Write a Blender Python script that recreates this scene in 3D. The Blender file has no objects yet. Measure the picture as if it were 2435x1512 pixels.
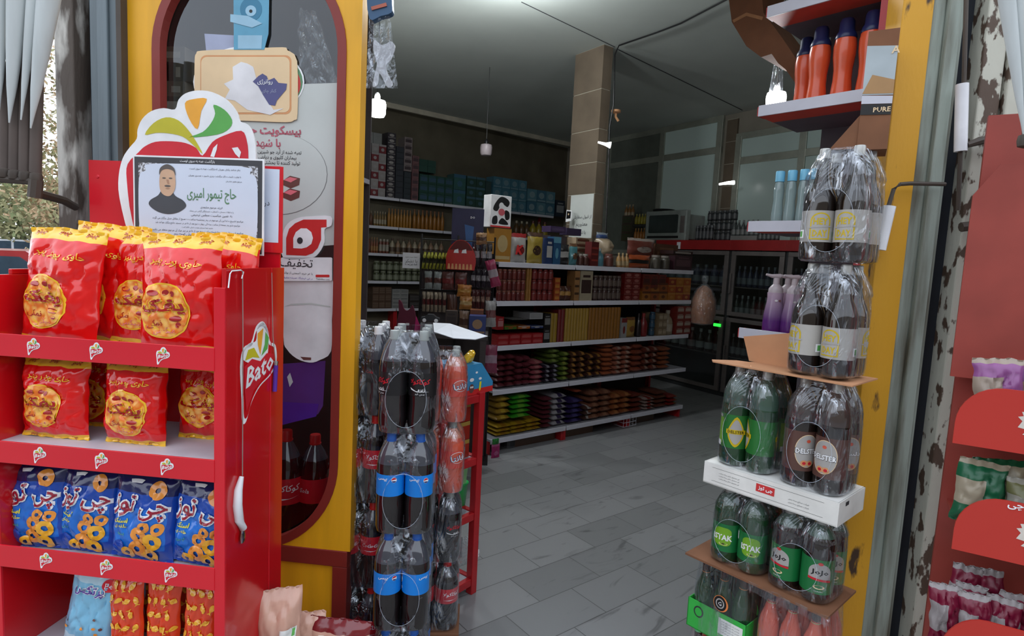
import bpy, math, random
from math import sin, cos, pi, radians, sqrt, atan2
from mathutils import Vector, Matrix, noise
from mathutils.geometry import tessellate_polygon
random.seed(7)
SC = bpy.context.scene
COL = SC.collection

# ------------------------------------------------------------------ camera, sky, lights, exposure
FPX, EYE = 1400.0, 1.55
cam_data = bpy.data.cameras.new('camera'); cam = bpy.data.objects.new('camera', cam_data); COL.objects.link(cam)
cam_data.sensor_width = 36; cam_data.lens = FPX / 2435 * 36; cam_data.clip_start = 0.05; cam_data.clip_end = 300
RC = Matrix.Rotation(radians(90 - 5.7), 3, 'X') @ Matrix.Rotation(radians(2.85), 3, 'Z')
cam.matrix_world = Matrix.Translation((0, 0, EYE)) @ RC.to_4x4()
SC.camera = cam
SC.view_settings.view_transform = 'Standard'; SC.view_settings.look = 'None'
SC.view_settings.gamma = 1; SC.view_settings.use_curve_mapping = False
SC.view_settings.exposure = 1.1
wd = bpy.data.worlds.new('sky'); SC.world = wd; wd.use_nodes = True
wn = wd.node_tree.nodes; wl = wd.node_tree.links
bg = wn['Background']; bg.inputs[1].default_value = 1.0
tc = wn.new('ShaderNodeTexCoord'); sp = wn.new('ShaderNodeSeparateXYZ'); rp = wn.new('ShaderNodeValToRGB')
wl.new(tc.outputs['Generated'], sp.inputs[0]); wl.new(sp.outputs['Z'], rp.inputs[0]); wl.new(rp.outputs[0], bg.inputs[0])
rp.color_ramp.elements[0].position = 0.0; rp.color_ramp.elements[0].color = (0.86, 0.90, 0.95, 1)
rp.color_ramp.elements[1].position = 0.7; rp.color_ramp.elements[1].color = (0.80, 0.88, 1.0, 1)

CAMP = Vector((0, 0, EYE))
def ray(x, y): return RC @ Vector(((x - 1217.5) / FPX, -(y - 756) / FPX, -1))
def at_Y(x, y, D): r = ray(x, y); return CAMP + r * (D / r.y)
def at_Z(x, y, Z): r = ray(x, y); return CAMP + r * ((Z - EYE) / r.z)

# ------------------------------------------------------------------ materials
def lin(c):
    return tuple((v / 255 / 12.92) if v / 255 <= 0.04045 else ((v / 255 + 0.055) / 1.055) ** 2.4 for v in c)
MATS = {}
def mat(name, col, rough=0.5, metal=0.0, var=0.12, scale=9.0, bump=0.0, bscale=40.0, coat=0.0, spec=0.5, col2=None, thr=None, emit=0.0, alpha=1.0, trans=0.0, stretch=(1, 1, 1), sharp=0.04):
    """procedural material; col / col2 are sRGB 0-255; thr = noise threshold for peeling paint"""
    m = bpy.data.materials.new(name); m.use_nodes = True; MATS[name] = m
    N, L = m.node_tree.nodes, m.node_tree.links
    b = N['Principled BSDF']
    b.inputs['Roughness'].default_value = rough; b.inputs['Metallic'].default_value = metal
    b.inputs['Coat Weight'].default_value = coat; b.inputs['Coat Roughness'].default_value = 0.08
    b.inputs['Specular IOR Level'].default_value = spec
    c = lin(col)
    t = N.new('ShaderNodeTexCoord'); mp = N.new('ShaderNodeMapping'); mp.inputs['Scale'].default_value = stretch
    L.new(t.outputs['Object'], mp.inputs[0])
    nz = N.new('ShaderNodeTexNoise'); nz.inputs['Scale'].default_value = scale; nz.inputs['Detail'].default_value = 5
    L.new(mp.outputs[0], nz.inputs['Vector'])
    r = N.new('ShaderNodeValToRGB'); L.new(nz.outputs['Fac'], r.inputs[0])
    if col2 is None:
        r.color_ramp.elements[0].position = 0.3; r.color_ramp.elements[1].position = 0.7
        r.color_ramp.elements[0].color = tuple(max(0, v * (1 - var)) for v in c) + (1,)
        r.color_ramp.elements[1].color = tuple(min(1, v * (1 + var)) for v in c) + (1,)
    else:
        th = thr if thr is not None else 0.5
        r.color_ramp.elements[0].position = th - sharp; r.color_ramp.elements[1].position = th + sharp
        r.color_ramp.elements[0].color = c + (1,); r.color_ramp.elements[1].color = lin(col2) + (1,)
    L.new(r.outputs[0], b.inputs['Base Color'])
    if bump:
        n2 = N.new('ShaderNodeTexNoise'); n2.inputs['Scale'].default_value = bscale; n2.inputs['Detail'].default_value = 4
        L.new(mp.outputs[0], n2.inputs['Vector'])
        bp = N.new('ShaderNodeBump'); bp.inputs['Strength'].default_value = bump; bp.inputs['Distance'].default_value = 0.01
        L.new(n2.outputs['Fac'], bp.inputs['Height']); L.new(bp.outputs[0], b.inputs['Normal'])
    if emit:
        L.new(r.outputs[0], b.inputs['Emission Color']); b.inputs['Emission Strength'].default_value = emit
    if alpha < 1: b.inputs['Alpha'].default_value = alpha
    if trans: b.inputs['Transmission Weight'].default_value = trans
    return m
def film(name, tint=(1, 1, 1), base=0.07, edge=0.55, rough=0.12, bump=0.5, scale=(14, 14, 5), haze=0.0, streak=0.0):
    m = bpy.data.materials.new(name); m.use_nodes = True; MATS[name] = m
    N, L = m.node_tree.nodes, m.node_tree.links; N.remove(N['Principled BSDF'])
    out = N['Material Output']
    tr = N.new('ShaderNodeBsdfTransparent'); tr.inputs[0].default_value = (*tint, 1)
    gl = N.new('ShaderNodeBsdfGlossy'); gl.inputs['Roughness'].default_value = rough; gl.inputs[0].default_value = (0.9, 0.94, 1, 1)
    df = N.new('ShaderNodeBsdfDiffuse'); df.inputs[0].default_value = (.8, .86, .95, 1); m2 = N.new('ShaderNodeMixShader'); m2.inputs[0].default_value = haze
    L.new(gl.outputs[0], m2.inputs[1]); L.new(df.outputs[0], m2.inputs[2])
    mx = N.new('ShaderNodeMixShader'); lw = N.new('ShaderNodeLayerWeight'); lw.inputs['Blend'].default_value = 0.35
    s1 = N.new('ShaderNodeTexNoise'); s1.inputs['Scale'].default_value = 1.0; s1.inputs['Detail'].default_value = 4; s1.inputs['Distortion'].default_value = .8; s2 = N.new('ShaderNodeMapping'); s2.inputs['Scale'].default_value = tuple(v * 2.6 for v in scale); s3 = N.new('ShaderNodeMapRange'); s3.inputs['From Min'].default_value = .54; s3.inputs['From Max'].default_value = .74; s3.inputs['To Max'].default_value = streak; ad = N.new('ShaderNodeMath'); ad.use_clamp = True
    mr = N.new('ShaderNodeMapRange'); mr.inputs['To Min'].default_value = base; mr.inputs['To Max'].default_value = edge
    t = N.new('ShaderNodeTexCoord'); mp = N.new('ShaderNodeMapping'); mp.inputs['Scale'].default_value = scale
    nz = N.new('ShaderNodeTexNoise'); nz.inputs['Scale'].default_value = 1.6; nz.inputs['Detail'].default_value = 3; nz.inputs['Distortion'].default_value = 1.2
    bp = N.new('ShaderNodeBump'); bp.inputs['Strength'].default_value = bump; bp.inputs['Distance'].default_value = 0.03
    L.new(t.outputs['Object'], mp.inputs[0]); L.new(mp.outputs[0], nz.inputs['Vector']); L.new(nz.outputs['Fac'], bp.inputs['Height'])
    L.new(bp.outputs[0], gl.inputs['Normal']); L.new(bp.outputs[0], lw.inputs['Normal'])
    L.new(lw.outputs['Facing'], mr.inputs['Value']); L.new(t.outputs['Object'], s2.inputs[0]); L.new(s2.outputs[0], s1.inputs['Vector']); L.new(s1.outputs['Fac'], s3.inputs['Value']); L.new(mr.outputs[0], ad.inputs[0]); L.new(s3.outputs[0], ad.inputs[1]); L.new(ad.outputs[0], mx.inputs[0])
    L.new(tr.outputs[0], mx.inputs[1]); L.new(m2.outputs[0], mx.inputs[2]); L.new(mx.outputs[0], out.inputs[0])
    return m
def C(name, *rgb, **k):
    """colour on demand: C('red', 200, 30, 40)"""
    if name not in MATS: mat(name, rgb, **k)
    return name

# ------------------------------------------------------------------ persian shaping (presentation forms, right to left)
AR = {'ا': (0xFE8D, 0xFE8E), 'آ': (0xFE81, 0xFE82), 'ب': (0xFE8F,), 'پ': (0xFB56,), 'ت': (0xFE95,), 'ث': (0xFE99,), 'ج': (0xFE9D,), 'چ': (0xFB7A,),
      'ح': (0xFEA1,), 'خ': (0xFEA5,), 'د': (0xFEA9, 0xFEAA), 'ذ': (0xFEAB, 0xFEAC), 'ر': (0xFEAD, 0xFEAE), 'ز': (0xFEAF, 0xFEB0), 'ژ': (0xFB8A, 0xFB8B),
      'س': (0xFEB1,), 'ش': (0xFEB5,), 'ص': (0xFEB9,), 'ض': (0xFEBD,), 'ط': (0xFEC1,), 'ع': (0xFEC9,), 'غ': (0xFECD,), 'ف': (0xFED1,), 'ق': (0xFED5,),
      'ک': (0xFB8E,), 'گ': (0xFB92,), 'ل': (0xFEDD,), 'م': (0xFEE1,), 'ن': (0xFEE5,), 'و': (0xFEED, 0xFEEE), 'ه': (0xFEE9,), 'ی': (0xFBFC,)}
def fa(s):
    s = s.replace('لا', '\ufefb')
    out = []
    for i, ch in enumerate(s):
        if ch == '\ufefb':
            p = i > 0 and s[i - 1] in AR and len(AR[s[i - 1]]) == 1
            out.append('\ufefc' if p else '\ufefb'); continue
        if ch not in AR: out.append(ch); continue
        f = AR[ch]
        prev = i > 0 and s[i - 1] in AR and len(AR[s[i - 1]]) == 1
        nxt = i + 1 < len(s) and (s[i + 1] in AR or s[i + 1] == '\ufefb')
        if len(f) == 2: out.append(chr(f[1] if prev else f[0]))
        else: out.append(chr(f[0] + (3 if prev and nxt else 2 if nxt else 1 if prev else 0)))
    return ''.join(reversed(out)) if any(ch in AR or ch == '\ufefb' for ch in s) else s
TXT = {}
def text_mesh(body, off=0.0, shear=0.0):
    k = (body, off, shear)
    if k not in TXT:
        c = bpy.data.curves.new('lettering', 'FONT'); c.body = fa(body); c.resolution_u = 1; c.offset = off; c.shear = shear; c.fill_mode = 'FRONT'
        o = bpy.data.objects.new('lettering', c); COL.objects.link(o)
        dg = bpy.context.evaluated_depsgraph_get(); dg.update()
        me = bpy.data.meshes.new_from_object(o.evaluated_get(dg))
        vs = [(v.co.x, v.co.y) for v in me.vertices]; fs = [tuple(p.vertices) for p in me.polygons if len(p.vertices) > 2]
        bpy.data.objects.remove(o); bpy.data.curves.remove(c); bpy.data.meshes.remove(me)
        xs = [v[0] for v in vs] or [0, 1]; ys = [v[1] for v in vs] or [0, 1]
        TXT[k] = (vs, fs, min(xs), max(xs), min(ys), max(ys))
    return TXT[k]

# ------------------------------------------------------------------ mesh builder
def split_tris(P, tri, sub):
    """halve long edges so that print follows a curved surface"""
    for _ in range(7):
        nt = []; mid = {}; done = True
        def half(a, b):
            k = (min(a, b), max(a, b))
            if k not in mid: P.append(((P[a][0] + P[b][0]) / 2, (P[a][1] + P[b][1]) / 2)); mid[k] = len(P) - 1
            return mid[k]
        big = lambda a, b: (P[a][0] - P[b][0]) ** 2 + (P[a][1] - P[b][1]) ** 2 > sub * sub
        for a, b, c in tri:
            sp = [big(a, b), big(b, c), big(c, a)]
            if not any(sp): nt.append([a, b, c]); continue
            done = False
            if all(sp): x, y, z = half(a, b), half(b, c), half(c, a); nt += [[a, x, z], [x, b, y], [z, y, c], [x, y, z]]
            elif sum(sp) == 2:
                while sp[2]: a, b, c = b, c, a; sp = sp[1:] + sp[:1]
                x, y = half(a, b), half(b, c); nt += [[a, x, c], [x, b, y], [x, y, c]]
            else:
                while not sp[0]: a, b, c = b, c, a; sp = sp[1:] + sp[:1]
                x = half(a, b); nt += [[a, x, c], [x, b, c]]
        tri = nt
        if done: break
    return tri
FLAT = lambda e=0.0006: (lambda x, z: Vector((x, -e, z)))
class MB:
    def __init__(s): s.v = []; s.f = []; s.m = []; s.mn = []
    def mi(s, n):
        if n not in s.mn: s.mn.append(n)
        return s.mn.index(n)
    def add(s, vs, fs, m, X=None):
        b = len(s.v)
        s.v += [tuple((X @ Vector(v)) if X else v) for v in vs]
        if callable(m): s.f += [tuple(b + i for i in f) for f in fs]; s.m += [s.mi(m(k)) for k in range(len(fs))]
        else:
            k = s.mi(m); s.f += [tuple(b + i for i in f) for f in fs]; s.m += [k] * len(fs)
        return s
    def bx(s, x0, x1, y0, y1, z0, z1, m, X=None):
        vs = [(x, y, z) for z in (z0, z1) for x, y in ((x0, y0), (x1, y0), (x1, y1), (x0, y1))]
        return s.add(vs, [(3, 2, 1, 0), (4, 5, 6, 7), (0, 1, 5, 4), (1, 2, 6, 5), (2, 3, 7, 6), (3, 0, 4, 7)], m, X)
    def grid(s, fn, nu, nv, m, X=None, cu=False):
        vs = [fn(i / nu, j / nv) for j in range(nv + 1) for i in range(nu + (0 if cu else 1))]
        w = nu if cu else nu + 1
        fs = [(j * w + i, j * w + (i + 1) % w, (j + 1) * w + (i + 1) % w, (j + 1) * w + i) for j in range(nv) for i in range(nu)]
        mm = (lambda k: m((k % nu + .5) / nu, (k // nu + .5) / nv)) if callable(m) else m
        return s.add(vs, fs, mm, X)
    def lathe(s, prof, m, seg=20, c=(0, 0), X=None, cap=True):
        """prof [(r,z[,material])]; material of the band above each ring"""
        n = len(prof)
        vs = [(c[0] + p[0] * cos(2 * pi * i / seg), c[1] + p[0] * sin(2 * pi * i / seg), p[1]) for p in prof for i in range(seg)]
        fs = [(j * seg + i, j * seg + (i + 1) % seg, (j + 1) * seg + (i + 1) % seg, (j + 1) * seg + i) for j in range(n - 1) for i in range(seg)]
        ms = [prof[j][2] if len(prof[j]) > 2 else m for j in range(n - 1) for i in range(seg)]
        if cap:
            fs.append(tuple(reversed(range(seg)))); ms.append(ms[0]); fs.append(tuple((n - 1) * seg + i for i in range(seg))); ms.append(ms[-2])
        return s.add(vs, fs, lambda k: ms[k], X)
    def tube(s, pts, r, m, seg=8, X=None):
        pts = [Vector(p) for p in pts]; vs = []; n = len(pts)
        for i, p in enumerate(pts):
            d = (pts[min(i + 1, n - 1)] - pts[max(i - 1, 0)]).normalized()
            a = d.cross(Vector((0, 0, 1)) if abs(d.z) < 0.9 else Vector((1, 0, 0))).normalized(); b = d.cross(a)
            rr = r[i] if isinstance(r, (list, tuple)) else r
            vs += [tuple(p + a * rr * cos(2 * pi * k / seg) + b * rr * sin(2 * pi * k / seg)) for k in range(seg)]
        fs = [(j * seg + i, j * seg + (i + 1) % seg, (j + 1) * seg + (i + 1) % seg, (j + 1) * seg + i) for j in range(n - 1) for i in range(seg)]
        fs += [tuple(reversed(range(seg))), tuple((n - 1) * seg + i for i in range(seg))]
        return s.add(vs, fs, m, X)
    def prism(s, pts, y0, y1, m, X=None, mside=None):
        """outline in XZ extruded along Y"""
        n = len(pts); ar = sum(pts[i][0] * pts[(i + 1) % n][1] - pts[(i + 1) % n][0] * pts[i][1] for i in range(n))
        if ar < 0: pts = pts[::-1]
        tri = tessellate_polygon([[Vector((p[0], p[1], 0)) for p in pts]])
        vs = [(p[0], y0, p[1]) for p in pts] + [(p[0], y1, p[1]) for p in pts]
        fr = []
        for t in tri:
            a, b, c = t
            cr = (pts[b][0] - pts[a][0]) * (pts[c][1] - pts[a][1]) - (pts[c][0] - pts[a][0]) * (pts[b][1] - pts[a][1])
            fr.append((a, b, c) if cr > 0 else (a, c, b))
        s.add(vs, fr + [(a + n, c + n, b + n) for a, b, c in fr], m, X)
        return s.add(vs, [(i, i + n, (i + 1) % n + n, (i + 1) % n) for i in range(n)], mside or m, X)
    def shape(s, pts, m, mp=None, sub=0.0, X=None):
        """flat printed shape laid on a surface through mp(x,z)"""
        mp = mp or FLAT()
        n = len(pts); tri = [list(t) for t in tessellate_polygon([[Vector((p[0], p[1], 0)) for p in pts]])]
        P = [tuple(p) for p in pts]
        if sub:
            tri = split_tris(P, tri, sub)
        fr = []
        for a, b, c in tri:
            cr = (P[b][0] - P[a][0]) * (P[c][1] - P[a][1]) - (P[c][0] - P[a][0]) * (P[b][1] - P[a][1])
            fr.append((a, b, c) if cr > 0 else (a, c, b))
        return s.add([tuple(mp(*p)) for p in P], fr, m, X)
    def disc(s, cx, cz, rx, rz, m, mp, nr=8, na=36):
        vs = [tuple(mp(cx, cz))] + [tuple(mp(cx + rx * (j / nr) * cos(2 * pi * i / na), cz + rz * (j / nr) * sin(2 * pi * i / na))) for j in range(1, nr + 1) for i in range(na)]
        fs = [(0, 1 + i, 1 + (i + 1) % na) for i in range(na)] + [(1 + (j - 1) * na + i, 1 + j * na + i, 1 + j * na + (i + 1) % na, 1 + (j - 1) * na + (i + 1) % na) for j in range(1, nr) for i in range(na)]
        return s.add(vs, fs, m)
    def text(s, body, cx, cz, m, mp=None, w=None, h=None, off=0.0, shear=0.0, rot=0.0, X=None, sub=0.0):
        vs, fs, x0, x1, y0, y1 = text_mesh(body, off, shear)
        if not vs: return s
        k = (w / (x1 - x0)) if w else (h / max(1e-6, y1 - y0))
        kz = (h / (y1 - y0)) if (h and w) else k
        mp = mp or FLAT(0.0012)
        ox, oy = (x0 + x1) / 2, (y0 + y1) / 2; c_, s_ = cos(rot), sin(rot); V = []
        for x, y in vs:
            a, b = (x - ox) * k, (y - oy) * kz
            V.append((cx + a * c_ - b * s_, cz + a * s_ + b * c_))
        if sub: fs = split_tris(V, [[f[0], f[k], f[k + 1]] for f in fs for k in range(1, len(f) - 1)], sub)
        return s.add([tuple(mp(*p)) for p in V], fs, m, X)
    def build(s, name, parent=None, loc=(0, 0, 0), rz=0.0, smooth=False, bevel=0.0, rot=None):
        me = bpy.data.meshes.new(name); me.from_pydata(s.v, [], s.f); me.update()
        for n in s.mn: me.materials.append(MATS[n])
        me.polygons.foreach_set('material_index', s.m)
        o = bpy.data.objects.new(name, me); COL.objects.link(o)
        o.location = loc; o.rotation_euler = rot if rot else (0, 0, rz)
        if parent: o.parent = parent
        if smooth:
            me.polygons.foreach_set('use_smooth', [True] * len(me.polygons))
            me.set_sharp_from_angle(angle=radians(smooth if smooth is not True else 40))
        if bevel:
            b = o.modifiers.new('bevel', 'BEVEL'); b.width = bevel; b.segments = 2; b.limit_method = 'ANGLE'; b.angle_limit = radians(40)
        return o
def ell(cx, cz, rx, rz_, n=28, a0=0, a1=2 * pi):
    full = abs(a1 - a0 - 2 * pi) < 1e-6
    return [(cx + rx * cos(a0 + (a1 - a0) * i / (n if full else n - 1)), cz + rz_ * sin(a0 + (a1 - a0) * i / (n if full else n - 1))) for i in range(n)]
def rrect(x0, x1, z0, z1, r, n=5):
    o = []
    for cx, cz, a in ((x1 - r, z1 - r, 0), (x0 + r, z1 - r, 90), (x0 + r, z0 + r, 180), (x1 - r, z0 + r, 270)):
        o += [(cx + r * cos(radians(a + 90 * i / n)), cz + r * sin(radians(a + 90 * i / n))) for i in range(n + 1)]
    return o
def catmull(pts, n=6, closed=True):
    o = []; N = len(pts)
    for i in range(N if closed else N - 1):
        p = [Vector(pts[(i + k) % N] if closed else pts[min(max(i + k, 0), N - 1)]) for k in (-1, 0, 1, 2)]
        for j in range(n):
            t = j / n
            q = 0.5 * ((2 * p[1]) + (p[2] - p[0]) * t + (2 * p[0] - 5 * p[1] + 4 * p[2] - p[3]) * t * t + (3 * p[1] - p[0] - 3 * p[2] + p[3]) * t ** 3)
            o.append((q.x, q.y))
    if not closed: o.append(tuple(pts[-1]))
    return o

# ------------------------------------------------------------------ things
def tag(o, label, cat, group=None, kind=None):
    o['label'] = label; o['category'] = cat
    if group: o['group'] = group
    if kind: o['kind'] = kind
    return o
def thing(name, label, cat, loc=(0, 0, 0), rz=0.0, group=None, rot=None):
    o = bpy.data.objects.new(name, None); COL.objects.link(o); o.location = loc; o.rotation_euler = rot if rot else (0, 0, rz)
    o.empty_display_size = 0.05
    return tag(o, label, cat, group)
def struct(o): o['kind'] = 'structure'; return o
def dup(o, loc=None, rz=None, label=None, group=None, parent=None, rot=None):
    def rec(a, p):
        c = a.copy(); COL.objects.link(c)
        if p is not None: c.parent = p
        for ch in a.children: rec(ch, c)
        return c
    c = rec(o, parent)
    if loc is not None: c.location = loc
    if rz is not None: c.rotation_euler = (0, 0, rz)
    if rot is not None: c.rotation_euler = rot
    if label: c['label'] = label
    if group: c['group'] = group
    return c
ORD = ['first', 'second', 'third', 'fourth', 'fifth', 'sixth', 'seventh', 'eighth', 'ninth', 'tenth', 'eleventh', 'twelfth', 'thirteenth', 'fourteenth',
       'fifteenth', 'sixteenth', 'seventeenth', 'eighteenth', 'nineteenth', 'twentieth'] + ['%d%s' % (n, {1: 'st', 2: 'nd', 3: 'rd'}.get(n % 10, 'th')) for n in range(21, 60)]

class Frame:
    """a wall or shelf plane: X runs to the right along it, Y goes into it"""
    def __init__(s, o, deg):
        s.o = Vector(o); s.rz = radians(deg); s.X = Vector((cos(s.rz), sin(s.rz), 0)); s.Y = Vector((-sin(s.rz), cos(s.rz), 0))
    def at(s, px, py, t=0.0):
        r = ray(px, py); k = (s.o + s.Y * t - CAMP).dot(s.Y) / r.dot(s.Y); p = CAMP + r * k
        return (p - s.o).dot(s.X), p.z
    def w(s, x, y, z): p = s.o + s.X * x + s.Y * y; return Vector((p.x, p.y, z))
FF = Frame((-0.5, 2.0, 0), -6)                                   # facade
FS = Frame((-0.744, 1.5, 0), -6)                                 # snack stand front
FG = Frame((0.579, 5.047, 0), 37.9)                              # middle shelving front
FL = Frame(Vector((0.855, 10.926, 0)) - Vector((-.614, .789, 0)) * 0.42, 37.9)   # left wall shelving front
FB = Frame((2.84, 7.94, 0), -56.4)                               # back wall
FR = Frame((0.946, 1.6, 0), -48.1)                               # bottle stacks right of the door

# ================================================================== MATERIALS
mat('ceiling_paint', (180, 187, 181), .8, var=.06, scale=1.5)
mat('left_stone', (88, 82, 68), .45, var=.25, scale=3, bump=.1)
mat('pillar_stone', (104, 92, 78), .4, var=.18, scale=4, bump=.08)
mat('stone_joint', (170, 164, 148), .6)
mat('plain_wall', (140, 134, 122), .8, var=.15, scale=2)
mat('yellow_paint', (236, 172, 28), .42, var=.10, scale=6, bump=.05, bscale=12, stretch=(3, 3, .4))
mat('yellow_worn', (66, 46, 30), .55, col2=(214, 156, 34), thr=.37, scale=7, stretch=(2.5, 2.5, .8), sharp=.03, bump=.1)
mat('maroon_paint', (132, 42, 34), .45, var=.12, scale=5)
mat('rust_rail', (84, 74, 66), .7, col2=(196, 192, 184), thr=.53, scale=6, stretch=(2, 2, .6), bump=.25, sharp=.06)
mat('blue_steel', (112, 124, 130), .5, var=.2, scale=4, stretch=(3, 3, .3), bump=.1)
mat('dark_gap', (34, 38, 46), .8)
mat('green_steel', (96, 92, 78), .55, col2=(156, 166, 156), thr=.45, scale=5, stretch=(5, 5, .5), sharp=.14, bump=.15)
mat('peel_white', (88, 70, 58), .6, col2=(198, 196, 182), thr=.45, scale=17, stretch=(1.6, 1.6, .8), sharp=.02, bump=.3, bscale=18)
mat('brown_steel', (70, 60, 52), .6, var=.3, scale=5)
mat('chrome', (190, 192, 196), .22, metal=1)
mat('alu', (168, 172, 160), .4, metal=.5)
mat('pane_grey_glow', (150, 166, 162), .3, emit=.035, var=.05, scale=1)  # faint emission stands in for daylight behind the frosted panes
mat('white_rail', (196, 196, 206), .4, var=.05)
mat('shelf_grey', (150, 150, 158), .5)
mat('back_dark', (58, 50, 50), .7)
mat('red_post', (176, 30, 36), .4)
mat('white_plastic', (232, 232, 236), .35)
mat('paper', (226, 228, 234), .7, var=.03)
mat('paper_blue', (212, 220, 236), .6, var=.03)
mat('black', (16, 16, 18), .4)
mat('ink', (48, 48, 52), .6)
mat('cardboard', (178, 130, 92), .85, var=.10, scale=20)
mat('cardboard_dark', (124, 82, 56), .85, var=.12, scale=12)
mat('asphalt', (112, 112, 114), .9, var=.15, scale=4)
mat('pavement', (128, 126, 122), .85, var=.15, scale=3)
mat('lamp_glow', (255, 255, 255), .5, emit=22)
mat('streak_glow', (255, 255, 255), .5, emit=3.5)
mat('led_green', (40, 255, 60), .5, emit=1.0)
film('wrap', (.97, .98, .995), .05, .5, .11, 1.0, (11, 11, 3.2), .08, .5)
film('clear_bag', (.96, .97, .98), .05, .45, .14, 1.0, (16, 16, 9), .15, .3)
film('glass', (.86, .90, .90), .035, .35, .02, .0)
film('fridge_glass', (.6, .66, .66), .05, .4, .05, .0)

# floor tiles
m = bpy.data.materials.new('tile_floor'); m.use_nodes = True; MATS['tile_floor'] = m
N, L = m.node_tree.nodes, m.node_tree.links; b = N['Principled BSDF']
t = N.new('ShaderNodeTexCoord'); mp = N.new('ShaderNodeMapping'); mp.inputs['Location'].default_value = (.06, 1.71 + .02, 0)
br = N.new('ShaderNodeTexBrick'); L.new(t.outputs['Object'], mp.inputs[0]); L.new(mp.outputs[0], br.inputs['Vector'])
br.inputs['Scale'].default_value = 1; br.inputs['Mortar Size'].default_value = .0022; br.inputs['Brick Width'].default_value = .395; br.inputs['Row Height'].default_value = .228
br.inputs['Color1'].default_value = (*lin((134, 135, 136)), 1); br.inputs['Color2'].default_value = (*lin((92, 94, 95)), 1); br.inputs['Mortar'].default_value = (*lin((84, 84, 84)), 1)
br.inputs['Bias'].default_value = -.55
wv = N.new('ShaderNodeTexNoise'); wv.inputs['Scale'].default_value = 2.2; wv.inputs['Detail'].default_value = 6; wv.inputs['Distortion'].default_value = 2.2
m2 = N.new('ShaderNodeMapping'); m2.inputs['Scale'].default_value = (1, 3.2, 1); L.new(t.outputs['Object'], m2.inputs[0]); L.new(m2.outputs[0], wv.inputs['Vector'])
r = N.new('ShaderNodeValToRGB'); L.new(wv.outputs['Fac'], r.inputs[0])
r.color_ramp.elements[0].position = .30; r.color_ramp.elements[0].color = (.50, .50, .50, 1); r.color_ramp.elements[1].position = .40; r.color_ramp.elements[1].color = (1, 1, 1, 1)
mx = N.new('ShaderNodeMix'); mx.data_type = 'RGBA'; mx.blend_type = 'MULTIPLY'; mx.inputs[0].default_value = .8
L.new(br.outputs['Color'], mx.inputs[6]); L.new(r.outputs[0], mx.inputs[7]); L.new(mx.outputs[2], b.inputs['Base Color'])
b.inputs['Roughness'].default_value = .32

# ================================================================== THE SETTING
CEIL = 3.6
LWd = Vector((cos(radians(37.9)), sin(radians(37.9)), 0)); BWd = -FB.X
LW0 = Vector((0.855, 10.926, 0))
# corner of left wall and back wall
den = LWd.x * BWd.y - LWd.y * BWd.x; dv = FB.o - LW0
kk = (dv.x * BWd.y - dv.y * BWd.x) / den; CORNER = LW0 + LWd * kk
PL = Vector((-1.96, 8.26, 0)) - LWd * 2.35
PF = FF.w(-1.02, .075, 0); PR = FF.w(1.98, .06, 0); PRB = CORNER - BWd * 9.6; PRF = Vector((6.6, 1.5, 0))
def wall(name, a, b, z0, z1, m, thick=.12, out=1):
    d = (b - a); ln = d.length; ang = atan2(d.y, d.x)
    mb = MB().bx(0, ln, 0 if out > 0 else -thick, thick if out > 0 else 0, z0, z1, m)
    return struct(mb.build(name, loc=(a.x, a.y, 0), rz=ang))
wall('wall_left', PL, CORNER, 0, CEIL, 'left_stone')
wall('wall_side', PL, PF, 0, CEIL, 'plain_wall', out=-1)
wall('wall_back', CORNER, PRB, 0, CEIL, 'plain_wall')
wall('wall_right', PRF, PRB, 0, CEIL, 'plain_wall', out=-1)
wall('wall_front', FF.w(2.0, .1, 0), PRF, 0, CEIL, 'plain_wall', out=-1)
wall('wall_lintel', FF.w(-1.12, .02, 0), FF.w(2.0, .02, 0), 2.92, CEIL, 'plain_wall')
# floor in its own rotated frame so the tile joints follow the room
fl = [PF, FF.w(-1.02, -.02, 0), FF.w(1.98, -.02, 0), PRF, PRB, CORNER, PL]
Rm = Matrix.Rotation(-radians(37.9), 3, 'Z'); g0 = Vector((0.579, 5.047, 0))
def local(p): return Rm @ (p - g0)
mb = MB()
lp = [local(p) for p in fl]
mb.add([(p.x, p.y, 0) for p in lp] + [(p.x, p.y, -.1) for p in lp], [tuple(range(len(lp)))] + [tuple(reversed(range(len(lp), 2 * len(lp))))] + [(i, i + 7, (i + 1) % 7 + 7, (i + 1) % 7) for i in range(7)], 'tile_floor')
struct(mb.build('floor', loc=g0, rz=radians(37.9)))
mb = MB(); cp = [PF, FF.w(1.98, .06, 0), PRF, PRB, CORNER, PL]
mb.add([(p.x, p.y, CEIL) for p in cp] + [(p.x, p.y, CEIL + .1) for p in cp], [tuple(reversed(range(6))), tuple(range(6, 12))], 'ceiling_paint')
struct(mb.build('ceiling'))
# pavement and road outside
q = FF.w(-1.02, -.02, 0); q2 = FF.w(1.98, -.02, 0)
mb = MB(); e = [Vector((-7.5, -3.5, 0)), Vector((9, -3.5, 0)), Vector((9, 1.2, 0)), q2, q, PF, Vector((-5.2, 6.6, 0)), Vector((-7.5, 9, 0))]
mb.add([(p.x, p.y, -.005) for p in e], [tuple(range(8))], 'pavement')
struct(mb.build('floor_pavement'))
mb = MB(); mb.add([(-90, -60, -.03), (60, -60, -.03), (60, 120, -.03), (-90, 120, -.03)], [(0, 1, 2, 3)], 'asphalt')
struct(mb.build('floor_road'))

# unseen building behind the viewer, added to dim the daylight inside the shop
mat('blocker_paint', (130, 122, 110), .85, var=.2, scale=.6)
struct(MB().bx(-30, 30, -14, -13, 0, 6.5, 'blocker_paint').build('wall_light_blocker'))

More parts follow.
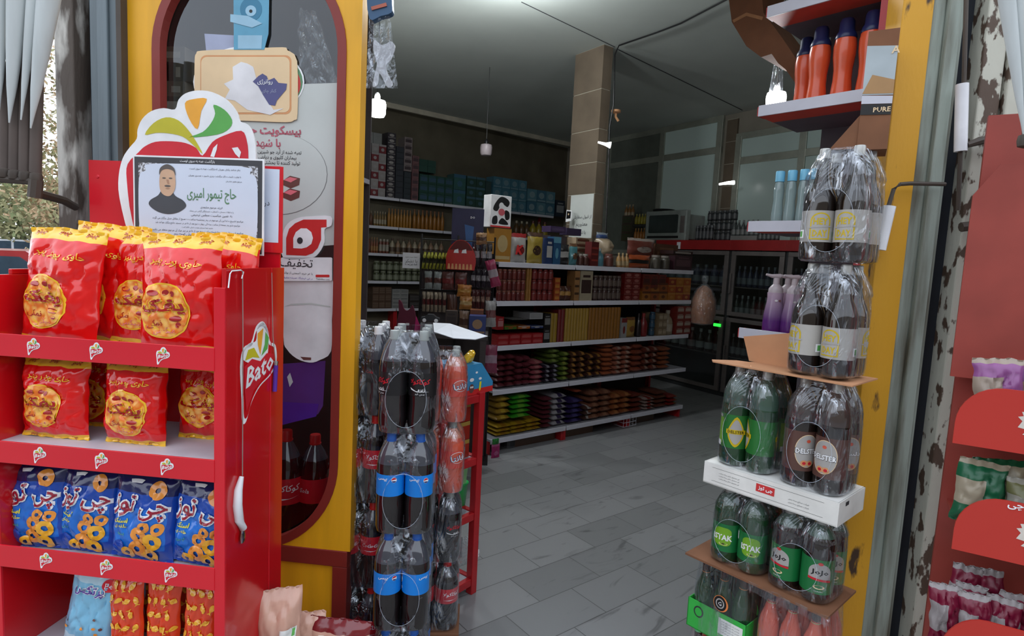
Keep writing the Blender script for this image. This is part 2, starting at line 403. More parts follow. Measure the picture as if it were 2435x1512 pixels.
# pillar of stone blocks
pc = Vector((0.738, 5.764, 0)); dl = Vector((-.588, .809, 0)); 
mb = MB()
Zs = [0, .34, .80, 1.25, 1.62, 1.93, 2.22, 2.52, 2.83, 3.2, CEIL]
for i in range(len(Zs) - 1):
    mb.bx(-.40, 0, 0, .12, Zs[i] + .004, Zs[i + 1] - .004, 'pillar_stone')
    mb.bx(-.396, -.004, .004, .116, Zs[i + 1] - .006, Zs[i + 1] + .006 if i < 9 else CEIL, 'stone_joint')
o = mb.build('pillar', loc=pc, rz=radians(-54)); struct(o); o.name = 'trim_1'
# ceiling seams
def strip(name, pts, r, m, z=None): return MB().tube(pts, r, m, 6).build(name, smooth=True)
struct(strip('trim_2', [at_Z(1240, 5, CEIL - .006), at_Z(1462, 112, CEIL - .006)], .003, 'ink'))
struct(strip('trim_3', [at_Z(1470, 118, CEIL - .006), at_Z(1765, 262, CEIL - .006)], .004, 'ink'))
struct(MB().bx(0, (CORNER - PL).length, -.05, -.001, CEIL - .07, CEIL - .002, 'stone_joint').build('trim_4', loc=PL, rz=radians(37.9)))

# back windows above the coolers
C('win_dark', 98, 104, 96)
def back_window(name, xs, ytop, ytr, ybot, panes_dark):
    mb = MB(); S = [FB.at(x, 400, -.03)[0] for x in xs]
    zt, zm, zb = FB.at(xs[-1] - 5, ytop, -.03)[1], FB.at(xs[-1] - 5, ytr, -.03)[1], 1.75
    w = .045
    for s in S: mb.bx(s - w, s + w, -.05, -.004, zb, zt, 'alu')
    for z, hh in ((zt, .04), (zm, .045), (zb, .04)): mb.bx(S[0] - w, S[-1] + w, -.048, -.006, z - hh, z + hh, 'alu')
    o = struct(mb.build(name, loc=FB.o, rz=FB.rz, bevel=.004))
    for i in range(len(S) - 1):
        for a, b_ in ((zb, zm), (zm, zt)):
            struct(MB().bx(S[i] + .03, S[i + 1] - .03, -.03, -.015, a + .03, b_ - .03, 'win_dark' if panes_dark[i] else 'pane_grey_glow').build('pane', parent=o))
    return o
back_window('window_1', [1447, 1572, 1706], 285, 358, 560, [1, 0])
back_window('window_2', [1753, 1905, 2080], 272, 343, 560, [0, 0])
mb = MB()
s0, s1 = FB.at(1712, 400, -.03)[0] + .06, FB.at(1753, 400, -.03)[0] - .05
for i in range(7): mb.bx(s0, s1, -.03, -.002, 1.5 + i * .29, 1.782 + i * .29, 'pillar_stone')
for i in range(7): mb.bx(s0, s1, -.026, -.003, 1.782 + i * .29, 1.79 + i * .29, 'stone_joint')
struct(mb.build('trim_5', loc=FB.o, rz=FB.rz))

# ================================================================== FACADE
# yellow display window with arched maroon rim
A0, A1, AC, HR, ZB, ZT = -.867, -.036, -.43, .338, .80, 2.2
def stadium(r, n=30): return [(AC + r * cos(pi + pi * i / n), ZB + r * sin(pi + pi * i / n)) for i in range(n + 1)] + [(AC + r * cos(pi * i / n), ZT + r * sin(pi * i / n)) for i in range(n + 1)]
def ringmesh(outer, inner, y0, y1, m):
    mb = MB(); n = len(outer)
    for pts, y in ((0, y0), (1, y1)):
        vs = [(p[0], y, p[1]) for p in outer] + [(p[0], y, p[1]) for p in inner]
        fs = [(i, (i + 1) % n, (i + 1) % n + n, i + n) for i in range(n)]
        mb.add(vs, fs if not pts else [tuple(reversed(f)) for f in fs], m)
    for L_, inv in ((outer, 0), (inner, 1)):
        vs = [(p[0], y0, p[1]) for p in L_] + [(p[0], y1, p[1]) for p in L_]
        fs = [(i, i + n, (i + 1) % n + n, (i + 1) % n) for i in range(n)]
        mb.add(vs, fs if not inv else [tuple(reversed(f)) for f in fs], m)
    return mb
st = stadium(HR); outer = []
for x, z in st:                                     # project the hole outline onto the panel's rectangle
    cz = ZB if z < ZB else ZT if z > ZT else z
    dx, dz = x - AC, z - cz
    hw = (A1 - AC) if dx > 0 else (AC - A0)
    if abs(dz) < 1e-6: outer.append((A1 if dx > 0 else A0, z))
    else:
        hz = (cz - .484) if dz < 0 else (2.9 - cz)
        k = min(hw / abs(dx) if abs(dx) > 1e-6 else 1e9, hz / abs(dz)); outer.append((AC + dx * k, cz + dz * k))
win = struct(ringmesh(outer, st, 0, .05, 'yellow_paint').build('window_3', loc=FF.o, rz=FF.rz))
# corner fill triangles left by the projection, lower yellow panel, crossbar and posts
mb = MB()
for (cx, cz, sx, sz) in ((A0, .484, 1, 1), (A1, .484, -1, 1), (A0, 2.9, 1, -1), (A1, 2.9, -1, -1)):
    near = sorted(outer, key=lambda p: (p[0] - cx) ** 2 + (p[1] - cz) ** 2)[:2]
    mb.prism([(cx, cz)] + near, 0, .05, 'yellow_paint')
struct(mb.build('panel_corner', parent=win))
struct(MB().bx(A0 + .04, -.10, .012, .045, .0, .424, 'yellow_paint').build('lower_panel', parent=win))
mb = MB(); mb.bx(A0, -.045, -.004, .05, .424, .484, 'maroon_paint'); mb.bx(-.10, -.045, -.003, .05, 0, .424, 'maroon_paint'); mb.bx(A0, A0 + .04, -.003, .05, 0, .424, 'maroon_paint')
struct(mb.build('lower_frame', parent=win, bevel=.003))
struct(ringmesh(stadium(HR + .006), stadium(HR - .024), -.004, .03, 'maroon_paint').build('rim', parent=win, bevel=.002))
mb = MB(); mb.add([(p[0], .03, p[1]) for p in stadium(HR - .03)], [tuple(range(len(st)))], 'glass'); struct(mb.build('pane', parent=win))
struct(MB().bx(A0 - .015, A0 + .003, -.03, .06, 0, 2.9, 'brown_steel').build('frame_edge', parent=win))
# left steel posts
struct(MB().bx(-1.006, -.885, 0, .07, 0, 3.1, 'blue_steel').bx(-.97, -.93, -.012, 0, 0, 3.1, 'blue_steel').build('trim_6', loc=FF.o, rz=FF.rz, bevel=.004))
struct(MB().bx(-1.05, -1.006, .05, .07, 0, 3.1, 'dark_gap').build('trim_7', loc=FF.o, rz=FF.rz))
struct(MB().bx(-1.122, -1.05, -.02, .08, 0, 3.1, 'rust_rail').build('trim_8', loc=FF.o, rz=FF.rz, bevel=.004))
# right jamb: yellow post, worn green steel, dark gap, peeling white rail
struct(MB().bx(1.615, 1.70, -.01, .09, 0, 3.0, 'yellow_worn').build('door_1', loc=FF.o, rz=FF.rz, bevel=.003))
struct(MB().bx(1.702, 1.74, 0, .1, 0, 3.0, 'green_steel').bx(1.74, 1.775, -.018, .1, 0, 3.0, 'green_steel').bx(1.775, 1.79, -.005, .1, 0, 3.0, 'green_steel').build('trim_9', loc=FF.o, rz=FF.rz, bevel=.005))
struct(MB().bx(1.79, 1.845, .05, .1, 0, 3.0, 'dark_gap').build('trim_10', loc=FF.o, rz=FF.rz))
struct(MB().bx(1.845, 1.905, -.02, .1, 0, 3.0, 'peel_white').bx(1.905, 1.915, .0, .1, 0, 3.0, 'brown_steel').bx(1.915, 1.955, -.03, .1, 0, 3.0, 'peel_white').bx(1.955, 1.975, -.01, .1, 0, 3.0, 'green_steel').build('trim_11', loc=FF.o, rz=FF.rz, bevel=.005))

def locF(F, px, py, t): s, z = F.at(px, py, t); return F.w(s, t, z)
# latch rods with white sleeves
def rod(label, pts, sleeve, t, group=None):
    P = [locF(FF, x, y, t) for x, y in pts]; Q = [locF(FF, x, y, t) for x, y in sleeve]; b0 = P[0]
    r = thing('latch_rod', label, 'latch', b0, 0)
    MB().tube([p - b0 for p in P], .006, 'brown_steel', 8).build('rod', parent=r, smooth=True)
    MB().tube([p - b0 for p in Q], .0165, 'white_plastic', 14).build('sleeve', parent=r, smooth=True)
    return r
rod('bent brown latch rod ending in a white sleeve over the yellow door post', [(2248, 438), (2165, 436), (2140, 438), (2125, 450), (2112, 492)], [(2116, 490), (2092, 594)], -.05)
rod('upright dark latch rod with white sleeve on the peeling shutter rail', [(2298, -20), (2292, 200), (2284, 362), (2278, 500)], [(2288, 200), (2284, 360)], -.055)
def bracket(label, pts, w, t, knob):
    P = [locF(FF, x, y, t) for x, y in pts]; b0 = P[0]
    r = thing('shutter_arm', label, 'bracket', b0)
    MB().tube([p - b0 for p in P], w, 'brown_steel', 8).build('arm', parent=r, smooth=True)
    k = locF(FF, *knob, t) - b0
    MB().lathe([(.004, -.03), (.022, -.026), (.024, .02), (.01, .03)], 'brown_steel', 14, X=Matrix.Translation(k)).build('knob', parent=r, smooth=True)
bracket('brown twisted shutter arm on the right rail, upper one', [(2300, 345), (2330, 335), (2380, 325), (2405, 335)], [.008, .012, .007, .008], -.06, (2400, 335))
bracket('brown straight shutter arm on the right rail, lower one', [(2285, 540), (2390, 528), (2440, 520)], [.014, .013, .011], -.06, (2398, 510))
bracket('thin brown shutter arm on the right rail, middle one', [(2340, 450), (2440, 444)], [.009, .009], -.06, (2430, 470))

# folded awnings at both top corners
mat('awning_cloth', (196, 202, 202), .6, var=.08, scale=6, stretch=(4, 4, .5))
mat('awning_brown', (86, 74, 68), .65, var=.2, scale=8)
def awning(label, pleats, D, slats, knobs):
    b0 = at_Y(*pleats[0][0], D); r = thing('folded_awning', label, 'awning', b0)
    mb = MB()
    for (tx0, ty), (tx1, _), (bx, by) in pleats:
        a, b_, c = at_Y(tx0, ty, D) - b0, at_Y(tx1, ty, D) - b0, at_Y(bx, by, D) - b0
        mid = (a + b_) / 2; ra = (b_ - a).length / 2
        pts = [mid + (c - mid) * k for k in (0, .25, .5, .75, .9, 1)]
        mb.tube(pts, [ra, ra * .85, ra * .66, ra * .42, ra * .2, .002], 'awning_cloth', 12)
    mb.build('cloth_pleats', parent=r, smooth=True)
    mb = MB()
    for (x0, y0), (x1, y1), w in slats:
        a, b_ = at_Y(x0, y0, D + .03) - b0, at_Y(x1, y1, D + .03) - b0
        mb.tube([a, b_], w, 'awning_brown', 10)
    mb.build('brown_pleats', parent=r, smooth=True)
    for (x, y) in knobs:
        k = at_Y(x, y, D) - b0
        MB().lathe([(.004, -.016), (.015, -.012), (.017, 0), (.015, .012), (.004, .016)], 'brown_steel', 12, X=Matrix.Translation(k)).build('knob', parent=r, smooth=True)
    return r
r = awning('folded grey and brown awning hanging at the left edge above the street', [((-30, -60), (18, 0), (-2, 262)), ((22, -60), (72, 0), (22, 292)), ((70, -60), (102, 0), (50, 285)), ((98, -60), (150, 0), (73, 305))], 1.75,
       [((-12, 150), (-10, 412), .017), ((14, 150), (14, 415), .017), ((40, 120), (36, 415), .017), ((64, 100), (60, 416), .017), ((92, 60), (84, 418), .016)], [(10, 412), (35, 416), (60, 419), (86, 423)])
b0 = r.location
MB().tube([at_Y(-20, 424, 1.75) - b0, at_Y(92, 432, 1.75) - b0], .011, 'brown_steel').tube([at_Y(86, 428, 1.75) - b0, at_Y(82, 470, 1.75) - b0], .018, 'brown_steel').build('bottom_bar', parent=r, smooth=True)
MB().tube([at_Y(84, 458, 1.75) - b0, at_Y(150, 476, 1.9) - b0, at_Y(178, 492, 2.02) - b0], .013, 'brown_steel').build('arm', parent=r, smooth=True)
awning('folded pale awning hanging at the right edge above the red stand', [((2368, -60), (2406, 0), (2436, 330)), ((2400, -60), (2440, 0), (2452, 380))], 1.35, [((2440, 60), (2446, 330), .012)], [(2440, 335)])

# ================================================================== STREET
mat('bark', (98, 84, 70), .9, bump=.4); mat('leaf_olive', (150, 146, 104), .7, var=.35, scale=3); mat('leaf_rust', (176, 148, 112), .7, var=.3, scale=3)
mat('leaf_green', (118, 126, 84), .7, var=.35, scale=3)
mat('car_red', (176, 48, 50), .3, coat=.6); mat('car_white', (222, 226, 230), .3, coat=.6); mat('car_grey', (120, 130, 142), .3, coat=.6); mat('car_glass', (60, 78, 92), .1); mat('tyre', (26, 26, 28), .8)
def tree(label, base, crown, rad, n, leafm, ls, group='street trees beyond the shop corner'):
    r = thing('street_tree', label, 'tree', base, 0, group); c = Vector(crown) - Vector(base)
    MB().tube([(0, 0, 0), c * .45 + Vector((.1, 0, 0)), c * .9], [.16, .12, .05], 'bark', 8).build('trunk', parent=r, smooth=True)
    mb = MB(); rn = random.Random(label)
    for i in range(n):
        d = Vector((rn.gauss(0, 1), rn.gauss(0, 1), rn.gauss(0, 1))).normalized() * (rn.random() ** .45)
        k = 1 + .35 * noise.noise(d * 2.3 + c)
        p = c + Vector((d.x * rad[0], d.y * rad[1], d.z * rad[2])) * k
        a = Vector((rn.gauss(0, 1), rn.gauss(0, 1), rn.gauss(0, 1))).normalized() * ls * (.6 + rn.random()); b_ = a.orthogonal().normalized() * ls * .45
        mb.add([p - a, p + b_, p + a, p - b_], [(0, 1, 2, 3)], leafm[i % len(leafm)])
    mb.build('crown', parent=r)
def gp(px, D): p = at_Y(px, 600, D); return (p.x, p.y, -.03)
tree('tall thin-leaved street tree showing against white sky beside the rusty rail', gp(150, 12), at_Y(150, 300, 12), (1.0, 1.0, 2.3), 1300, ['leaf_olive', 'leaf_rust'], .05)
tree('broad olive street tree low behind the cars at the left edge', gp(60, 22), at_Y(45, 510, 22), (2.6, 2.0, 1.35), 3000, ['leaf_olive', 'leaf_green', 'leaf_olive'], .12)
tree('rust-tinged street tree between the olive tree and the rusty rail', gp(135, 19), at_Y(130, 470, 19), (1.3, 1.3, 1.6), 1400, ['leaf_rust', 'leaf_olive'], .10)
tree('dark green street tree cut off by the left picture edge', gp(-90, 16), at_Y(-80, 470, 16), (1.1, 1.1, 1.5), 1200, ['leaf_green', 'leaf_olive'], .10)
def car(label, px, D, paint, rz, sc=1.0):
    r = thing('car', label, 'car', gp(px, D), rz)
    body = [(-2.1, .35), (-2.15, .75), (-1.95, .92), (-1.1, .98), (-.55, 1.4), (.75, 1.42), (1.35, 1.0), (2.0, .9), (2.12, .7), (2.1, .35), (1.75, .3), (-1.7, .3)]
    MB().prism(body, -.82, .82, paint).build('body', parent=r, bevel=.05)
    MB().prism([(-1.0, 1.0), (-.5, 1.35), (.05, 1.36), (.05, 1.0)], -.835, .835, 'car_glass').prism([(.12, 1.0), (.12, 1.36), (.7, 1.36), (1.18, 1.02)], -.835, .835, 'car_glass').build('window', parent=r)
    for x in (-1.3, 1.35):
        for y in (-.84, .66):
            MB().lathe([(.1, 0), (.3, 0), (.32, .03), (.32, .15), (.3, .18), (.1, .18)], 'tyre', 18, X=Matrix.Translation((x, y, .32)) @ Matrix.Rotation(-pi / 2, 4, 'X')).build('wheel', parent=r, smooth=True)
    MB().bx(-.2, .0, -.84, -.82, .86, .9, 'white_rail').bx(.75, .95, -.84, -.82, .86, .9, 'white_rail').build('door_handle', parent=r)
car('grey car parked far away at the left picture edge', 2, 24, 'car_grey', .5)
car('white car parked in front of the grey one in the street', 38, 20, 'car_white', .5)
car('red car parked nearest, right behind the snack stand', 0, 6.6, 'car_red', .15)

# ================================================================== SNACK STAND
mat('stand_red', (216, 22, 40), .28, var=.05, scale=3, coat=.4)
mat('stand_side', (198, 14, 24), .25, var=.06, scale=3, coat=.5)
mat('board_white', (198, 192, 200), .5)
mat('logo_red', (210, 30, 48), .4); mat('logo_white', (238, 238, 240), .4); mat('leaf_yellow', (198, 188, 40), .4); mat('leaf_orange', (240, 168, 50), .4); mat('leaf_lime', (92, 172, 80), .4)
SA0, SA1, SD = -.667, .012, .30
stand = thing('snack_display_stand', 'tall red cardboard snack stand with three logo lips, left of the yellow door frame', 'display stand', FS.o, FS.rz)
def sp_(mb, name, parent=stand, **k): return mb.build(name, parent=parent, **k)
sp_(MB().bx(0, SA1, 0, SD, 0, 1.49, 'stand_side').bx(SA1, SA1 + .0015, .222, .226, 0, 1.49, 'stand_red'), 'side_panel', bevel=.002)
sp_(MB().bx(SA0, SA0 + .012, 0, SD, 0, 1.44, 'stand_side').bx(SA0, SA0 + .012, .06, SD, 1.44, 1.455, 'stand_side'), 'side_panel', bevel=.002)
sp_(MB().bx(-.018, SA1, -.006, 0, 0, 1.441, 'stand_red'), 'front_stile', bevel=.001)
sp_(MB().bx(SA0, SA0 + .014, -.006, 0, 0, 1.441, 'stand_red'), 'front_stile', bevel=.001)
sp_(MB().bx(SA0 + .012, 0, SD - .006, SD, 0, 1.49, 'stand_side'), 'back_panel')
mb = MB().bx(-.62, .004, SD - .012, SD - .006, 1.42, 1.79, 'stand_red')
for x, z in ((-.59, 1.74), (-.59, 1.58)): mb.lathe([(.006, 0), (.004, .003)], 'logo_red', 12, X=Matrix.Translation((x, SD - .012, z)) @ Matrix.Rotation(pi / 2, 4, 'X'))
sp_(mb, 'header_board')
PIN = catmull([(-.5, .06), (-.42, .3), (-.22, .36), (-.1, .56), (.08, .62), (.22, .5), (.3, .3), (.46, .22), (.5, -.02), (.34, -.2), (.02, -.32), (-.2, -.5), (-.34, -.74), (-.44, -.72), (-.46, -.4)], 4)
def pin_logo(mb, mp, cx, cz, w, h, inner=True, txt=True, outline_only=False):
    T = lambda k, dx=0, dz=0: [(cx + (x * k + dx) * w, cz + (z * k + dz) * h) for x, z in PIN]
    m1, m2, m3 = mp(.0006), mp(.0012), mp(.0018)
    if outline_only:
        o, i = T(1), T(.9, .0, -.01); n = len(o)
        mb.add([tuple(m1(*p)) for p in o] + [tuple(m1(*p)) for p in i], [(j, (j + 1) % n, (j + 1) % n + n, j + n) for j in range(n)], 'logo_white')
        mb.shape([(cx + x * w, cz + z * h) for x, z in catmull([(-.46, .2), (-.3, .34), (-.1, .36), (-.06, .54), (.1, .6), (.24, .44), (.22, .1), (0, .04), (-.3, .08)], 4)], 'logo_white', m1)
    else: mb.shape(T(1), 'logo_white', m1)
    L = lambda pts: [(cx + x * w, cz + z * h) for x, z in pts]
    mb.shape(L([(-.4, -.2), (-.4, .04), (-.2, .12), (.02, .05), (.2, .14), (.4, .1), (.4, -.06), (.1, -.22), (-.15, -.34), (-.34, -.6)]), 'logo_red', m2)
    mb.shape(L([(-.38, .12), (-.3, .26), (-.15, .27), (.0, .1), (-.18, .14)]), 'leaf_yellow', m2)
    mb.shape(L([(-.06, .46), (.1, .52), (.06, .3), (.02, .14), (-.05, .3)]), 'leaf_orange', m2)
    mb.shape(L([(.16, .46), (.26, .36), (.22, .2), (.05, .12), (.14, .28)]), 'leaf_lime', m2)
    mb.text('Bato', cx - .0 * w, cz - .06 * h, 'logo_white', m3, w=.8 * w, h=.28 * h, off=.02, shear=.35, rot=.22)
stick = None
for zt, zb in ((1.285, 1.224), (.988, .927), (.690, .627), (.385, .325)):
    lip = sp_(MB().bx(SA0 + .012, -.016, -.008, -.003, zb, zt, 'stand_red'), 'shelf_lip', bevel=.001)
    for px, py in ((87, 838), (235, 846), (393, 852)):
        x = FS.at(px + (0 if zt > 1.2 else 7 if zt > .9 else 14), 838, 0)[0]
        if stick is None:
            mb = MB(); pin_logo(mb, lambda e: FLAT(e), 0, 0, .038, .034); stick = mb.build('logo_sticker', parent=lip)
            s_ = stick
        else: s_ = stick.copy(); COL.objects.link(s_); s_.parent = lip
        s_.location = (x, -.0082, (zt + zb) / 2 + .003)
    bz = zt - (.005 if .9 < zt < 1.1 else .035)
    sp_(MB().bx(SA0 + .013, -.001, .0, SD - .007, bz - .007, bz, 'board_white'), 'shelf')
# logo on the side
FSI = Frame(FS.w(SA1, 0, 0), 84)
y0, y1 = FSI.at(570, 880)[0], FSI.at(657, 880)[0]; zc0, zc1 = FSI.at(585, 1000)[1], FSI.at(625, 762)[1]
mb = MB(); pin_logo(mb, lambda e: (lambda x, z: Vector((SA1 + e + .0002, x, z))), (y0 + y1) / 2, (zc0 + zc1) / 2 + .01, (y1 - y0), (zc1 - zc0) / 1.36, outline_only=True)
sp_(mb, 'side_logo')
# big heart sign over the header
def P2(F, t, pts): return [F.at(x, y, t) for x, y in pts]
t = SD - .03
mb = MB()
outl = catmull([(307, 561), (284, 470), (282, 420), (291, 378), (307, 352), (325, 330), (327, 308), (338, 283), (360, 264), (389, 257), (416, 260), (424, 238), (441, 222), (470, 215), (505, 219), (540, 238), (563, 267), (570, 288), (587, 295), (601, 317), (608, 366), (600, 470), (560, 590), (430, 640), (340, 620)], 3)
mb.prism(P2(FS, t, outl), t, t + .006, 'logo_white')
def leaf(pts, m, e=.0008): mb.shape(P2(FS, t, catmull(pts, 3) if len(pts) > 5 else pts), m, lambda x, z, e=e: Vector((x, t - e, z)))
leaf([(330, 362), (345, 348), (371, 337), (409, 336), (441, 340), (467, 352), (482, 370), (505, 338), (534, 322), (574, 311), (587, 334), (591, 380), (585, 470), (550, 570), (430, 622), (345, 600), (314, 520), (302, 430), (304, 390)], 'logo_red')
leaf([(345, 320), (365, 293), (395, 279), (424, 286), (447, 308), (467, 337), (482, 366), (461, 346), (435, 325), (400, 317), (371, 316)], 'leaf_yellow')
leaf([(440, 246), (459, 236), (492, 235), (479, 264), (470, 307), (450, 282)], 'leaf_orange')
leaf([(508, 249), (534, 261), (552, 285), (546, 305), (517, 320), (450, 327), (482, 314), (502, 293), (512, 270)], 'leaf_lime')
leaf([(501, 372), (508, 352), (518, 342), (516, 356), (510, 374)], 'logo_white', .0016)
leaf([(552, 352), (566, 350), (574, 362), (570, 376), (560, 366)], 'logo_white', .0016)
sp_(mb, 'heart_sign')
# framed funeral notice leaning on the sign
t = SD - .045
x0, zt = FS.at(316, 368, t); x1, _ = FS.at(628, 372, t); zb = FS.at(470, 600, t)[1]
nt = thing('funeral_notice', 'black-framed printed notice with a portrait, leaning on the heart sign', 'notice', FS.w((x0 + x1) / 2, t, zb), FS.rz)
W_, H_ = x1 - x0, zt - zb
mat('frame_grey', (62, 62, 66), .5); mat('filigree', (96, 92, 92), .6, col2=(214, 216, 224), thr=.5, scale=130, sharp=.05)
mb = MB().bx(-W_ / 2, W_ / 2, 0, .004, 0, H_, 'logo_white'); mb.shape([(-W_ / 2 + .005, 0.004), (W_ / 2 - .005, .004), (W_ / 2 - .005, H_ - .005), (-W_ / 2 + .005, H_ - .005)], 'frame_grey', FLAT(.0006))
mb.shape([(-W_ / 2 + .018, .018), (W_ / 2 - .018, .018), (W_ / 2 - .018, H_ - .022), (-W_ / 2 + .018, H_ - .022)], 'filigree', FLAT(.0012))
cw, ch = W_ / 2 - .02, H_ / 2 - .02; k = .045
mb.shape(catmull([(-cw + k, .02), (cw - k, .02), (cw - .02, .04), (cw, .02 + k), (cw, H_ - .024 - k), (cw - .022, H_ - .045), (cw - k, H_ - .024), (-cw + k, H_ - .024), (-cw + .022, H_ - .045), (-cw, H_ - .024 - k), (-cw, .02 + k), (-cw + .02, .04)], 4), 'paper_blue', FLAT(.0018))
mb.text('بازگشت همه به سوی اوست', 0, H_ - .013, 'logo_white', FLAT(.0018), w=.11, off=.01)
C('name_green', 96, 140, 104)
mb.text('حاج تیمور امیری', .045, H_ * .60, 'name_green', FLAT(.0026), w=.155, h=.045, off=.012)
for z, w, s in ((.875, .16, 'بنام خداوند یکتای مهربان که بازگشت همه به سوی اوست'), (.805, .165, 'با نهایت تاسف و تاثر درگذشت پدری دلسوز و همسری مهربان'), (.755, .05, 'مرحوم مغفور شادروان')): mb.text(s, .055 + (.06 if w < .06 else 0), H_ * z, 'ink', FLAT(.0026), w=w)
for z, w, s in ((.475, .07, 'فرزند مرحوم مشهدی'), (.435, .14, 'را به اطلاع دوستان و آشنایان و همسایگان گرامی می رساند'), (.395, .13, 'به همین مناسبت مجلس ترحیمی'), (.345, .29, 'مراسم تشییع و تدفین آن مرحوم در روز پنجشنبه ساعت ده صبح از مقابل منزل برگزار می گردد'), (.30, .27, 'مراسم ختم روز جمعه از ساعت سه الی چهار و نیم بعد از ظهر در مسجد جامع برگزار خواهد شد'), (.262, .1, 'حضور شما سروران موجب تسلی خاطر است'), (.222, .29, 'مراسم شب هفت روز چهارشنبه ساعت پنج بعد از ظهر بر سر مزار آن مرحوم منعقد می باشد'), (.185, .15, 'منزل آن مرحوم خیابان اصلی کوچه دوم'), (.12, .22, 'خانواده های داغدار و سایر بستگان')):
    mb.text(s, .0 + (.045 if z > .37 else 0), H_ * z, 'ink', FLAT(.0026), w=w)
C('skin_print', 206, 168, 138); C('hair_print', 92, 84, 80); C('sweater_print', 70, 72, 78); C('shade_print', 172, 132, 106)
mb.shape(catmull([(-.155, .135), (-.15, .15), (-.125, .165), (-.11, .185), (-.085, .185), (-.07, .165), (-.045, .152), (-.036, .135), (-.06, .117), (-.095, .11), (-.13, .117)], 4), 'sweater_print', FLAT(.0026))
mb.shape(catmull([(-.118, .18), (-.12, .215), (-.112, .24), (-.095, .247), (-.076, .24), (-.069, .215), (-.071, .185), (-.085, .165), (-.104, .165)], 4), 'skin_print', FLAT(.0032))
mb.shape(catmull([(-.12, .225), (-.117, .245), (-.095, .257), (-.073, .246), (-.068, .224), (-.076, .238), (-.095, .243), (-.112, .238)], 4), 'hair_print', FLAT(.0038))
mb.shape(ell(-.105, .216, .006, .002, 10), 'hair_print', FLAT(.0038)); mb.shape(ell(-.084, .216, .006, .002, 10), 'hair_print', FLAT(.0038))
mb.shape([(-.098, .212), (-.095, .2), (-.088, .199), (-.091, .212)], 'shade_print', FLAT(.0038)); mb.shape(ell(-.094, .193, .010, .003, 12), 'hair_print', FLAT(.0038)); mb.shape(ell(-.094, .186, .007, .0018, 12), 'shade_print', FLAT(.0038))
mb.build('printed_sheet', parent=nt)
t = SD - .02
x0, zt = FS.at(596, 394, t); x1 = FS.at(673, 396, t)[0]; zb = FS.at(640, 600, t)[1]
o = MB().bx(x0, x1, t, t + .003, zb, zt, 'stand_red')
o.shape([(x0, zb + .03), (x1 - .012, zb + .03), (x1 - .010, zt - .008), (x0, zt - .006)], 'paper_blue', lambda x, z: Vector((x, t - .0008, z)))
o.text('در', x0 + .052, (zb + zt) / 2 + .015, 'ink', lambda x, z: Vector((x, t - .0016, z)), w=.018)
tag(o.build('red_edged_sign', loc=FS.o, rz=FS.rz), 'white paper with red border half hidden behind the funeral notice', 'sign')

# things hanging on the stand's side
mat('cord_grey', (150, 140, 132), .8)
def side_pt(px, py, out=.006): s, z = FSI.at(px, py); return FSI.w(s, -out, z)
b0 = side_pt(570, 644)
op = thing('bottle_opener', 'white-handled bottle opener hanging on a cord from the red stand', 'bottle opener', b0)
P = lambda px, py, out=.008: side_pt(px, py, out) - b0
MB().tube([P(536, 684), P(540, 650), P(545, 644), P(566, 642), P(572, 646), P(568, 662)], .0018, 'white_plastic').build('wire_hook', parent=op, smooth=True)
MB().tube([P(570, 644), P(571, 800), P(570, 1130)], .0014, 'cord_grey').build('cord', parent=op)
MB().tube([P(568, 1132), P(560, 1165), P(558, 1200), P(562, 1235), P(572, 1255)], [.006, .011, .0125, .012, .010], 'white_plastic', 12).build('handle', parent=op, smooth=True)
MB().tube([P(569, 1254), P(569, 1268)], .003, 'chrome').build('neck', parent=op, smooth=True)
MB().lathe([(.002, -.019), (.011, -.015), (.013, 0), (.010, .013), (.002, .016)], 'chrome', 14, X=Matrix.Translation(P(571, 1275)) @ Matrix.Scale(.35, 4, (1, 0, 0))).build('blade', parent=op, smooth=True)
b0 = side_pt(640, 648); C('purple_gel', 92, 50, 160, rough=.15)
ke = thing('hanging_lighter', 'small purple lighter hanging by a thin string over the side logo', 'lighter', b0)
MB().tube([P(640, 648), P(643, 800), P(650, 868)], .0011, 'cord_grey').build('string', parent=ke)
MB().tube([P(650, 868), P(647, 930)], .0065, 'purple_gel', 10).build('body', parent=ke, smooth=True)
MB().tube([P(651, 858), P(650, 868)], .006, 'chrome', 10).build('cap', parent=ke, smooth=True)

# ------------------------------------------------------------------ bags
def bag_surface(w, h, d, seed, wr=1.0, slump=0.0, seal=.93):
    def S(x, z, e=0.0, side=1):
        u = max(-1, min(1, 2 * x / w)); v = max(-1, min(1, 2 * z / h - 1)); a = abs(v) / seal
        f = (max(0.0, 1 - abs(u) ** 2.4)) ** .6 * (max(0.0, 1 - min(1, a) ** 3.2)) ** .6
        n = noise.noise(Vector((u * 1.7, v * 1.5, seed))) * .32 + noise.noise(Vector((u * 4, v * 3.4, seed + 9))) * .15
        cr = .7 * (1 - abs(noise.noise(Vector((u * 2.6 + v * 1.8, v * 2.2 - u, seed * 1.7))))) ** 7
        cr2 = (1 - abs(noise.noise(Vector((u * 6 - v * 3, v * 4, seed * 2.3))))) ** 9
        y = -(d / 2) * f * (1 + wr * n) + wr * f * (.012 * cr + .005 * cr2) - e
        if a > 1: y += .004 * sin(u * 14 + seed) * wr - .0
        xx = x * (1 - .07 * f * 0 - .05 * (1 - v * v) * (abs(u) ** 2)) + wr * .006 * noise.noise(Vector((v * 3, seed, u)))
        zz = z * (1 - slump * abs(u) ** 2 * (v > 0) * .5 * v) + wr * .005 * noise.noise(Vector((u * 3, seed + 3, v)))
        if side < 0: y = -y * .8 - 2 * e
        return Vector((xx, y, zz))
    return S
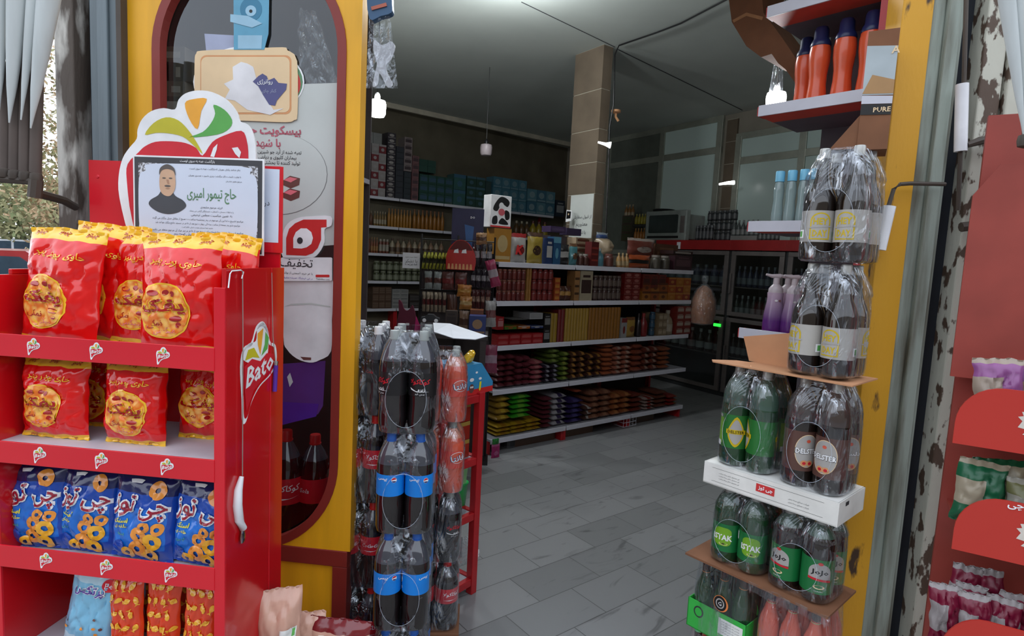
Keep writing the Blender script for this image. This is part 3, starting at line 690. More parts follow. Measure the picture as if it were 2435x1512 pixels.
def bag_mesh(mb, w, h, d, seed, fm, wr=1.0, nu=30, nv=38, slump=0.0):
    S = bag_surface(w, h, d, seed, wr, slump)
    mb.grid(lambda u, v: tuple(S((u - .5) * w, v * h)), nu, nv, fm)
    mb.grid(lambda u, v: tuple(S((.5 - u) * w, v * h, 0, -1)), nu, nv, fm)
    return S
m = bpy.data.materials.new('puffs'); m.use_nodes = True; MATS['puffs'] = m
N, L = m.node_tree.nodes, m.node_tree.links; b = N['Principled BSDF']; vo = N.new('ShaderNodeTexVoronoi'); vo.inputs['Scale'].default_value = 52
t_ = N.new('ShaderNodeTexCoord'); L.new(t_.outputs['Object'], vo.inputs['Vector']); r = N.new('ShaderNodeValToRGB'); L.new(vo.outputs['Distance'], r.inputs[0])
r.color_ramp.elements[0].color = (*lin((255, 196, 100)), 1); r.color_ramp.elements[1].color = (*lin((240, 118, 28)), 1); r.color_ramp.elements[1].position = .68; r.color_ramp.elements[0].position = .25
L.new(r.outputs[0], b.inputs['Base Color']); b.inputs['Roughness'].default_value = .3; b.inputs['Coat Weight'].default_value = .3
PK = dict(rough=.2, coat=.6, var=.04)
mat('puf_red', (228, 14, 14), **PK); mat('puf_yellow', (255, 196, 44), **PK); mat('puf_text', (246, 190, 40), **PK); mat('puf_darkred', (176, 20, 20), **PK); mat('puf_pink', (230, 120, 130), **PK)
mat('blue_bright', (26, 112, 210), **PK); mat('blue_mid', (22, 72, 172), **PK); mat('blue_dark', (24, 30, 88), **PK); mat('snack_orange', (236, 150, 60), **PK); mat('snack_hole', (30, 110, 200), **PK)
mat('crimson', (160, 24, 50), **PK); mat('label_yellow', (240, 226, 40), **PK)
mat('fish_red', (226, 66, 28), **PK); mat('fish_gold', (244, 178, 46), **PK); mat('sky_blue', (132, 194, 226), **PK); mat('sky_pale', (190, 220, 236), **PK); mat('choc', (110, 70, 66), **PK)
def puff_bag(w, h, d, seed, cx=-.12, cz=.36, r=.30, wr=1.0):
    mb = MB(); S = bag_mesh(mb, w, h, d, seed, lambda u, v: 'puf_yellow' if v > .9 or v < .055 else 'puf_red', wr, 36, 46, .04)
    mp = lambda e: (lambda x, z: S(x, z, e))
    X, Z = cx * w, cz * h; rx, rz_ = r * w * 1.12, r * w * 1.10
    mb.disc(X, Z, rx, rz_, 'puf_yellow', mp(.002))
    mb.disc(X, Z, rx * .93, rz_ * .94, 'puffs', mp(.0032))
    for o_, m_, e in ((.085, 'puf_text', .0046), (.03, 'puf_darkred', .0060)): mb.text('پفک', X, Z + .12 * rz_, m_, mp(e), w=rx * (1.6 + o_ * 2), h=rz_ * (.62 + o_), off=o_, sub=.006)
    mb.text('نمکی', X - .35 * rx, Z - .45 * rz_, 'puf_darkred', mp(.0046), w=rx * .6, off=.01, sub=.006)
    for dx, dz, a_ in ((-.3, .62, .2), (.15, .66, .1), (.38, .58, .08), (.45, -.3, .2), (.5, -.52, .1)): mb.shape(ell(X + dx * rx, Z + dz * rz_, a_ * rx, .1 * rz_, 12), 'puf_darkred', mp(.0045))
    mb.text('میکسی', X + .0 * rx, Z - .72 * rz_, 'puf_pink', mp(.0046), w=rx * .8, sub=.006)
    mb.text('حاوی پودر پنیر', .03 * w, h * .76, 'puf_text', mp(.0028), w=w * .62, off=.012, rot=-.06, sub=.006)
    for k in (-.33, .0, .33): mb.text('چیتو', k * w, h * .955, 'puf_darkred', mp(.0028), w=w * .14, off=.02, sub=.006)
    for k in (-.3, .3): mb.text('چیتو', k * w, h * .026, 'puf_darkred', mp(.0028), w=w * .1, off=.02, sub=.006)
    return mb
def ring(mb, cx, cz, r0, r1, m, mp, sq=1.0):
    n = 26; R_ = [r1, (2 * r1 + r0) / 3, (r1 + 2 * r0) / 3, r0]
    vs = [tuple(mp(*p)) for q in R_ for p in ell(cx, cz, q, q * sq, n)]
    mb.add(vs, [(k * n + j, k * n + (j + 1) % n, (k + 1) * n + (j + 1) % n, (k + 1) * n + j) for k in range(3) for j in range(n)], m)
def blue_bag(w, h, d, seed):
    mb = MB(); S = bag_mesh(mb, w, h, d, seed, lambda u, v: 'blue_dark' if v > .80 else 'blue_mid' if v > .62 or v < .16 or abs(u - .5) > .42 else 'blue_bright', .8, 32, 38, .05)
    mp = lambda e: (lambda x, z: S(x, z, e))
    ring(mb, .24 * w, .84 * h, .035 * w, .13 * w, 'snack_orange', mp(.003), 1.0)
    for o_, m_, e in ((.075, 'logo_white', .003), (.01, 'crimson', .0045)): mb.text('چی توز', .0, .635 * h, m_, mp(e), w=w * (.84 + o_), h=h * (.27 + o_ * .3), off=o_, shear=.12, sub=.006)
    mb.text('اسنک', -.27 * w, .47 * h, 'label_yellow', mp(.003), w=w * .22, off=.03, sub=.006); mb.text('حلقه ای', -.27 * w, .395 * h, 'label_yellow', mp(.003), w=w * .22, off=.02, sub=.006)
    mb.text('پنیری', -.27 * w, .31 * h, 'leaf_lime', mp(.003), w=w * .15, sub=.006)
    for k, (x, z, r_) in enumerate(((.05, .33, .12), (.24, .27, .13), (.02, .17, .13), (.2, .1, .12), (.32, .42, .09), (-.14, .1, .1), (.14, .44, .085))): ring(mb, x * w, z * h, .35 * r_ * w, r_ * w, 'snack_orange' if k % 2 == 0 else 'fish_gold', mp(.003 + .0006 * k))
    mb.shape(ell(-.30 * w, .15 * h, .10 * w, .09 * h, 16), 'blue_mid', mp(.0028), .01)
    mb.shape([(-.2 * w, .93 * h), (.0 * w, .93 * h), (-.03 * w, .895 * h), (-.17 * w, .895 * h)], 'logo_white', mp(.003), .01)
    return mb
def fish_bag(w, h, d, seed):
    mb = MB(); S = bag_mesh(mb, w, h, d, seed, 'fish_red', .8, 24, 30); rn = random.Random(seed); mp = lambda x, z: S(x, z, .003)
    for i in range(4):
        for j in range(6):
            cx, cz, a = (-.36 + .24 * i + .12 * (j % 2)) * w, (.09 + .165 * j) * h, rn.choice((-1.2, -.5, .4, 1.1, 1.9)); k = .0125
            if abs(cx) > .44 * w: continue
            R2 = lambda x, y: (cx + k * (x * cos(a) - y * sin(a)), cz + k * (x * sin(a) + y * cos(a)))
            mb.shape([R2(x, y) for x, y in catmull([(.95, 0), (.5, .5), (-.1, .55), (-.7, .2), (-.7, -.2), (-.1, -.55), (.5, -.5)], 3)], 'fish_gold', mp, .005)
            mb.shape([R2(-.6, 0), R2(-1.25, .5), R2(-1.1, 0), R2(-1.25, -.5)], 'fish_gold', mp, .005)
    return mb
def sky_bag(w, h, d, seed):
    mb = MB(); S = bag_mesh(mb, w, h, d, seed, lambda u, v: 'blue_mid' if v > .9 else 'sky_pale' if (v > .8 or v < .2) else 'sky_blue', .9, 26, 32); mp = lambda e: (lambda x, z: S(x, z, e)); rn = random.Random(seed)
    mb.text('پرتکس', -.02 * w, .74 * h, 'logo_white', mp(.003), w=w * .62, off=.06, sub=.006); mb.text('پرتکس', -.02 * w, .74 * h, 'purple_gel', mp(.0042), w=w * .58, off=.01, sub=.006)
    mb.shape(ell(.33 * w, .82 * h, .13 * w, .13 * w, 18), 'logo_red', mp(.003)); mb.text('Fe', .33 * w, .82 * h, 'logo_white', mp(.0042), w=w * .13, sub=.006)
    for i in range(14): mb.shape(ell(rn.uniform(-.4, .4) * w, rn.uniform(.08, .5) * h, .035 * w, .03 * w, 7), 'choc' if i % 2 else 'snack_orange', mp(.003 + i * .0002))
    return mb
def put_bag(fn, args, name, label, cat, px, t, zb, rot=(0, 0), group=None):
    x, _ = FS.at(px, 900 if zb > .9 else 1300, t); x = min(x, -args[0] * .5 * abs(cos(radians(rot[1]))) - args[1] * .5 * abs(sin(radians(rot[1]))) - .004)
    o = fn(*args).build(name, loc=FS.w(x, t, zb), smooth=60, rot=(radians(rot[0]), radians(rot[1]), FS.rz))
    tag(o, label, cat, group); return o
G1 = 'red cheese puff bags on the stand'
r1 = 1.2515
put_bag(puff_bag, (.232, .325, .090, 3.1, -.12, .36, .29), 'puff_bag', 'red cheese puff bag at the left end of the stand top shelf', 'snack bag', 142, .060, r1, (-6, 2), G1)
put_bag(puff_bag, (.232, .318, .090, 12.4, -.10, .36, .29), 'puff_bag', 'red cheese puff bag overlapping its neighbour at right of the top shelf', 'snack bag', 428, .052, r1, (-6, -2), G1)
put_bag(puff_bag, (.215, .325, .07, 7.7), 'puff_bag', 'red cheese puff bag tucked behind the right one on the top shelf', 'snack bag', 345, .125, r1, (-5, 1), G1)
put_bag(puff_bag, (.205, .345, .07, 21.7), 'puff_bag', 'red cheese puff bag in the gap behind the top left one', 'snack bag', 222, .135, r1, (-4, 8), G1)
put_bag(puff_bag, (.205, .340, .06, 31.7), 'puff_bag', 'red cheese puff bag at back of the top shelf below the notice', 'snack bag', 290, .215, r1, (-4, -3), G1)
put_bag(puff_bag, (.205, .325, .07, 41.2), 'puff_bag', 'red cheese puff bag whose yellow seal leans over the stand side', 'snack bag', 545, .13, r1, (-6, 6), G1)
put_bag(puff_bag, (.205, .335, .06, 45.2), 'puff_bag', 'red cheese puff bag rearmost on the right of the top shelf', 'snack bag', 520, .215, r1, (-5, 3), G1)
r2 = .9835
put_bag(puff_bag, (.205, .232, .085, 51.3, -.08, .42, .27), 'puff_bag', 'red cheese puff bag at the left end of the second shelf', 'snack bag', 128, .065, r2, (-3, 1), G1)
put_bag(puff_bag, (.185, .235, .100, 61.3, -.03, .40, .32), 'puff_bag', 'plump red cheese puff bag centred on the second shelf', 'snack bag', 320, .072, r2, (-3, 0), G1)
put_bag(puff_bag, (.165, .225, .08, 71.3, -.02, .45, .33), 'puff_bag', 'red cheese puff bag set back at the right of the second shelf', 'snack bag', 487, .16, r2 , (-3, 0), G1)
put_bag(puff_bag, (.19, .238, .06, 81.3), 'puff_bag', 'red cheese puff bag between and behind the left two on the second shelf', 'snack bag', 230, .19, r2, (-3, 4), G1)
r3 = .6565; G3 = 'blue ring snack bags on the third shelf'
for i, (px, t, w, ry, lab) in enumerate(((98, .06, .165, -3, 'blue ring snack bag, leftmost on the third shelf'), (212, .065, .165, 1, 'blue ring snack bag, second from left on the third shelf'), (338, .055, .172, 3, 'blue ring snack bag with crumpled lettering, third from left'),
        (285, .16, .16, 5, 'blue ring snack bag hidden behind the second and third ones'), (418, .17, .16, 2, 'blue ring snack bag in the gap near the right end'), (478, .06, .16, 5, 'blue ring snack bag cut off by the right stile of the stand'))):
    put_bag(blue_bag, (w * 1.1, .250 if t < .1 else .260, .075, 100.5 + i * 7.3), 'ring_snack_bag', lab, 'snack bag', px, t, r3, (-4, ry), G3)
r4 = .3515
put_bag(sky_bag, (.15, .262, .06, 5.5), 'cereal_snack_bag', 'light blue snack bag with a red dot, leaning at left of the bottom shelf', 'snack bag', 196, .065, r4, (-4, 9))
put_bag(sky_bag, (.15, .235, .06, 15.5), 'cereal_snack_bag', 'light blue snack bag half hidden behind the fish-patterned bags', 'snack bag', 280, .14, r4, (-4, 3))
for i, (px, t, h) in enumerate(((300, .06, .235), (385, .07, .24), (472, .06, .24), (345, .17, .262), (430, .18, .262), (500, .17, .255))):
    put_bag(fish_bag, (.105, h, .05, 33 + i * 3), 'fish_cracker_bag', 'orange bag with golden fish pattern, %s one of the %s row on the bottom shelf' % (ORD[i % 3], 'front' if i < 3 else 'back'), 'snack bag', px, t, r4, (-3, (i % 3 - 1) * 2), 'fish cracker bags on the bottom shelf')

# ================================================================== STICKERS AND SHEETS ON THE DISPLAY WINDOW
mat('lab_line', (120, 120, 120), .6); mat('poster_grey', (196, 200, 196), .6, var=.05, scale=6); mat('cream', (230, 200, 158), .5, var=.06); mat('cream_dark', (214, 150, 100), .5); mat('torn_white', (226, 224, 226), .8)
mat('berry_blue', (84, 84, 132), .5); mat('rose_text', (176, 84, 100), .5); mat('tag_blue', (92, 160, 190), .4); mat('tag_teal', (38, 118, 152), .3); mat('tag_pale', (150, 190, 212), .4)
mat('purple_sheet', (96, 46, 132), .6); mat('sticker_red', (206, 52, 52), .35); mat('lilac', (160, 166, 190), .6)
def PW(pts, t): return [FF.at(x, y, t) for x, y in pts]
def sheet(name, label, cat, t, build):
    mb = MB(); build(mb, t); return tag(mb.build(name, loc=FF.o, rz=FF.rz), label, cat)
def onto(t, e): return lambda x, z: Vector((x, t - e, z))
def WT(mb, s, px, py, wpx, m, t, e, **k):
    x, z = FF.at(px, py, t); w = FF.at(px + wpx / 2, py, t)[0] - FF.at(px - wpx / 2, py, t)[0]
    mb.text(s, x, z, m, onto(t, e), w=w, **k)
def f(mb, t):
    mb.prism(PW([(560, 205), (803, 197), (800, 582), (560, 600)], t), t, t + .001, 'poster_grey')
    mb.shape(PW(ell(665, 415, 114, 96, 36), t), 'lab_line', onto(t, .0004)); mb.shape(PW(ell(664.5, 414.5, 113.2, 95.2, 36), t), 'poster_grey', onto(t, .0008))
    WT(mb, 'بیسکویت جو', 650, 312, 132, 'rose_text', t, .0014, off=.03); WT(mb, 'با شهد', 637, 342, 62, 'rose_text', t, .0014, off=.03)
    for s, x, y, w in (('تهیه شده از آرد جو شیرین', 665, 362, 104), ('بیماران کلیوی و دیابتی', 660, 375, 90), ('تولید کننده تا بحشتی جو', 662, 388, 104)): WT(mb, s, x, y, w, 'ink', t, .0014, off=.01)
    for dy, k in ((0, 1), (30, .9)):
        mb.shape(PW([(672, 430 + dy), (690, 418 + dy), (714, 424 + dy), (712, 440 + dy), (692, 448 + dy), (673, 440 + dy)], t), 'choc', onto(t, .0014)); mb.shape(PW([(675, 428 + dy), (690, 421 + dy), (708, 425 + dy), (692, 434 + dy)], t), 'puf_pink', onto(t, .002))
sheet('biscuit_poster', 'grey biscuit poster with rose Persian lettering on the display window', 'poster', .026, f)
def f(mb, t):
    mb.prism(PW(ell(592, 195, 132, 86, 36), t + .002), t + .0005, t + .0015, 'logo_white')
    mb.shape(PW(ell(592, 195, 128, 82, 36), t), 'name_green', onto(t, -.0003)); mb.shape(PW(ell(592, 200, 123, 77, 36), t), 'sticker_red', onto(t, .0))
    mb.prism(PW(catmull([(464, 150), (468, 128), (482, 121), (580, 117), (672, 113), (684, 120), (707, 146), (708, 270), (700, 286), (680, 291), (600, 288), (520, 285), (478, 282), (465, 262)], 3), t), t - .003, t - .001, 'cream')
    mb.shape(PW(rrect(478, 694, 132, 272, 14), t), 'cream_dark', onto(t, .0034)); mb.shape(PW(rrect(480, 690, 136, 268, 14), t), 'cream', onto(t, .0038))
    mb.shape(PW([(555, 160), (575, 148), (590, 152), (604, 160), (612, 190), (628, 205), (636, 236), (652, 262), (676, 258), (644, 274), (590, 262), (560, 240), (536, 236), (548, 214), (534, 200), (556, 190)], t), 'torn_white', onto(t, .0044))
    mb.shape(PW([(603, 195), (616, 182), (626, 176), (636, 182), (640, 192), (654, 186), (664, 198), (684, 200), (682, 214), (672, 226), (660, 240), (656, 252), (642, 250), (628, 228), (616, 206)], t), 'berry_blue', onto(t, .005))
    WT(mb, 'روانرژی', 632, 196, 36, 'logo_white', t, .0056, off=.01); WT(mb, 'کنار چای', 642, 218, 34, 'lilac', t, .0056)
sheet('torn_tray_sticker', 'cream tray-shaped sticker with a torn white middle, high on the display window', 'sticker', .024, f)
def f(mb, t):
    mb.prism(PW([(555, -40), (640, -40), (638, 80), (628, 118), (556, 118)], t), t, t + .002, 'tag_blue')
    mb.shape(PW([(566, 84), (624, 84), (622, 116), (566, 116)], t), 'tag_pale', onto(t, .0006))
    mb.shape(PW(ell(597, 22, 26, 28, 24), t), 'tag_teal', onto(t, .0008)); mb.shape(PW(ell(597, 26, 13, 13, 20), t), 'tag_pale', onto(t, .0014)); mb.shape(PW(ell(597, 27, 4, 4, 12), t), 'black', onto(t, .002))
    mb.shape(PW([(548, 34), (590, 38), (624, 56), (600, 66), (548, 52)], t), 'tag_pale', onto(t, .0012))
sheet('blue_eye_tag', 'blue card with a round eye charm at the top of the display window', 'charm card', .02, f)
sheet('lilac_card', 'pale lilac card beside the blue eye card', 'card', .027, lambda mb, t: mb.prism(PW([(486, 80), (556, 84), (556, 120), (490, 120)], t), t, t + .001, 'lilac'))
def f(mb, t):
    mb.prism(PW(catmull([(675, 655), (700, 665), (788, 655), (789, 760), (787, 835), (760, 856), (736, 862), (705, 852), (682, 830), (674, 800)], 3), t), t, t + .001, 'torn_white')
    mb.shape(PW([(676, 729), (692, 722), (740, 720), (786, 728), (786, 731), (740, 724), (692, 726)], t), 'poster_grey', onto(t, .0006))
    mb.shape(PW([(714, 848), (740, 850), (740, 856), (722, 856)], t), 'choc', onto(t, .0006))
sheet('blank_oval_sheet', 'blank white round-bottomed sheet on the display window below the logo sticker', 'paper', .027, f)
def f(mb, t):
    mb.prism(PW(rrect(668, 790, 612, 668, 4), t), t - .001, t + .001, 'logo_white')
    mb.prism(PW(catmull([(672, 560), (684, 532), (708, 518), (740, 514), (786, 514), (788, 536), (772, 545), (772, 575), (758, 602), (738, 613), (674, 614)], 3), t), t - .001, t + .001, 'logo_white')
    mb.shape(PW([(681, 606), (681, 566), (688, 544), (702, 531), (722, 522), (777, 522), (777, 540), (764, 541), (764, 570), (756, 590), (744, 602), (728, 608)], t), 'sticker_red', onto(t, .0016))
    mb.shape(PW([(698, 590), (698, 566), (704, 552), (716, 543), (730, 543), (741, 552), (745, 566), (741, 580), (730, 588), (718, 591)], t), 'logo_white', onto(t, .0022)); mb.shape(PW(ell(714, 572, 7, 8, 14), t), 'ink', onto(t, .0028))
    WT(mb, 'تخفیف', 705, 628, 78, 'ink', t, .0018, off=.005); WT(mb, 'با هر خرید قسمتی از پولت', 708, 650, 72, 'ink', t, .0018); WT(mb, 'در این فروشگاه همیشه تخفیف', 708, 661, 72, 'purple_gel', t, .0018)
    mb.shape(PW(rrect(751, 784, 653, 659, 2), t), 'sticker_red', onto(t, .0018)); WT(mb, 'Takhfifan.com', 768, 664, 32, 'ink', t, .0018)
sheet('discount_sticker', 'white sticker with a red eye-shaped logo and Persian writing on the display window', 'sticker', .022, f)
def f(mb, t):
    mb.prism(PW([(660, 866), (774, 858), (768, 965), (756, 985), (660, 990)], t), t, t + .001, 'purple_sheet')
    mb.shape(PW([(664, 955), (758, 960), (752, 990), (664, 1012)], t), 'purple_gel', onto(t, .0004))
    mb.shape(PW([(683, 896), (690, 886), (697, 908), (689, 920)], t), 'torn_white', onto(t, .0008))
sheet('purple_sheet', 'purple sheet of paper inside the lower part of the display window', 'paper', .034, f)
# crumpled clear bag behind the glass and dim boxes
mb = MB(); x0, zt = FF.at(712, 25, .12); x1, zb = FF.at(806, 200, .12)
mb.grid(lambda u, v: (x0 + (x1 - x0) * u * (.4 + .6 * (1 - v)) , .12 + .03 * noise.noise(Vector((u * 5, v * 5, 3))), zb + (zt - zb) * v + .02 * noise.noise(Vector((u * 4, v * 4, 8)))), 24, 30, 'clear_bag')
tag(mb.build('crumpled_plastic_bag', loc=FF.o, rz=FF.rz, smooth=True), 'crumpled clear plastic bag behind the glass at upper right of the display window', 'plastic bag')
C('dim_box', 92, 92, 86); C('dim_box2', 130, 124, 112)
FD = Frame(FF.w(0, .35, 0), -6)
zz = [FD.at(410, y)[1] for y in (232, 196, 160, 124, 88)]
sx0, sx1 = FD.at(372, 200)[0], FD.at(432, 200)[0]
shf = MB().bx(FD.at(330, 200)[0], FD.at(820, 200)[0], 0, .3, 1.85, 1.87, 'shelf_grey').bx(FD.at(330, 200)[0], FD.at(820, 200)[0], .3, .31, 0, 2.9, 'back_dark').bx(FD.at(330, 200)[0] - .01, FD.at(330, 200)[0], 0, .31, 0, 2.9, 'back_dark').build('backing_cupboard', loc=FD.o, rz=FD.rz)
tag(shf, 'dim grey cupboard with one shelf behind the display window glass', 'cupboard')
hz = 1.871
for i in range(7):
    h = .075 if i % 2 else .06
    o = MB().bx(sx0 + .02 * (i % 3), sx1 + .03 * (i % 2), .02, .15, hz, hz + h, 'dim_box' if i % 2 else 'dim_box2').bx(sx0 + .03 + .02 * (i % 3), sx1 - .02, .0185, .02, hz + .015, hz + h - .02, 'poster_grey').build('small_carton', loc=FD.o, rz=FD.rz, bevel=.002)
    tag(o, 'small dim carton behind the display glass, %s from the bottom of its stack' % ORD[i], 'box', 'cartons behind the display window'); hz += h

# ================================================================== BOTTLES
PL_ = dict(rough=.08, coat=.8, var=.05)
mat('cola', (22, 16, 18), **PL_); mat('cola_neck', (62, 64, 72), **PL_); mat('fanta', (206, 84, 60), **PL_); mat('fanta_neck', (206, 130, 104), **PL_)
mat('malt', (30, 22, 18), **PL_); mat('green_glass', (28, 62, 34), **PL_); mat('green_neck', (62, 84, 72), **PL_); mat('malt_neck', (64, 54, 50), **PL_); mat('pink_drink', (206, 102, 84), **PL_); mat('brown_glass', (60, 40, 30), **PL_)
mat('cap_red', (196, 34, 34), .4); mat('cap_white', (222, 222, 224), .4); mat('cap_blue', (36, 92, 176), .4); mat('cap_grey', (150, 156, 154), .4); mat('cap_silver', (186, 186, 182), .35, metal=.3)
mat('lab_red', (200, 28, 44), .35); mat('lab_blue', (14, 128, 220), .35); mat('lab_black', (22, 20, 22), .35); mat('lab_fanta', (220, 70, 52), .35); mat('lab_green', (36, 110, 46), .35)
mat('lab_brown', (92, 62, 54), .35); mat('lab_silver', (176, 172, 166), .4); mat('lab_istak', (24, 112, 58), .35); mat('lab_lime', (120, 172, 40), .35); mat('lab_grey', (170, 166, 162), .4); mat('lab_yellow', (206, 176, 18), .4); mat('navy', (24, 44, 110), .4)
PET = [(.028, 0), (.040, .004), (.0445, .022), (.0445, .10), (.043, .115), (.0445, .135), (.0445, .205), (.0435, .23), (.039, .254), (.030, .276), (.019, .292), (.0145, .30)]
COKE = [(.028, 0), (.038, .004), (.0445, .03), (.0445, .06), (.0415, .095), (.043, .125), (.0445, .15), (.0445, .21), (.0425, .232), (.036, .256), (.026, .278), (.0165, .294), (.0145, .30)]
BEER = [(.036, 0), (.043, .005), (.0445, .02), (.0445, .165), (.042, .185), (.034, .205), (.025, .225), (.0195, .245), (.016, .285), (.0155, .30)]
def band(mb, r, z0, z1, m, seg=32): mb.lathe([(r, z0), (r, z1)], m, seg, cap=False)
def cyl(r, e=.0007): return lambda x, z: Vector(((r + e) * sin(x / r), -(r + e) * cos(x / r), z))
def lab_coke(mb, r):
    band(mb, r, .135, .205, 'lab_red'); c = cyl(r)
    mb.text('کوکاکولا', 0, .178, 'logo_white', c, w=.070, off=.01, shear=.2); mb.shape([(-.034, .153), (-.01, .149), (.034, .157), (.01, .152), (-.01, .153)], 'logo_white', c, .006)
    mb.text('Coca-Cola', .135, .172, 'logo_white', c, w=.078, off=0, shear=.3); mb.shape([(.1, .152), (.13, .149), (.17, .156), (.14, .152)], 'logo_white', c, .006)
    mb.text('Coca-Cola', -.125, .172, 'logo_white', c, w=.078, off=0, shear=.3)
def lab_pepsi(mb, r):
    band(mb, r, .128, .198, 'lab_blue'); c = cyl(r); c2 = cyl(r, .0012); c3 = cyl(r, .0017)
    for x0 in (0, .14):
        mb.text('پپسی', x0 - .010, .183, 'logo_white', c, w=.032, off=.015, shear=.15)
        R_ = .0085 if x0 == 0 else .018; X, Z = (x0 + .028, .182) if x0 == 0 else (x0 + .035, .172)
        mb.shape(ell(X, Z, R_, R_, 24), 'logo_white', c, .006)
        mb.shape([(X + R_ * .9 * cos(a), Z + R_ * .9 * sin(a)) for a in [radians(20 + 16 * i) for i in range(11)]], 'lab_red', c2, .006)
        mb.shape([(X + R_ * .9 * cos(a), Z + R_ * .9 * sin(a)) for a in [radians(200 + 16 * i) for i in range(9)]] + [(X + R_ * .3, Z - R_ * .35)], 'navy', c2, .006)
        if x0: mb.text('pepsi', X, Z - .03, 'logo_white', c, w=.034, off=.012)
def lab_zero(mb, r):
    band(mb, r, .125, .198, 'lab_black'); c = cyl(r)
    mb.text('کوکاکولا', 0, .170, 'lab_red', c, w=.066, off=.02, shear=.2); mb.text('زیرو', .005, .145, 'logo_white', c, w=.022, off=.02); mb.shape([(-.034, .152), (-.012, .142), (.03, .14), (-.01, .139), (-.03, .145)], 'logo_white', c, .006)
    mb.text('بدون قند', 0, .132, 'logo_white', c, w=.03); mb.shape([(-.06, .130), (-.085, .130), (-.085, .146), (-.06, .146)], 'logo_white', c, .006); mb.shape([(-.062, .131), (-.072, .131), (-.072, .137), (-.062, .137)], 'leaf_lime', cyl(r, .0013), .006)
    mb.shape([(-.055, .150), (-.09, .150), (-.09, .19), (-.055, .19)], 'ink', c, .006); mb.text('Coca-Cola', .14, .165, 'lab_red', c, w=.07, shear=.3)
def lab_fanta_(mb, r):
    band(mb, r, .12, .20, 'lab_fanta'); c = cyl(r)
    for x0 in (0, .14):
        mb.shape(ell(x0, .17, .030, .026, 26), 'logo_white', c, .007); mb.shape(ell(x0, .17, .028, .024, 26), 'fanta', cyl(r, .0012), .007)
        mb.text('فانتا', x0, .168, 'navy', cyl(r, .0017), w=.058, off=.05, rot=.15); mb.text('فانتا', x0, .168, 'logo_white', cyl(r, .0024), w=.053, off=.01, rot=.15)
def lab_delgreen(mb, r):
    band(mb, r, .06, .17, 'lab_green'); c, c2, c3 = cyl(r), cyl(r, .0012), cyl(r, .0018)
    for x0 in (0, .14):
        L_ = lambda s: catmull([(x0 + s * x, .115 + s * z) for x, z in ((0, .05), (.02, .02), (.026, -.008), (.016, -.035), (0, -.05), (-.016, -.035), (-.026, -.008), (-.02, .02))], 3)
        mb.shape(L_(1), 'lab_yellow', c, .008); mb.shape(L_(.82), 'lab_grey', c2, .008); mb.shape([(x0 - .03, .108), (x0 + .03, .108), (x0 + .03, .122), (x0 - .03, .122)], 'lab_yellow', c3, .008)
        mb.text('DELSTER', x0, .115, 'black', cyl(r, .0024), w=.050, off=.012)
    mb.shape([(-.085, .07), (-.045, .07), (-.045, .155), (-.085, .155)], 'lab_lime', c, .008); mb.shape([(-.082, .062), (-.05, .062), (-.05, .078), (-.082, .078)], 'logo_white', c2, .008); mb.shape([(-.075, .156), (-.05, .156), (-.05, .166), (-.075, .166)], 'lab_grey', c2, .008)
def lab_delbrown(mb, r):
    band(mb, r, .05, .17, 'lab_brown'); c, c2, c3 = cyl(r), cyl(r, .0012), cyl(r, .0018)
    for x0, s in ((0, 'DELSTER'), (.14, 'دلستر')):
        mb.shape(ell(x0, .112, .036, .05, 30), 'cream', c, .008); mb.shape(ell(x0, .112, .034, .048, 30), 'lab_grey', c2, .008)
        mb.text(s, x0, .112, 'logo_white', cyl(r, .0026), w=.066, h=.016, off=.03); mb.text(s, x0, .1115, 'ink', c3, w=.070, h=.018, off=.045)
        for dx in (-.008, .008): mb.shape(ell(x0 + dx, .075, .010, .009, 14), 'cream_dark', c3, .008); mb.shape(ell(x0 + dx, .075, .005, .0045, 12), 'lab_red', cyl(r, .0024), .008)
        mb.shape(ell(x0, .142, .006, .005, 10), 'fanta', c3)
def lab_silver_(mb, r):
    band(mb, r, .055, .145, 'lab_silver'); c, c2 = cyl(r), cyl(r, .0012)
    for x0 in (0, .14):
        arch = [(x0 - .027, .062)] + [(x0 - .027, .115)] + ell(x0, .115, .027, .024, 13, pi, 0) + [(x0 + .027, .062)]
        mb.shape(arch, 'lab_yellow', c, .008); mb.shape([(x0 + (x - x0) * .84, .098 + (z - .098) * .90) for x, z in arch], 'lab_silver', c2, .008)
        mb.text('HEY', x0, .114, 'lab_yellow', cyl(r, .0018), w=.038, h=.019, off=.03); mb.text('DAY', x0, .080, 'lab_yellow', cyl(r, .0018), w=.038, h=.019, off=.03)
        mb.shape([(x0 - .03, .094), (x0 + .03, .098), (x0 + .03, .102), (x0 - .03, .098)], 'lab_grey', cyl(r, .002), .008)
        mb.shape([(x0 - .07, .066), (x0 - .046, .066), (x0 - .046, .09), (x0 - .07, .09)], 'logo_white', c, .008); mb.shape([(x0 - .064, .07), (x0 - .052, .07), (x0 - .052, .086), (x0 - .064, .086)], 'leaf_lime', c2, .008)
def lab_istak_(mb, r):
    band(mb, r, .05, .17, 'lab_istak'); c, c2 = cyl(r), cyl(r, .0012)
    for x0 in (0, .14):
        mb.shape(rrect(x0 - .028, x0 + .028, .075, .155, .02), 'lab_lime', c, .008); mb.text('ISTAK', x0, .112, 'logo_white', c2, w=.062, h=.026, off=.03)
        mb.shape(ell(x0 + .004, .085, .014, .006, 14), 'cream', c2); mb.shape(ell(x0 + .004, .085, .005, .003, 8), 'brown_glass', cyl(r, .0018))
    mb.shape([(-.065, .125), (-.05, .125), (-.05, .16), (-.065, .16)], 'logo_white', c, .008)
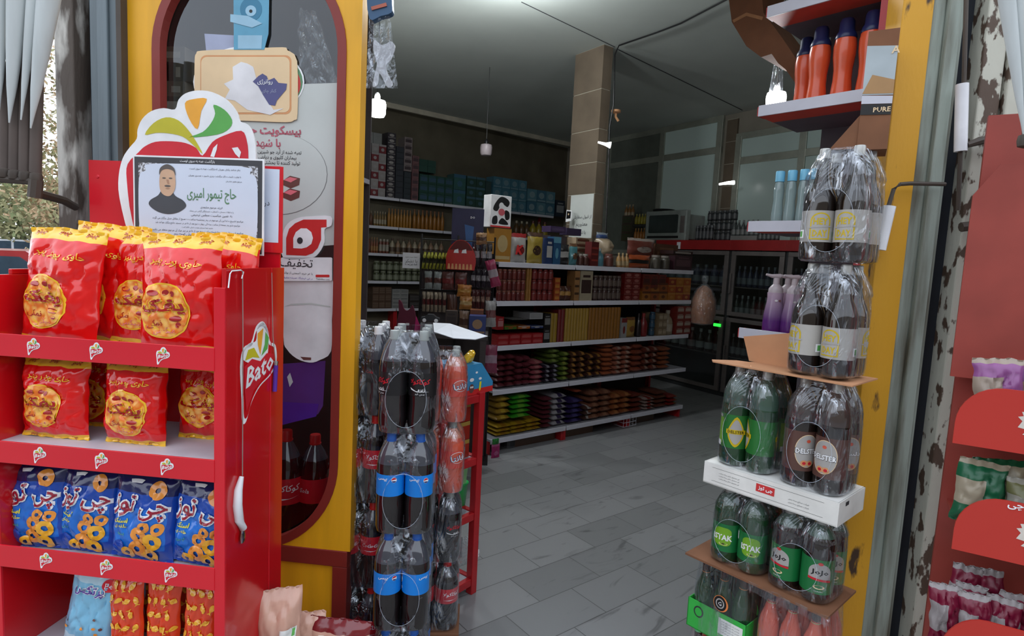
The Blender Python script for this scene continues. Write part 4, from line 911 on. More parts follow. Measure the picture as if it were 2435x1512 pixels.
def lab_jojo(mb, r):
    band(mb, r, .04, .175, 'lab_istak'); c, c2 = cyl(r), cyl(r, .0012)
    for x0 in (0, .14):
        mb.shape([(x0 - .031, .1)] + ell(x0, .125, .031, .035, 15, pi, 0) + [(x0 + .031, .1)], 'lab_grey', c, .008); mb.text('JoJo', x0, .125, 'black', c2, w=.048, h=.024, off=.02)
        mb.shape([(x0 - .031, .105), (x0 + .031, .098), (x0 + .031, .09), (x0 - .031, .096)], 'lab_red', c2, .008); mb.shape(ell(x0, .160, .007, .006, 12), 'sticker_red', c2); mb.shape(ell(x0, .069, .016, .008, 14), 'cream', c2); mb.text('CLASSIC', x0, .052, 'logo_white', c2, w=.025)
KINDS = {
    'coke': (COKE, 'cola', 'cola_neck', .235, 'cap_red', lab_coke, .045), 'pepsi': (PET, 'cola', 'cola_neck', .225, 'cap_blue', lab_pepsi, .0449),
    'zero': (COKE, 'cola', 'cola_neck', .215, 'cap_grey', lab_zero, .0449), 'zero_white': (COKE, 'cola', 'cola_neck', .205, 'cap_white', lab_zero, .0449), 'fanta': (COKE, 'fanta', 'fanta_neck', .235, 'cap_grey', lab_fanta_, .0449),
    'delgreen': (PET, 'green_glass', 'green_neck', .20, 'cap_silver', lab_delgreen, .045), 'delbrown': (PET, 'malt', 'malt_neck', .20, 'cap_silver', lab_delbrown, .045),
    'silver': (BEER, 'malt', 'malt', .28, 'cap_silver', lab_silver_, .045), 'istak': (PET, 'green_glass', 'green_neck', .24, 'cap_silver', lab_istak_, .045), 'jojo': (PET, 'malt', 'green_neck', .24, 'cap_silver', lab_jojo, .045)}
PROTO = {}
def bottle_parts(kind, H):
    """mesh objects (bottle > label, cap) kept as a hidden-free prototype: the first pack uses it directly"""
    prof, liq, neck, zl, cap, lab, lr = KINDS[kind]; k = H / .325
    mb = MB(); pr = [(r, z, liq if z < zl else neck) for r, z in prof]; mb.lathe(pr, liq, 28)
    b = mb.build('bottle', smooth=50); b.scale = (1, 1, k)
    mb = MB(); lab(mb, lr); mb.build('label', parent=b, smooth=30)
    mb = MB(); mb.lathe([(.0155, .296), (.0165, .298), (.0165, .301)], cap, 20); mb.lathe([(.0148, .301), (.0148, .321), (.0135, .325)], cap, 20); mb.build('cap', parent=b, smooth=30)
    return b
def take(o, parent, loc, rz):
    c = o.copy(); COL.objects.link(c); c.parent = parent; c.location = loc; c.rotation_euler = (0, 0, rz)
    for ch in o.children: d = ch.copy(); COL.objects.link(d); d.parent = c
    return c
mat('wrap_edge', (205, 214, 226), .2, alpha=.55)
def wrap_mesh(nx, ny, H, seed, hole=True, neckr=.5):
    hx, hy = nx * .0455 + .003, ny * .0455 + .003
    lv = [(0, .86), (.02, .98), (.08, 1.0), (.30, 1.0), (.60, 1.0), (.68, .97), (.75, .95), (.82, .87), (.89, .76), (.95, .66), (.99, .58), (1.004, .40)]
    def S(u, v):
        a = 2 * pi * u; ex = 4.0
        i = min(int(v * (len(lv) - 1)), len(lv) - 2); t = v * (len(lv) - 1) - i
        z = (lv[i][0] * (1 - t) + lv[i + 1][0] * t) * H; s = lv[i][1] * (1 - t) + lv[i + 1][1] * t
        ca, sa = cos(a), sin(a); k = (abs(ca) ** ex + abs(sa) ** ex) ** (-1 / ex)
        n = noise.noise(Vector((ca * 2, sa * 2, v * 3 + seed))) * .004 * (1 if v > .45 else .5) + .004 * (1 - abs(noise.noise(Vector((ca * 5, sa * 5, v * 2 + seed * 2))))) ** 6 * (v > .5)
        # film dips between neighbouring bottles
        x, y = ca * k, sa * k
        dip = .006 * (abs(cos(x * hx / .0455 * pi / 2)) if abs(y) > .95 and nx == 2 else 0) * (1 if z > .04 else 0)
        sx, sy = s * hx - (1 - s) * .0, (1 - (1 - s) * .8) * hy
        return (x * (sx + n), y * (sy + n - dip * 0), z)
    mb = MB(); nu, nv = 72, 44
    vs = [S(i / nu, j / nv) for j in range(nv + 1) for i in range(nu)]; fs = []
    hz, hw, hh = .36 * H, hx * .66, .27 * H
    for j in range(nv):
        for i in range(nu):
            q = (j * nu + i, j * nu + (i + 1) % nu, (j + 1) * nu + (i + 1) % nu, (j + 1) * nu + i)
            if hole:
                c = [sum(vs[k][a] for k in q) / 4 for a in range(3)]
                if c[1] < -hy * .8 and (c[0] / hw) ** 2 + ((c[2] - hz) / hh) ** 2 < 1: continue
            fs.append(q)
    mb.add(vs, fs, 'wrap')
    if hole:
        pts = [Vector((hw * 1.02 * cos(a), -hy - .001, hz + hh * 1.02 * sin(a))) for a in [2 * pi * i / 40 for i in range(41)]]
        mb.tube(pts, .0006, 'wrap_edge', 5)
    return mb
WRAPS = {}
def pack(kind, label, loc, rz, nx=2, ny=3, H=.325, group=None, ph=None, hole=True):
    r = thing('bottle_pack', label, 'pack of bottles', loc, rz, group)
    key = (kind, H)
    first = key not in PROTO
    if first: PROTO[key] = bottle_parts(kind, H)
    rn = random.Random(label)
    for j in range(ny):
        for i in range(nx):
            p = ((i - (nx - 1) / 2) * .0915, (j - (ny - 1) / 2) * .0915, .001)
            a = (ph[i] if ph and j == 0 and i < len(ph) else rn.uniform(0, 6.28))
            if first: b = PROTO[key]; b.parent = r; b.location = p; b.rotation_euler = (0, 0, a); first = False
            else: take(PROTO[key], r, p, a)
    wk = (nx, ny, H, hole, sum(map(ord, label)) % 3)
    if wk not in WRAPS: WRAPS[wk] = wrap_mesh(nx, ny, H, (sum(map(ord, label)) % 17) + .5, hole).build('shrink_wrap', parent=r, smooth=60)
    else: c = WRAPS[wk].copy(); COL.objects.link(c); c.parent = r
    return r
def onfloor(px, py, Yd): p = at_Y(px, py, Yd); return p
# left column beside the door frame: coke, in front of it the pepsi column, behind it fanta
h1 = .322
pA = onfloor(874, 1000, 2.17); pB = onfloor(974, 1000, 1.93); pC = onfloor(1050, 1000, 2.20); pD = onfloor(1085, 1300, 2.33)
RZ = radians(4)
for k, (kd, lab, ph) in enumerate((('pepsi', 'wrapped pack of blue-labelled cola bottles at the bottom of the front left stack', (.3, .1)), ('pepsi', 'wrapped pack of blue-labelled cola bottles, second from floor in the front stack', (.0, -.9)), ('pepsi', 'wrapped pack of blue-labelled cola bottles under the black-labelled pack', (.25, .05)), ('zero', 'wrapped pack of black-labelled cola bottles topping the front left stack', (.9, .1)))):
    pack(kd, lab, (pB.x, pB.y, k * (h1 + .006)), RZ, group='wrapped bottle packs left of the doorway', ph=[-x for x in ph])
for k, (kd, lab, ph) in enumerate((('coke', 'wrapped pack of red-labelled cola bottles on the floor beside the yellow frame', (.1, .3)), ('coke', 'wrapped red-labelled cola pack, second from floor beside the yellow frame', (-2.9, -2.9)), ('coke', 'wrapped red-labelled cola pack, third from floor beside the yellow frame', (.1, .2)), ('zero_white', 'wrapped cola pack with white caps on top beside the yellow frame', (1.9, 2.2)))):
    pack(kd, lab, (pA.x, pA.y, k * (h1 * .985 + .006)), RZ, H=h1 * .985, hole=False, group='wrapped bottle packs left of the doorway', ph=ph)
h2 = .267
for k, (kd, lab) in enumerate((('coke', 'wrapped red-labelled cola pack at the bottom of the rear stack'), ('zero', 'wrapped black cola pack under the orange packs in the rear stack'), ('fanta', 'lower of two wrapped orange soda packs in the rear stack'), ('fanta', 'upper orange soda pack in the rear stack, under the paper sheet'))):
    pack(kd, lab, (pC.x, pC.y, .125 + k * (h2 + .004)), RZ, ny=2, H=h2, hole=False, group='wrapped bottle packs left of the doorway', ph=(.2, .55))
tag(MB().bx(-.10, .10, -.10, .10, 0, .124, 'cardboard_dark').build('carton', loc=(pC.x, pC.y, 0), rz=RZ, bevel=.003), 'brown carton on the floor carrying the orange soda stack', 'box')
# large cola bottles seen through the display window
def big_bottle(px, t, zl, k, label):
    r = thing('cola_bottle', label, 'bottle', FF.w(FF.at(px, 1150, t)[0], t, FF.at(px, 1152, t)[1] - .170 * k), FF.rz, 'cola bottles behind the display window'); r.scale = (k, k, k)
    take(PROTO[('coke', h1 * .985)], r, (0, 0, 0), zl); return r.location.z
zc = big_bottle(680, .20, .5, 1.5, 'large red-labelled cola bottle behind the lower display window, left one')
big_bottle(748, .24, 2.0, 1.4, 'large red-labelled cola bottle behind the lower display window, right one')
tag(MB().bx(-.62, -.145, .08, .34, 0, zc - .004, 'back_dark').build('bottle_plinth', loc=FF.o, rz=FF.rz), 'dark plinth inside the display window carrying the large cola bottles', 'plinth')
o = MB(); 
P_ = [at_Z(x, y, z) for x, y, z in ((1030, 768, 1.235), (1070, 770, 1.25), (1160, 800, 1.232), (1130, 808, 1.226), (1078, 805, 1.228), (1032, 790, 1.232))]
cx_ = sum(P_, Vector()) / len(P_)
vs = [tuple(p - cx_) for p in P_]
o.add(vs + [(v[0], v[1], v[2] + .002) for v in vs], [tuple(reversed(range(6))), tuple(range(6, 12))], 'paper')
tag(o.build('paper_sheet', loc=(cx_.x, cx_.y, cx_.z)), 'creased pale paper sheet lying on top of the orange soda pack', 'paper')
# snack and bread bags on the ground before the yellow panel
mat('bread_pink', (206, 160, 140), .3, coat=.3); mat('bread_label', (230, 230, 226), .5)
def floor_bag(label, px, py, Yd, w, h, d, seed, m, tilt, rz, extra=None):
    mb = MB(); S = bag_mesh(mb, w, h, d, seed, m, 1.0, 22, 26)
    if extra: extra(mb, lambda e: (lambda x, z: S(x, z, e)))
    p = at_Y(px, py, Yd)
    return tag(mb.build('bread_bag', loc=p, rot=(radians(tilt), 0, rz), smooth=60), label, 'bread bag')
def ex(mb, mp):
    mb.shape([(-.0, .12), (.05, .12), (.05, .19), (-.0, .19)], 'bread_label', mp(.003), .008); mb.shape([(.006, .13), (.034, .13), (.034, .165), (.006, .165)], 'poster_grey', mp(.004), .008); mb.shape([(.036, .165), (.046, .165), (.046, .185), (.036, .185)], 'leaf_lime', mp(.004))
crate = thing('bread_crate', 'low red crate below the yellow panel carrying bread bags', 'crate', FF.w(-.0, -.33, 0), FF.rz)
MB().bx(-.19, .10, -.09, .07, 0, .03, 'red_post').build('base', parent=crate, bevel=.004)
MB().bx(-.19, .10, -.09, -.08, .03, .16, 'red_post').bx(-.19, .10, .06, .07, .03, .16, 'red_post').bx(-.19, -.18, -.08, .06, .03, .16, 'red_post').bx(.09, .10, -.08, .06, .03, .16, 'red_post').build('side', parent=crate, bevel=.003)
floor_bag('clear bag of pink flat bread with a white label, leaning on the yellow panel', 662, 1640, 1.66, .13, .30, .07, 3.3, 'bread_pink', -10, .35, ex)
floor_bag('second bag of pink bread lying behind the first', 715, 1645, 1.72, .13, .24, .05, 8.3, 'bread_pink', -14, .1)
C('maroon_pack', 120, 30, 36, rough=.2, coat=.5)
def ex2(mb, mp): mb.shape([(-.06, .10), (.06, .10), (.06, .165), (-.06, .165)], 'bread_label', mp(.003), .01); mb.text('نان', 0, .13, 'choc', mp(.004), w=.05, off=.02)
floor_bag('dark red and white bread packet at the foot of the cola bottles', 795, 1640, 1.72, .20, .215, .06, 13.3, lambda u, v: 'maroon_pack' if v > .82 else 'bread_pink', -12, -.1, ex2)

# ================================================================== RIGHT-HAND STACKS (frame FR)
HX = .094
RS = 'bottle packs stacked at the right of the doorway'
sR = FR.at(1965, 800)[0] - .0; sL = FR.at(1765, 1050)[0]
sR = -.075; sL = -.300
def pr_(kind, label, s, z, H=.325, nx=2, ny=3, t=.15, ph=(0, 0), da=0): return pack(kind, label, FR.w(s, t, z), FR.rz + da, nx, ny, H, RS, [-x for x in ph])
# crates of pink drinks and green baskets come lowest
zt0 = .575
pr_('silver', 'silver-labelled pack topping the right stack under the shelf', -.110, 1.587, .325, ph=(-.5, .1), ny=2, t=.105)
pr_('silver', 'silver-labelled pack standing on the cardboard flap in the right stack', -.112, 1.256, .325, ph=(.55, .25), ny=2, t=.105)
pr_('delbrown', 'brown-labelled malt drink pack on the right end of the white tray', -.100, .914, .325, ph=(-.9, .1), ny=2, t=.105)
pr_('delgreen', 'green-labelled malt drink pack on the left end of the white tray', -.308, .914, .325, ph=(-.55, 1.0), ny=2, t=.105)
pr_('istak', 'green drink pack under the left half of the white tray', -.305, .585, .252, ph=(-.2, -.3), ny=2, t=.105)
pr_('jojo', 'dark green drink pack under the right half of the white tray', -.105, .585, .252, ph=(.15, -.5), ny=2, t=.105)
mat('tray_white', (228, 226, 220), .5); mat('tray_edge', (196, 170, 130), .8)
s0, s1 = FR.at(1672, 1140)[0], 0.0
tr = thing('cardboard_tray', 'white printed cardboard tray between the malt drink packs', 'tray', FR.o + Vector((0, 0, .842)), FR.rz)
MB().bx(s0, s1 - .002, .0, .21, 0, .004, 'tray_white').build('bottom', parent=tr)
mb = MB().bx(s0, s1, 0, .004, 0, .071, 'tray_white').bx(s0, s0 + .004, .004, .21, 0, .071, 'tray_white').bx(s1 - .004, s1, .004, .21, 0, .071, 'tray_white').bx(s0, s1, .206, .21, 0, .071, 'tray_white').bx(s0 + .003, s1 - .003, .003, .207, .066, .071, 'tray_white')
xm = (s0 + s1) / 2
for x0_, x1_ in ((s0 + .03, s1 - .04),):
    for z in (.014, .058): mb.shape([(x0_, z), (x1_, z), (x1_, z + .0008), (x0_, z + .0008)], 'ink', FLAT(.0005))
mb.shape([(xm - .03, .028), (xm + .028, .028), (xm + .028, .053), (xm - .03, .053)], 'sticker_red', FLAT(.0006)); mb.text('چی توز', xm, .040, 'logo_white', FLAT(.0014), w=.045, off=.03)
for i in range(3):
    mb.text('این محصول دارای پروانه ساخت', xm - .12, .045 - i * .009, 'ink', FLAT(.0006), w=.07); 
for i in range(2): mb.text('شرکت صنایع بسته بندی', xm + .10, .036 - i * .010, 'ink', FLAT(.0006), w=.06)
mb.shape([(.05, .05), (.075, .05), (.075, .062), (.05, .062)], 'ink', lambda x, z: Vector((s1 + .0008, x, z)))
mb.build('sides', parent=tr, bevel=.001)
# torn cardboard flap under the upper packs
mat('flap', (190, 138, 100), .85, var=.06, scale=14)
mb = MB()
pts = [FR.at(x, y) for x, y in ()]
fz = 1.246
W = lambda px, py: at_Z(px, py, fz)
pp = [W(2052, 922), W(1960, 905), W(1760, 878), W(1700, 862), W(1680, 853), W(1722, 843), W(1752, 835), W(1790, 848), W(1905, 852), W(2000, 860)]
cf = FR.w(-.1, 0, fz); V = [tuple(p - cf) for p in pp]; n = len(V)
bk = [tuple(FR.w(s, t, fz) - cf) for s, t in ((.0, .0), (-.26, .0), (-.42, .0), (-.44, .03), (-.39, .10), (-.35, .11), (-.30, .21), (.0, .21))]
tri = [(0, 1, 2, 3, 4, 5, 6, 7)]
mb.add(bk + [(x, y, z + .004) for x, y, z in bk], [tuple(reversed(range(8))), tuple(range(8, 16))] + [(i, (i + 1) % 8, (i + 1) % 8 + 8, i + 8) for i in range(8)], 'flap')
fl_ = thing('cardboard_flap', 'brown torn cardboard sheet jutting left under the silver-labelled packs', 'cardboard', cf)
mb.build('sheet', parent=fl_)
qf = Frame(FR.w(0, .13, 0), -48.1); a = qf.at(1768, 800); b_ = qf.at(1782, 848); c = qf.at(1905, 788); d = qf.at(1905, 856)
mb = MB().prism([(a[0], a[1]), (b_[0], fz + .004), (-.19, fz + .004), (-.19, c[1])], 0, .004, 'flap')
o = mb.build('upright_flap', parent=fl_); o.location = qf.o - cf; o.rotation_euler = (0, 0, qf.rz)
# lower cardboard sheet
lz = .574
lo = thing('cardboard_sheet', 'dark worn cardboard sheet under the green drink packs', 'cardboard', FR.o + Vector((0, 0, lz)), FR.rz)
MB().bx(-.455, .005, -.012, .215, 0, .007, 'cardboard_dark').build('sheet', parent=lo)
MB().grid(lambda u, v: (-.23 + .24 * u, -.013 - .002 * sin(u * 30), -.022 + .03 * v + .003 * sin(u * 21)), 24, 3, 'clear_bag').build('torn_film', parent=lo)
# green basket of small bottles and pink bottle pack (below)
mat('basket_green', (54, 176, 70), .35); mat('foil_orange', (236, 134, 70), .4); mat('foil_mint', (120, 206, 150), .4)
SM = [(.026, 0), (.031, .004), (.032, .02), (.032, .12), (.028, .145), (.019, .17), (.0135, .195), (.0125, .235)]
def small_bottle(liq, f1, f2):
    b = MB().lathe([(r, z, liq) for r, z in SM], liq, 20).build('bottle', smooth=50)
    mb = MB().lathe([(.0135, .180), (.0142, .182), (.0136, .196)], f1, 18).lathe([(.0134, .1965), (.0134, .226)], f2, 18).lathe([(.0140, .2265), (.0142, .240), (.0125, .244)], f1, 18)
    mb.build('foil_neck', parent=b, smooth=40); return b
def small_pack(name, label, s, t, z, nx, ny, liq, f1, f2, basket):
    r = thing(name, label, 'pack of bottles', FR.w(s, t, z), FR.rz, RS); pb = None
    for j in range(ny):
        for i in range(nx):
            p = ((i - (nx - 1) / 2) * .067, (j - (ny - 1) / 2) * .067, .004)
            if pb is None: pb = small_bottle(liq, f1, f2); pb.parent = r; pb.location = p
            else: take(pb, r, p, i)
    hx, hy = nx * .0335 + .004, ny * .0335 + .004
    if basket:
        mb = MB().bx(-hx, hx, -hy, -hy + .003, 0, .10, 'basket_green').bx(-hx, hx, hy - .003, hy, 0, .10, 'basket_green').bx(-hx, -hx + .003, -hy, hy, 0, .10, 'basket_green').bx(hx - .003, hx, -hy, hy, 0, .10, 'basket_green').bx(-hx, hx, -hy, hy, 0, .003, 'basket_green')
        for x in (-hx * .72, 0, hx * .72): mb.prism(catmull([(x - .02, .10), (x - .018, .14), (x + .0, .155), (x + .02, .13), (x + .022, .10)], 3), -hy * .3 + x * .2, -hy * .3 + x * .2 + .002, 'basket_green')
        mb.shape(ell(-hx * .6, .066, .018, .020, 20), 'ink', lambda x, z: Vector((x, -hy - .0008, z))); mb.shape(ell(-hx * .6, .066, .013, .015, 20), 'basket_green', lambda x, z: Vector((x, -hy - .0014, z)))
        mb.shape([(hx * .1, .03), (hx * .9, .03), (hx * .9, .085), (hx * .1, .085)], 'bread_label', lambda x, z: Vector((x, -hy - .0008, z)))
        for i in range(5): mb.text('نوشیدنی مالت بدون الکل گازدار', hx * .5, .04 + i * .009, 'ink', lambda x, z: Vector((x, -hy - .0014, z)), w=hx * .6)
        mb.build('basket', parent=r)
        mb = MB().shape(ell(0, 0, .026, .027, 22), 'foil_orange').shape(ell(-.002, 0, .022, .025, 22), 'black', FLAT(.0012)).shape(ell(-.002, 0, .015, .017, 22), 'lab_grey', FLAT(.0018)).shape(ell(-.002, 0, .011, .013, 22), 'black', FLAT(.0024)).text('G', -.002, 0, 'logo_white', FLAT(.003), w=.012)
        o = mb.build('neck_tag', parent=r); o.location = (.015, -hy - .004, .135)
    MB().grid(lambda u, v: ((hx + .002 - .02 * max(0, v - .6)) * (abs(cos(2 * pi * u)) ** .5) * (1 if cos(2 * pi * u) > 0 else -1), (hy + .003 - .02 * max(0, v - .6)) * (abs(sin(2 * pi * u)) ** .5) * (1 if sin(2 * pi * u) > 0 else -1), .005 + .235 * v), 40, 12, 'wrap').build('shrink_wrap', parent=r, smooth=60)
    return r
small_pack('bottle_pack', 'green card basket of green bottles with orange neck foils, lower right stack', -.335, .11, .322, 3, 3, 'green_glass', 'foil_orange', 'brown_glass', True)
small_pack('bottle_pack', 'wrapped salmon-coloured drink bottles with mint neck foils beside the green basket', -.110, .11, .322, 3, 3, 'pink_drink', 'foil_mint', 'brown_glass', False)
small_pack('bottle_pack', 'salmon drink bottles at the very bottom left of the lower right stack', -.345, .11, .068, 3, 3, 'pink_drink', 'foil_mint', 'brown_glass', False)
small_pack('bottle_pack', 'salmon drink bottles below the wrapped salmon pack, lowest of the right stack', -.110, .11, .068, 3, 3, 'pink_drink', 'foil_mint', 'brown_glass', False)
o = MB().bx(-.46, .01, -.015, .225, 0, .066, 'cardboard_dark').build('carton_stack', loc=FR.o, rz=FR.rz, bevel=.003); tag(o, 'flattened cardboard cartons on the floor carrying the right bottle stack', 'cardboard')

# ================================================================== SHELVING AND GOODS INSIDE
def shelving(F, seams, zs, depth, name, labels, top, group, back_to=None, foot=0.0, t0=0.0):
    for i in range(len(seams) - 1):
        a, b_ = seams[i], seams[i + 1]
        r = thing(name, labels[i], 'shelving', F.w((a + b_) / 2, t0, 0), F.rz, group); hw = (b_ - a) / 2
        MB().bx(-hw, hw, depth - .012, depth, foot, top, 'back_dark').build('back_panel', parent=r)
        for x in (-hw, hw - .03): MB().bx(x, x + .03, depth - .06, depth - .012, 0, top, 'red_post').build('upright', parent=r)
        for z in zs:
            MB().bx(-hw + .004, hw - .004, 0.002, depth - .012, z - .018, z, 'shelf_grey').build('shelf', parent=r)
            MB().bx(-hw + .006, hw - .006, -.004, .002, z - .036, z + .002, 'white_rail').build('price_rail', parent=r, bevel=.001)
        if foot == 0.0:
            for x in (-hw, hw - .03): MB().bx(x + .002, x + .028, .03, depth - .06, 0, min(zs) - .02, 'red_post').build('foot', parent=r)
GZ = [.130, .523, .873, 1.222, 1.523]
seG = [FG.at(x, y)[0] for x, y in ((1180, 722), (1364, 716), (1520, 712), (1644, 712))]
shelving(FG, seG, GZ, .50, 'shelving_unit', ['left bay of the long white-edged shelving in mid shop', 'middle bay of the long white-edged shelving in mid shop', 'right bay of the long white-edged shelving in mid shop'], 1.54, 'middle shelving bays')
LZ = [FL.at(900, y)[1] for y in (734, 668, 602, 537, 467)]
seL = [FL.at(x, 480)[0] for x in (700, 848, 950, 1056, 1150, 1232, 1300, 1352)]
seL = [seL[2] + (i - 2) * (seL[3] - seL[2]) for i in range(7)]
seL = [s for s in seL if s < FL.at(1375, 500)[0]]
shelving(FL, seL, LZ, .40, 'shelving_unit', ['%s bay from the left of the shelving along the left wall' % ORD[i] for i in range(len(seL) - 1)], LZ[-1] + .02, 'left wall shelving bays')

def col(c):
    """colour tuple -> material"""
    n = 'pk_%d_%d_%d' % c
    if n not in MATS: mat(n, tuple(v * .70 for v in c), .38, var=.08, scale=14, coat=.15)
    return n
def m_box(w, d, h, c1, c2=None, style=0):
    mb = MB().bx(-w / 2, w / 2, 0, d, 0, h, col(c1))
    if c2:
        if style == 0: mb.shape([(-w * .4, h * .25), (w * .4, h * .25), (w * .4, h * .7), (-w * .4, h * .7)], col(c2)); mb.shape([(-w * .3, h * .78), (w * .3, h * .78), (w * .3, h * .86), (-w * .3, h * .86)], col(c2))
        elif style == 1: mb.shape(ell(0, h * .55, w * .3, h * .26, 16), col(c2)); mb.shape([(-w * .45, h * .08), (w * .45, h * .08), (w * .45, h * .18), (-w * .45, h * .18)], col(c2))
        elif style == 2: mb.shape([(-w * .5, h * .78), (w * .5, h * .78), (w * .5, h), (-w * .5, h)], col(c2)); mb.shape(ell(0, h * .4, w * .22, h * .2, 12), col(c2))
        elif style == 3:
            for k in range(3): mb.shape([(-w * .42, h * (.2 + .25 * k)), (w * .42, h * (.2 + .25 * k)), (w * .42, h * (.28 + .25 * k)), (-w * .42, h * (.28 + .25 * k))], col(c2))
    return mb
def m_jar(w, d, h, c1, c2, style=0):
    r = w / 2 * .95; X = Matrix.Translation((0, r, 0)); lid = col(c2 or (200, 200, 190))
    return MB().lathe([(r * .8, 0), (r, h * .05), (r, h * .16)], col(c1), 14, X=X).lathe([(r * 1.01, h * .16), (r * 1.01, h * .62)], lid if style else col(c1), 14, X=X, cap=False).lathe([(r, h * .62), (r, h * .74), (r * .78, h * .83), (r * .76, h * .84)], col(c1), 14, X=X).lathe([(r * .82, h * .84), (r * .82, h)], lid, 14, X=X)
def m_bottle(w, d, h, c1, c2, style=0):
    r = w / 2 * .94; X = Matrix.Translation((0, r, 0)); c2 = c2 or (210, 200, 170)
    mb = MB().lathe([(r * .85, 0), (r, h * .04), (r, h * .5), (r * .8, h * .66), (r * .38, h * .78), (r * .34, h * .86)], col(c1), 14, X=X).lathe([(r * .4, h * .86), (r * .4, h)], col(c2), 12, X=X)
    if style: mb.lathe([(r * 1.02, h * .14), (r * 1.02, h * .44)], col(c2), 14, X=X, cap=False)
    return mb
def m_pouch(w, d, h, c1, c2=None, style=0, sd=1.0):
    mb = MB(); f_ = (lambda u, v: col(c2) if c2 and ((v > .86) if style == 0 else (.35 < v < .62)) else col(c1))
    S = bag_surface(w, h, d, sd, .7); X = Matrix.Translation((0, d / 2 + .004, 0))
    mb.grid(lambda u, v: tuple(S((u - .5) * w, v * h)), 12, 14, f_, X); mb.grid(lambda u, v: tuple(S((.5 - u) * w, v * h, 0, -1)), 12, 14, f_, X)
    if c2 and style == 0: mb.shape(ell(0, h * .42, w * .26, h * .16, 16), col(c2), lambda x, z: S(x, z, .003), w * .2, X)
    return mb
def m_flat(w, d, h, c1, c2=None, style=0, sd=1.0):
    """soft packet lying flat, its end seal facing the aisle"""
    mb = MB()
    def f_(side):
        def g(u, v):
            a, b_ = 2 * u - 1, 2 * v - 1; k = (max(0, 1 - abs(a) ** 3)) ** .5 * (max(0, 1 - abs(b_) ** 4)) ** .5
            n = noise.noise(Vector((a * 2, b_ * 2, sd))) * .35
            return (a * w / 2 * (1 + .03 * n) * side, d * v - .01 * k, h / 2 + side * h / 2 * k * (1 + n * side * .5) + .004 * n)
        return g
    fm = lambda u, v: col(c2) if c2 and (.3 < u < .7) and v < .45 else col(c1)
    mb.grid(f_(1), 12, 10, fm); mb.grid(f_(-1), 12, 10, col(c1)); return mb
def m_bundle(w, d, h, c1, c2=None, style=0):
    n = max(2, int(w / .03)); mb = MB()
    for i in range(n):
        x = -w / 2 + w * (i + .5) / n
        mb.grid(lambda u, v: (x + (u - .5) * w / n * .96, .012 * (1 - sin(pi * u)) + .004 * noise.noise(Vector((x * 30, v * 5, 1))), h * v), 5, 6, col(c1 if not (c2 and i % 3 == 2) else c2))
    mb.bx(-w / 2, w / 2, .012, d, 0, h * .99, col(c1)); return mb
KM = {'box': m_box, 'jar': m_jar, 'bottle': m_bottle, 'pouch': m_pouch, 'flat': m_flat, 'bundle': m_bundle, 'can': m_jar}
CATN = {'box': ('carton', 'box'), 'jar': ('jar', 'jar'), 'bottle': ('bottle', 'bottle'), 'pouch': ('pouch', 'packet'), 'flat': ('soft_packet', 'packet'), 'bundle': ('pasta_packet', 'packet'), 'can': ('tin_can', 'can')}
TIER = ['bottom', 'second', 'third', 'fourth', 'fifth', 'sixth', 'seventh', 'eighth', 'ninth', 'tenth', 'eleventh', 'twelfth']
rnd = random.Random(5)
def goods(F, z, x0, x1, y0, yb, kind, c1, c2, desc, n=1, tiers=1, d=.22, t=.012, style=0, jit=0.0, z_off=0.0):
    """fill the pixel span x0..x1 (top y0, shelf line yb) of a shelf with n x tiers goods"""
    a, _ = F.at(x0, yb, t); b_, _ = F.at(x1, yb, t); zt = F.at((x0 + x1) / 2, y0, t)[1]; zb = z + .002 + z_off
    H = zt - zb; w = (b_ - a) / n; h = H / tiers; grp = (desc + ' group') if n * tiers > 1 else None
    cols = c1 if isinstance(c1, list) else [c1]; proto = {}
    for j in range(tiers):
        for i in range(n):
            cc = cols[(i + j) % len(cols)]; key = cc; nm, cat = CATN[kind]
            nj = rnd.uniform(-1, 1) * jit
            if kind in ('jar', 'bottle', 'can'): ww, dd, hh = min(w, h * .8) * .97, 0, h * .985
            else: ww, dd, hh = w * .965, d, h * .985
            loc = F.w(a + w * (i + .5) + nj * .2, t + (abs(nj) if jit else 0), zb + j * h)
            if n * tiers == 1: lab = desc
            elif n == 1: lab = '%s, %s of stack' % (desc, TIER[j] if j else 'lowest')
            elif tiers == 1: lab = '%s, %s from left' % (desc, ORD[i])
            else: lab = '%s, %s from left, %s layer' % (desc, ORD[i], TIER[j])
            if key in proto:
                o = proto[key].copy(); COL.objects.link(o)
            else:
                mbx = KM[kind](ww, dd, hh, cc, c2, style, (x0 % 7) + 1.3) if kind in ('pouch', 'flat') else KM[kind](ww, dd, hh, cc, c2, style)
                o = mbx.build(nm, smooth=50 if kind != 'box' else False); proto[key] = o
            o.location = loc; o.rotation_euler = (0, 0, F.rz + (nj * 4 if kind == 'flat' else 0)); tag(o, lab, cat, grp)
    return o
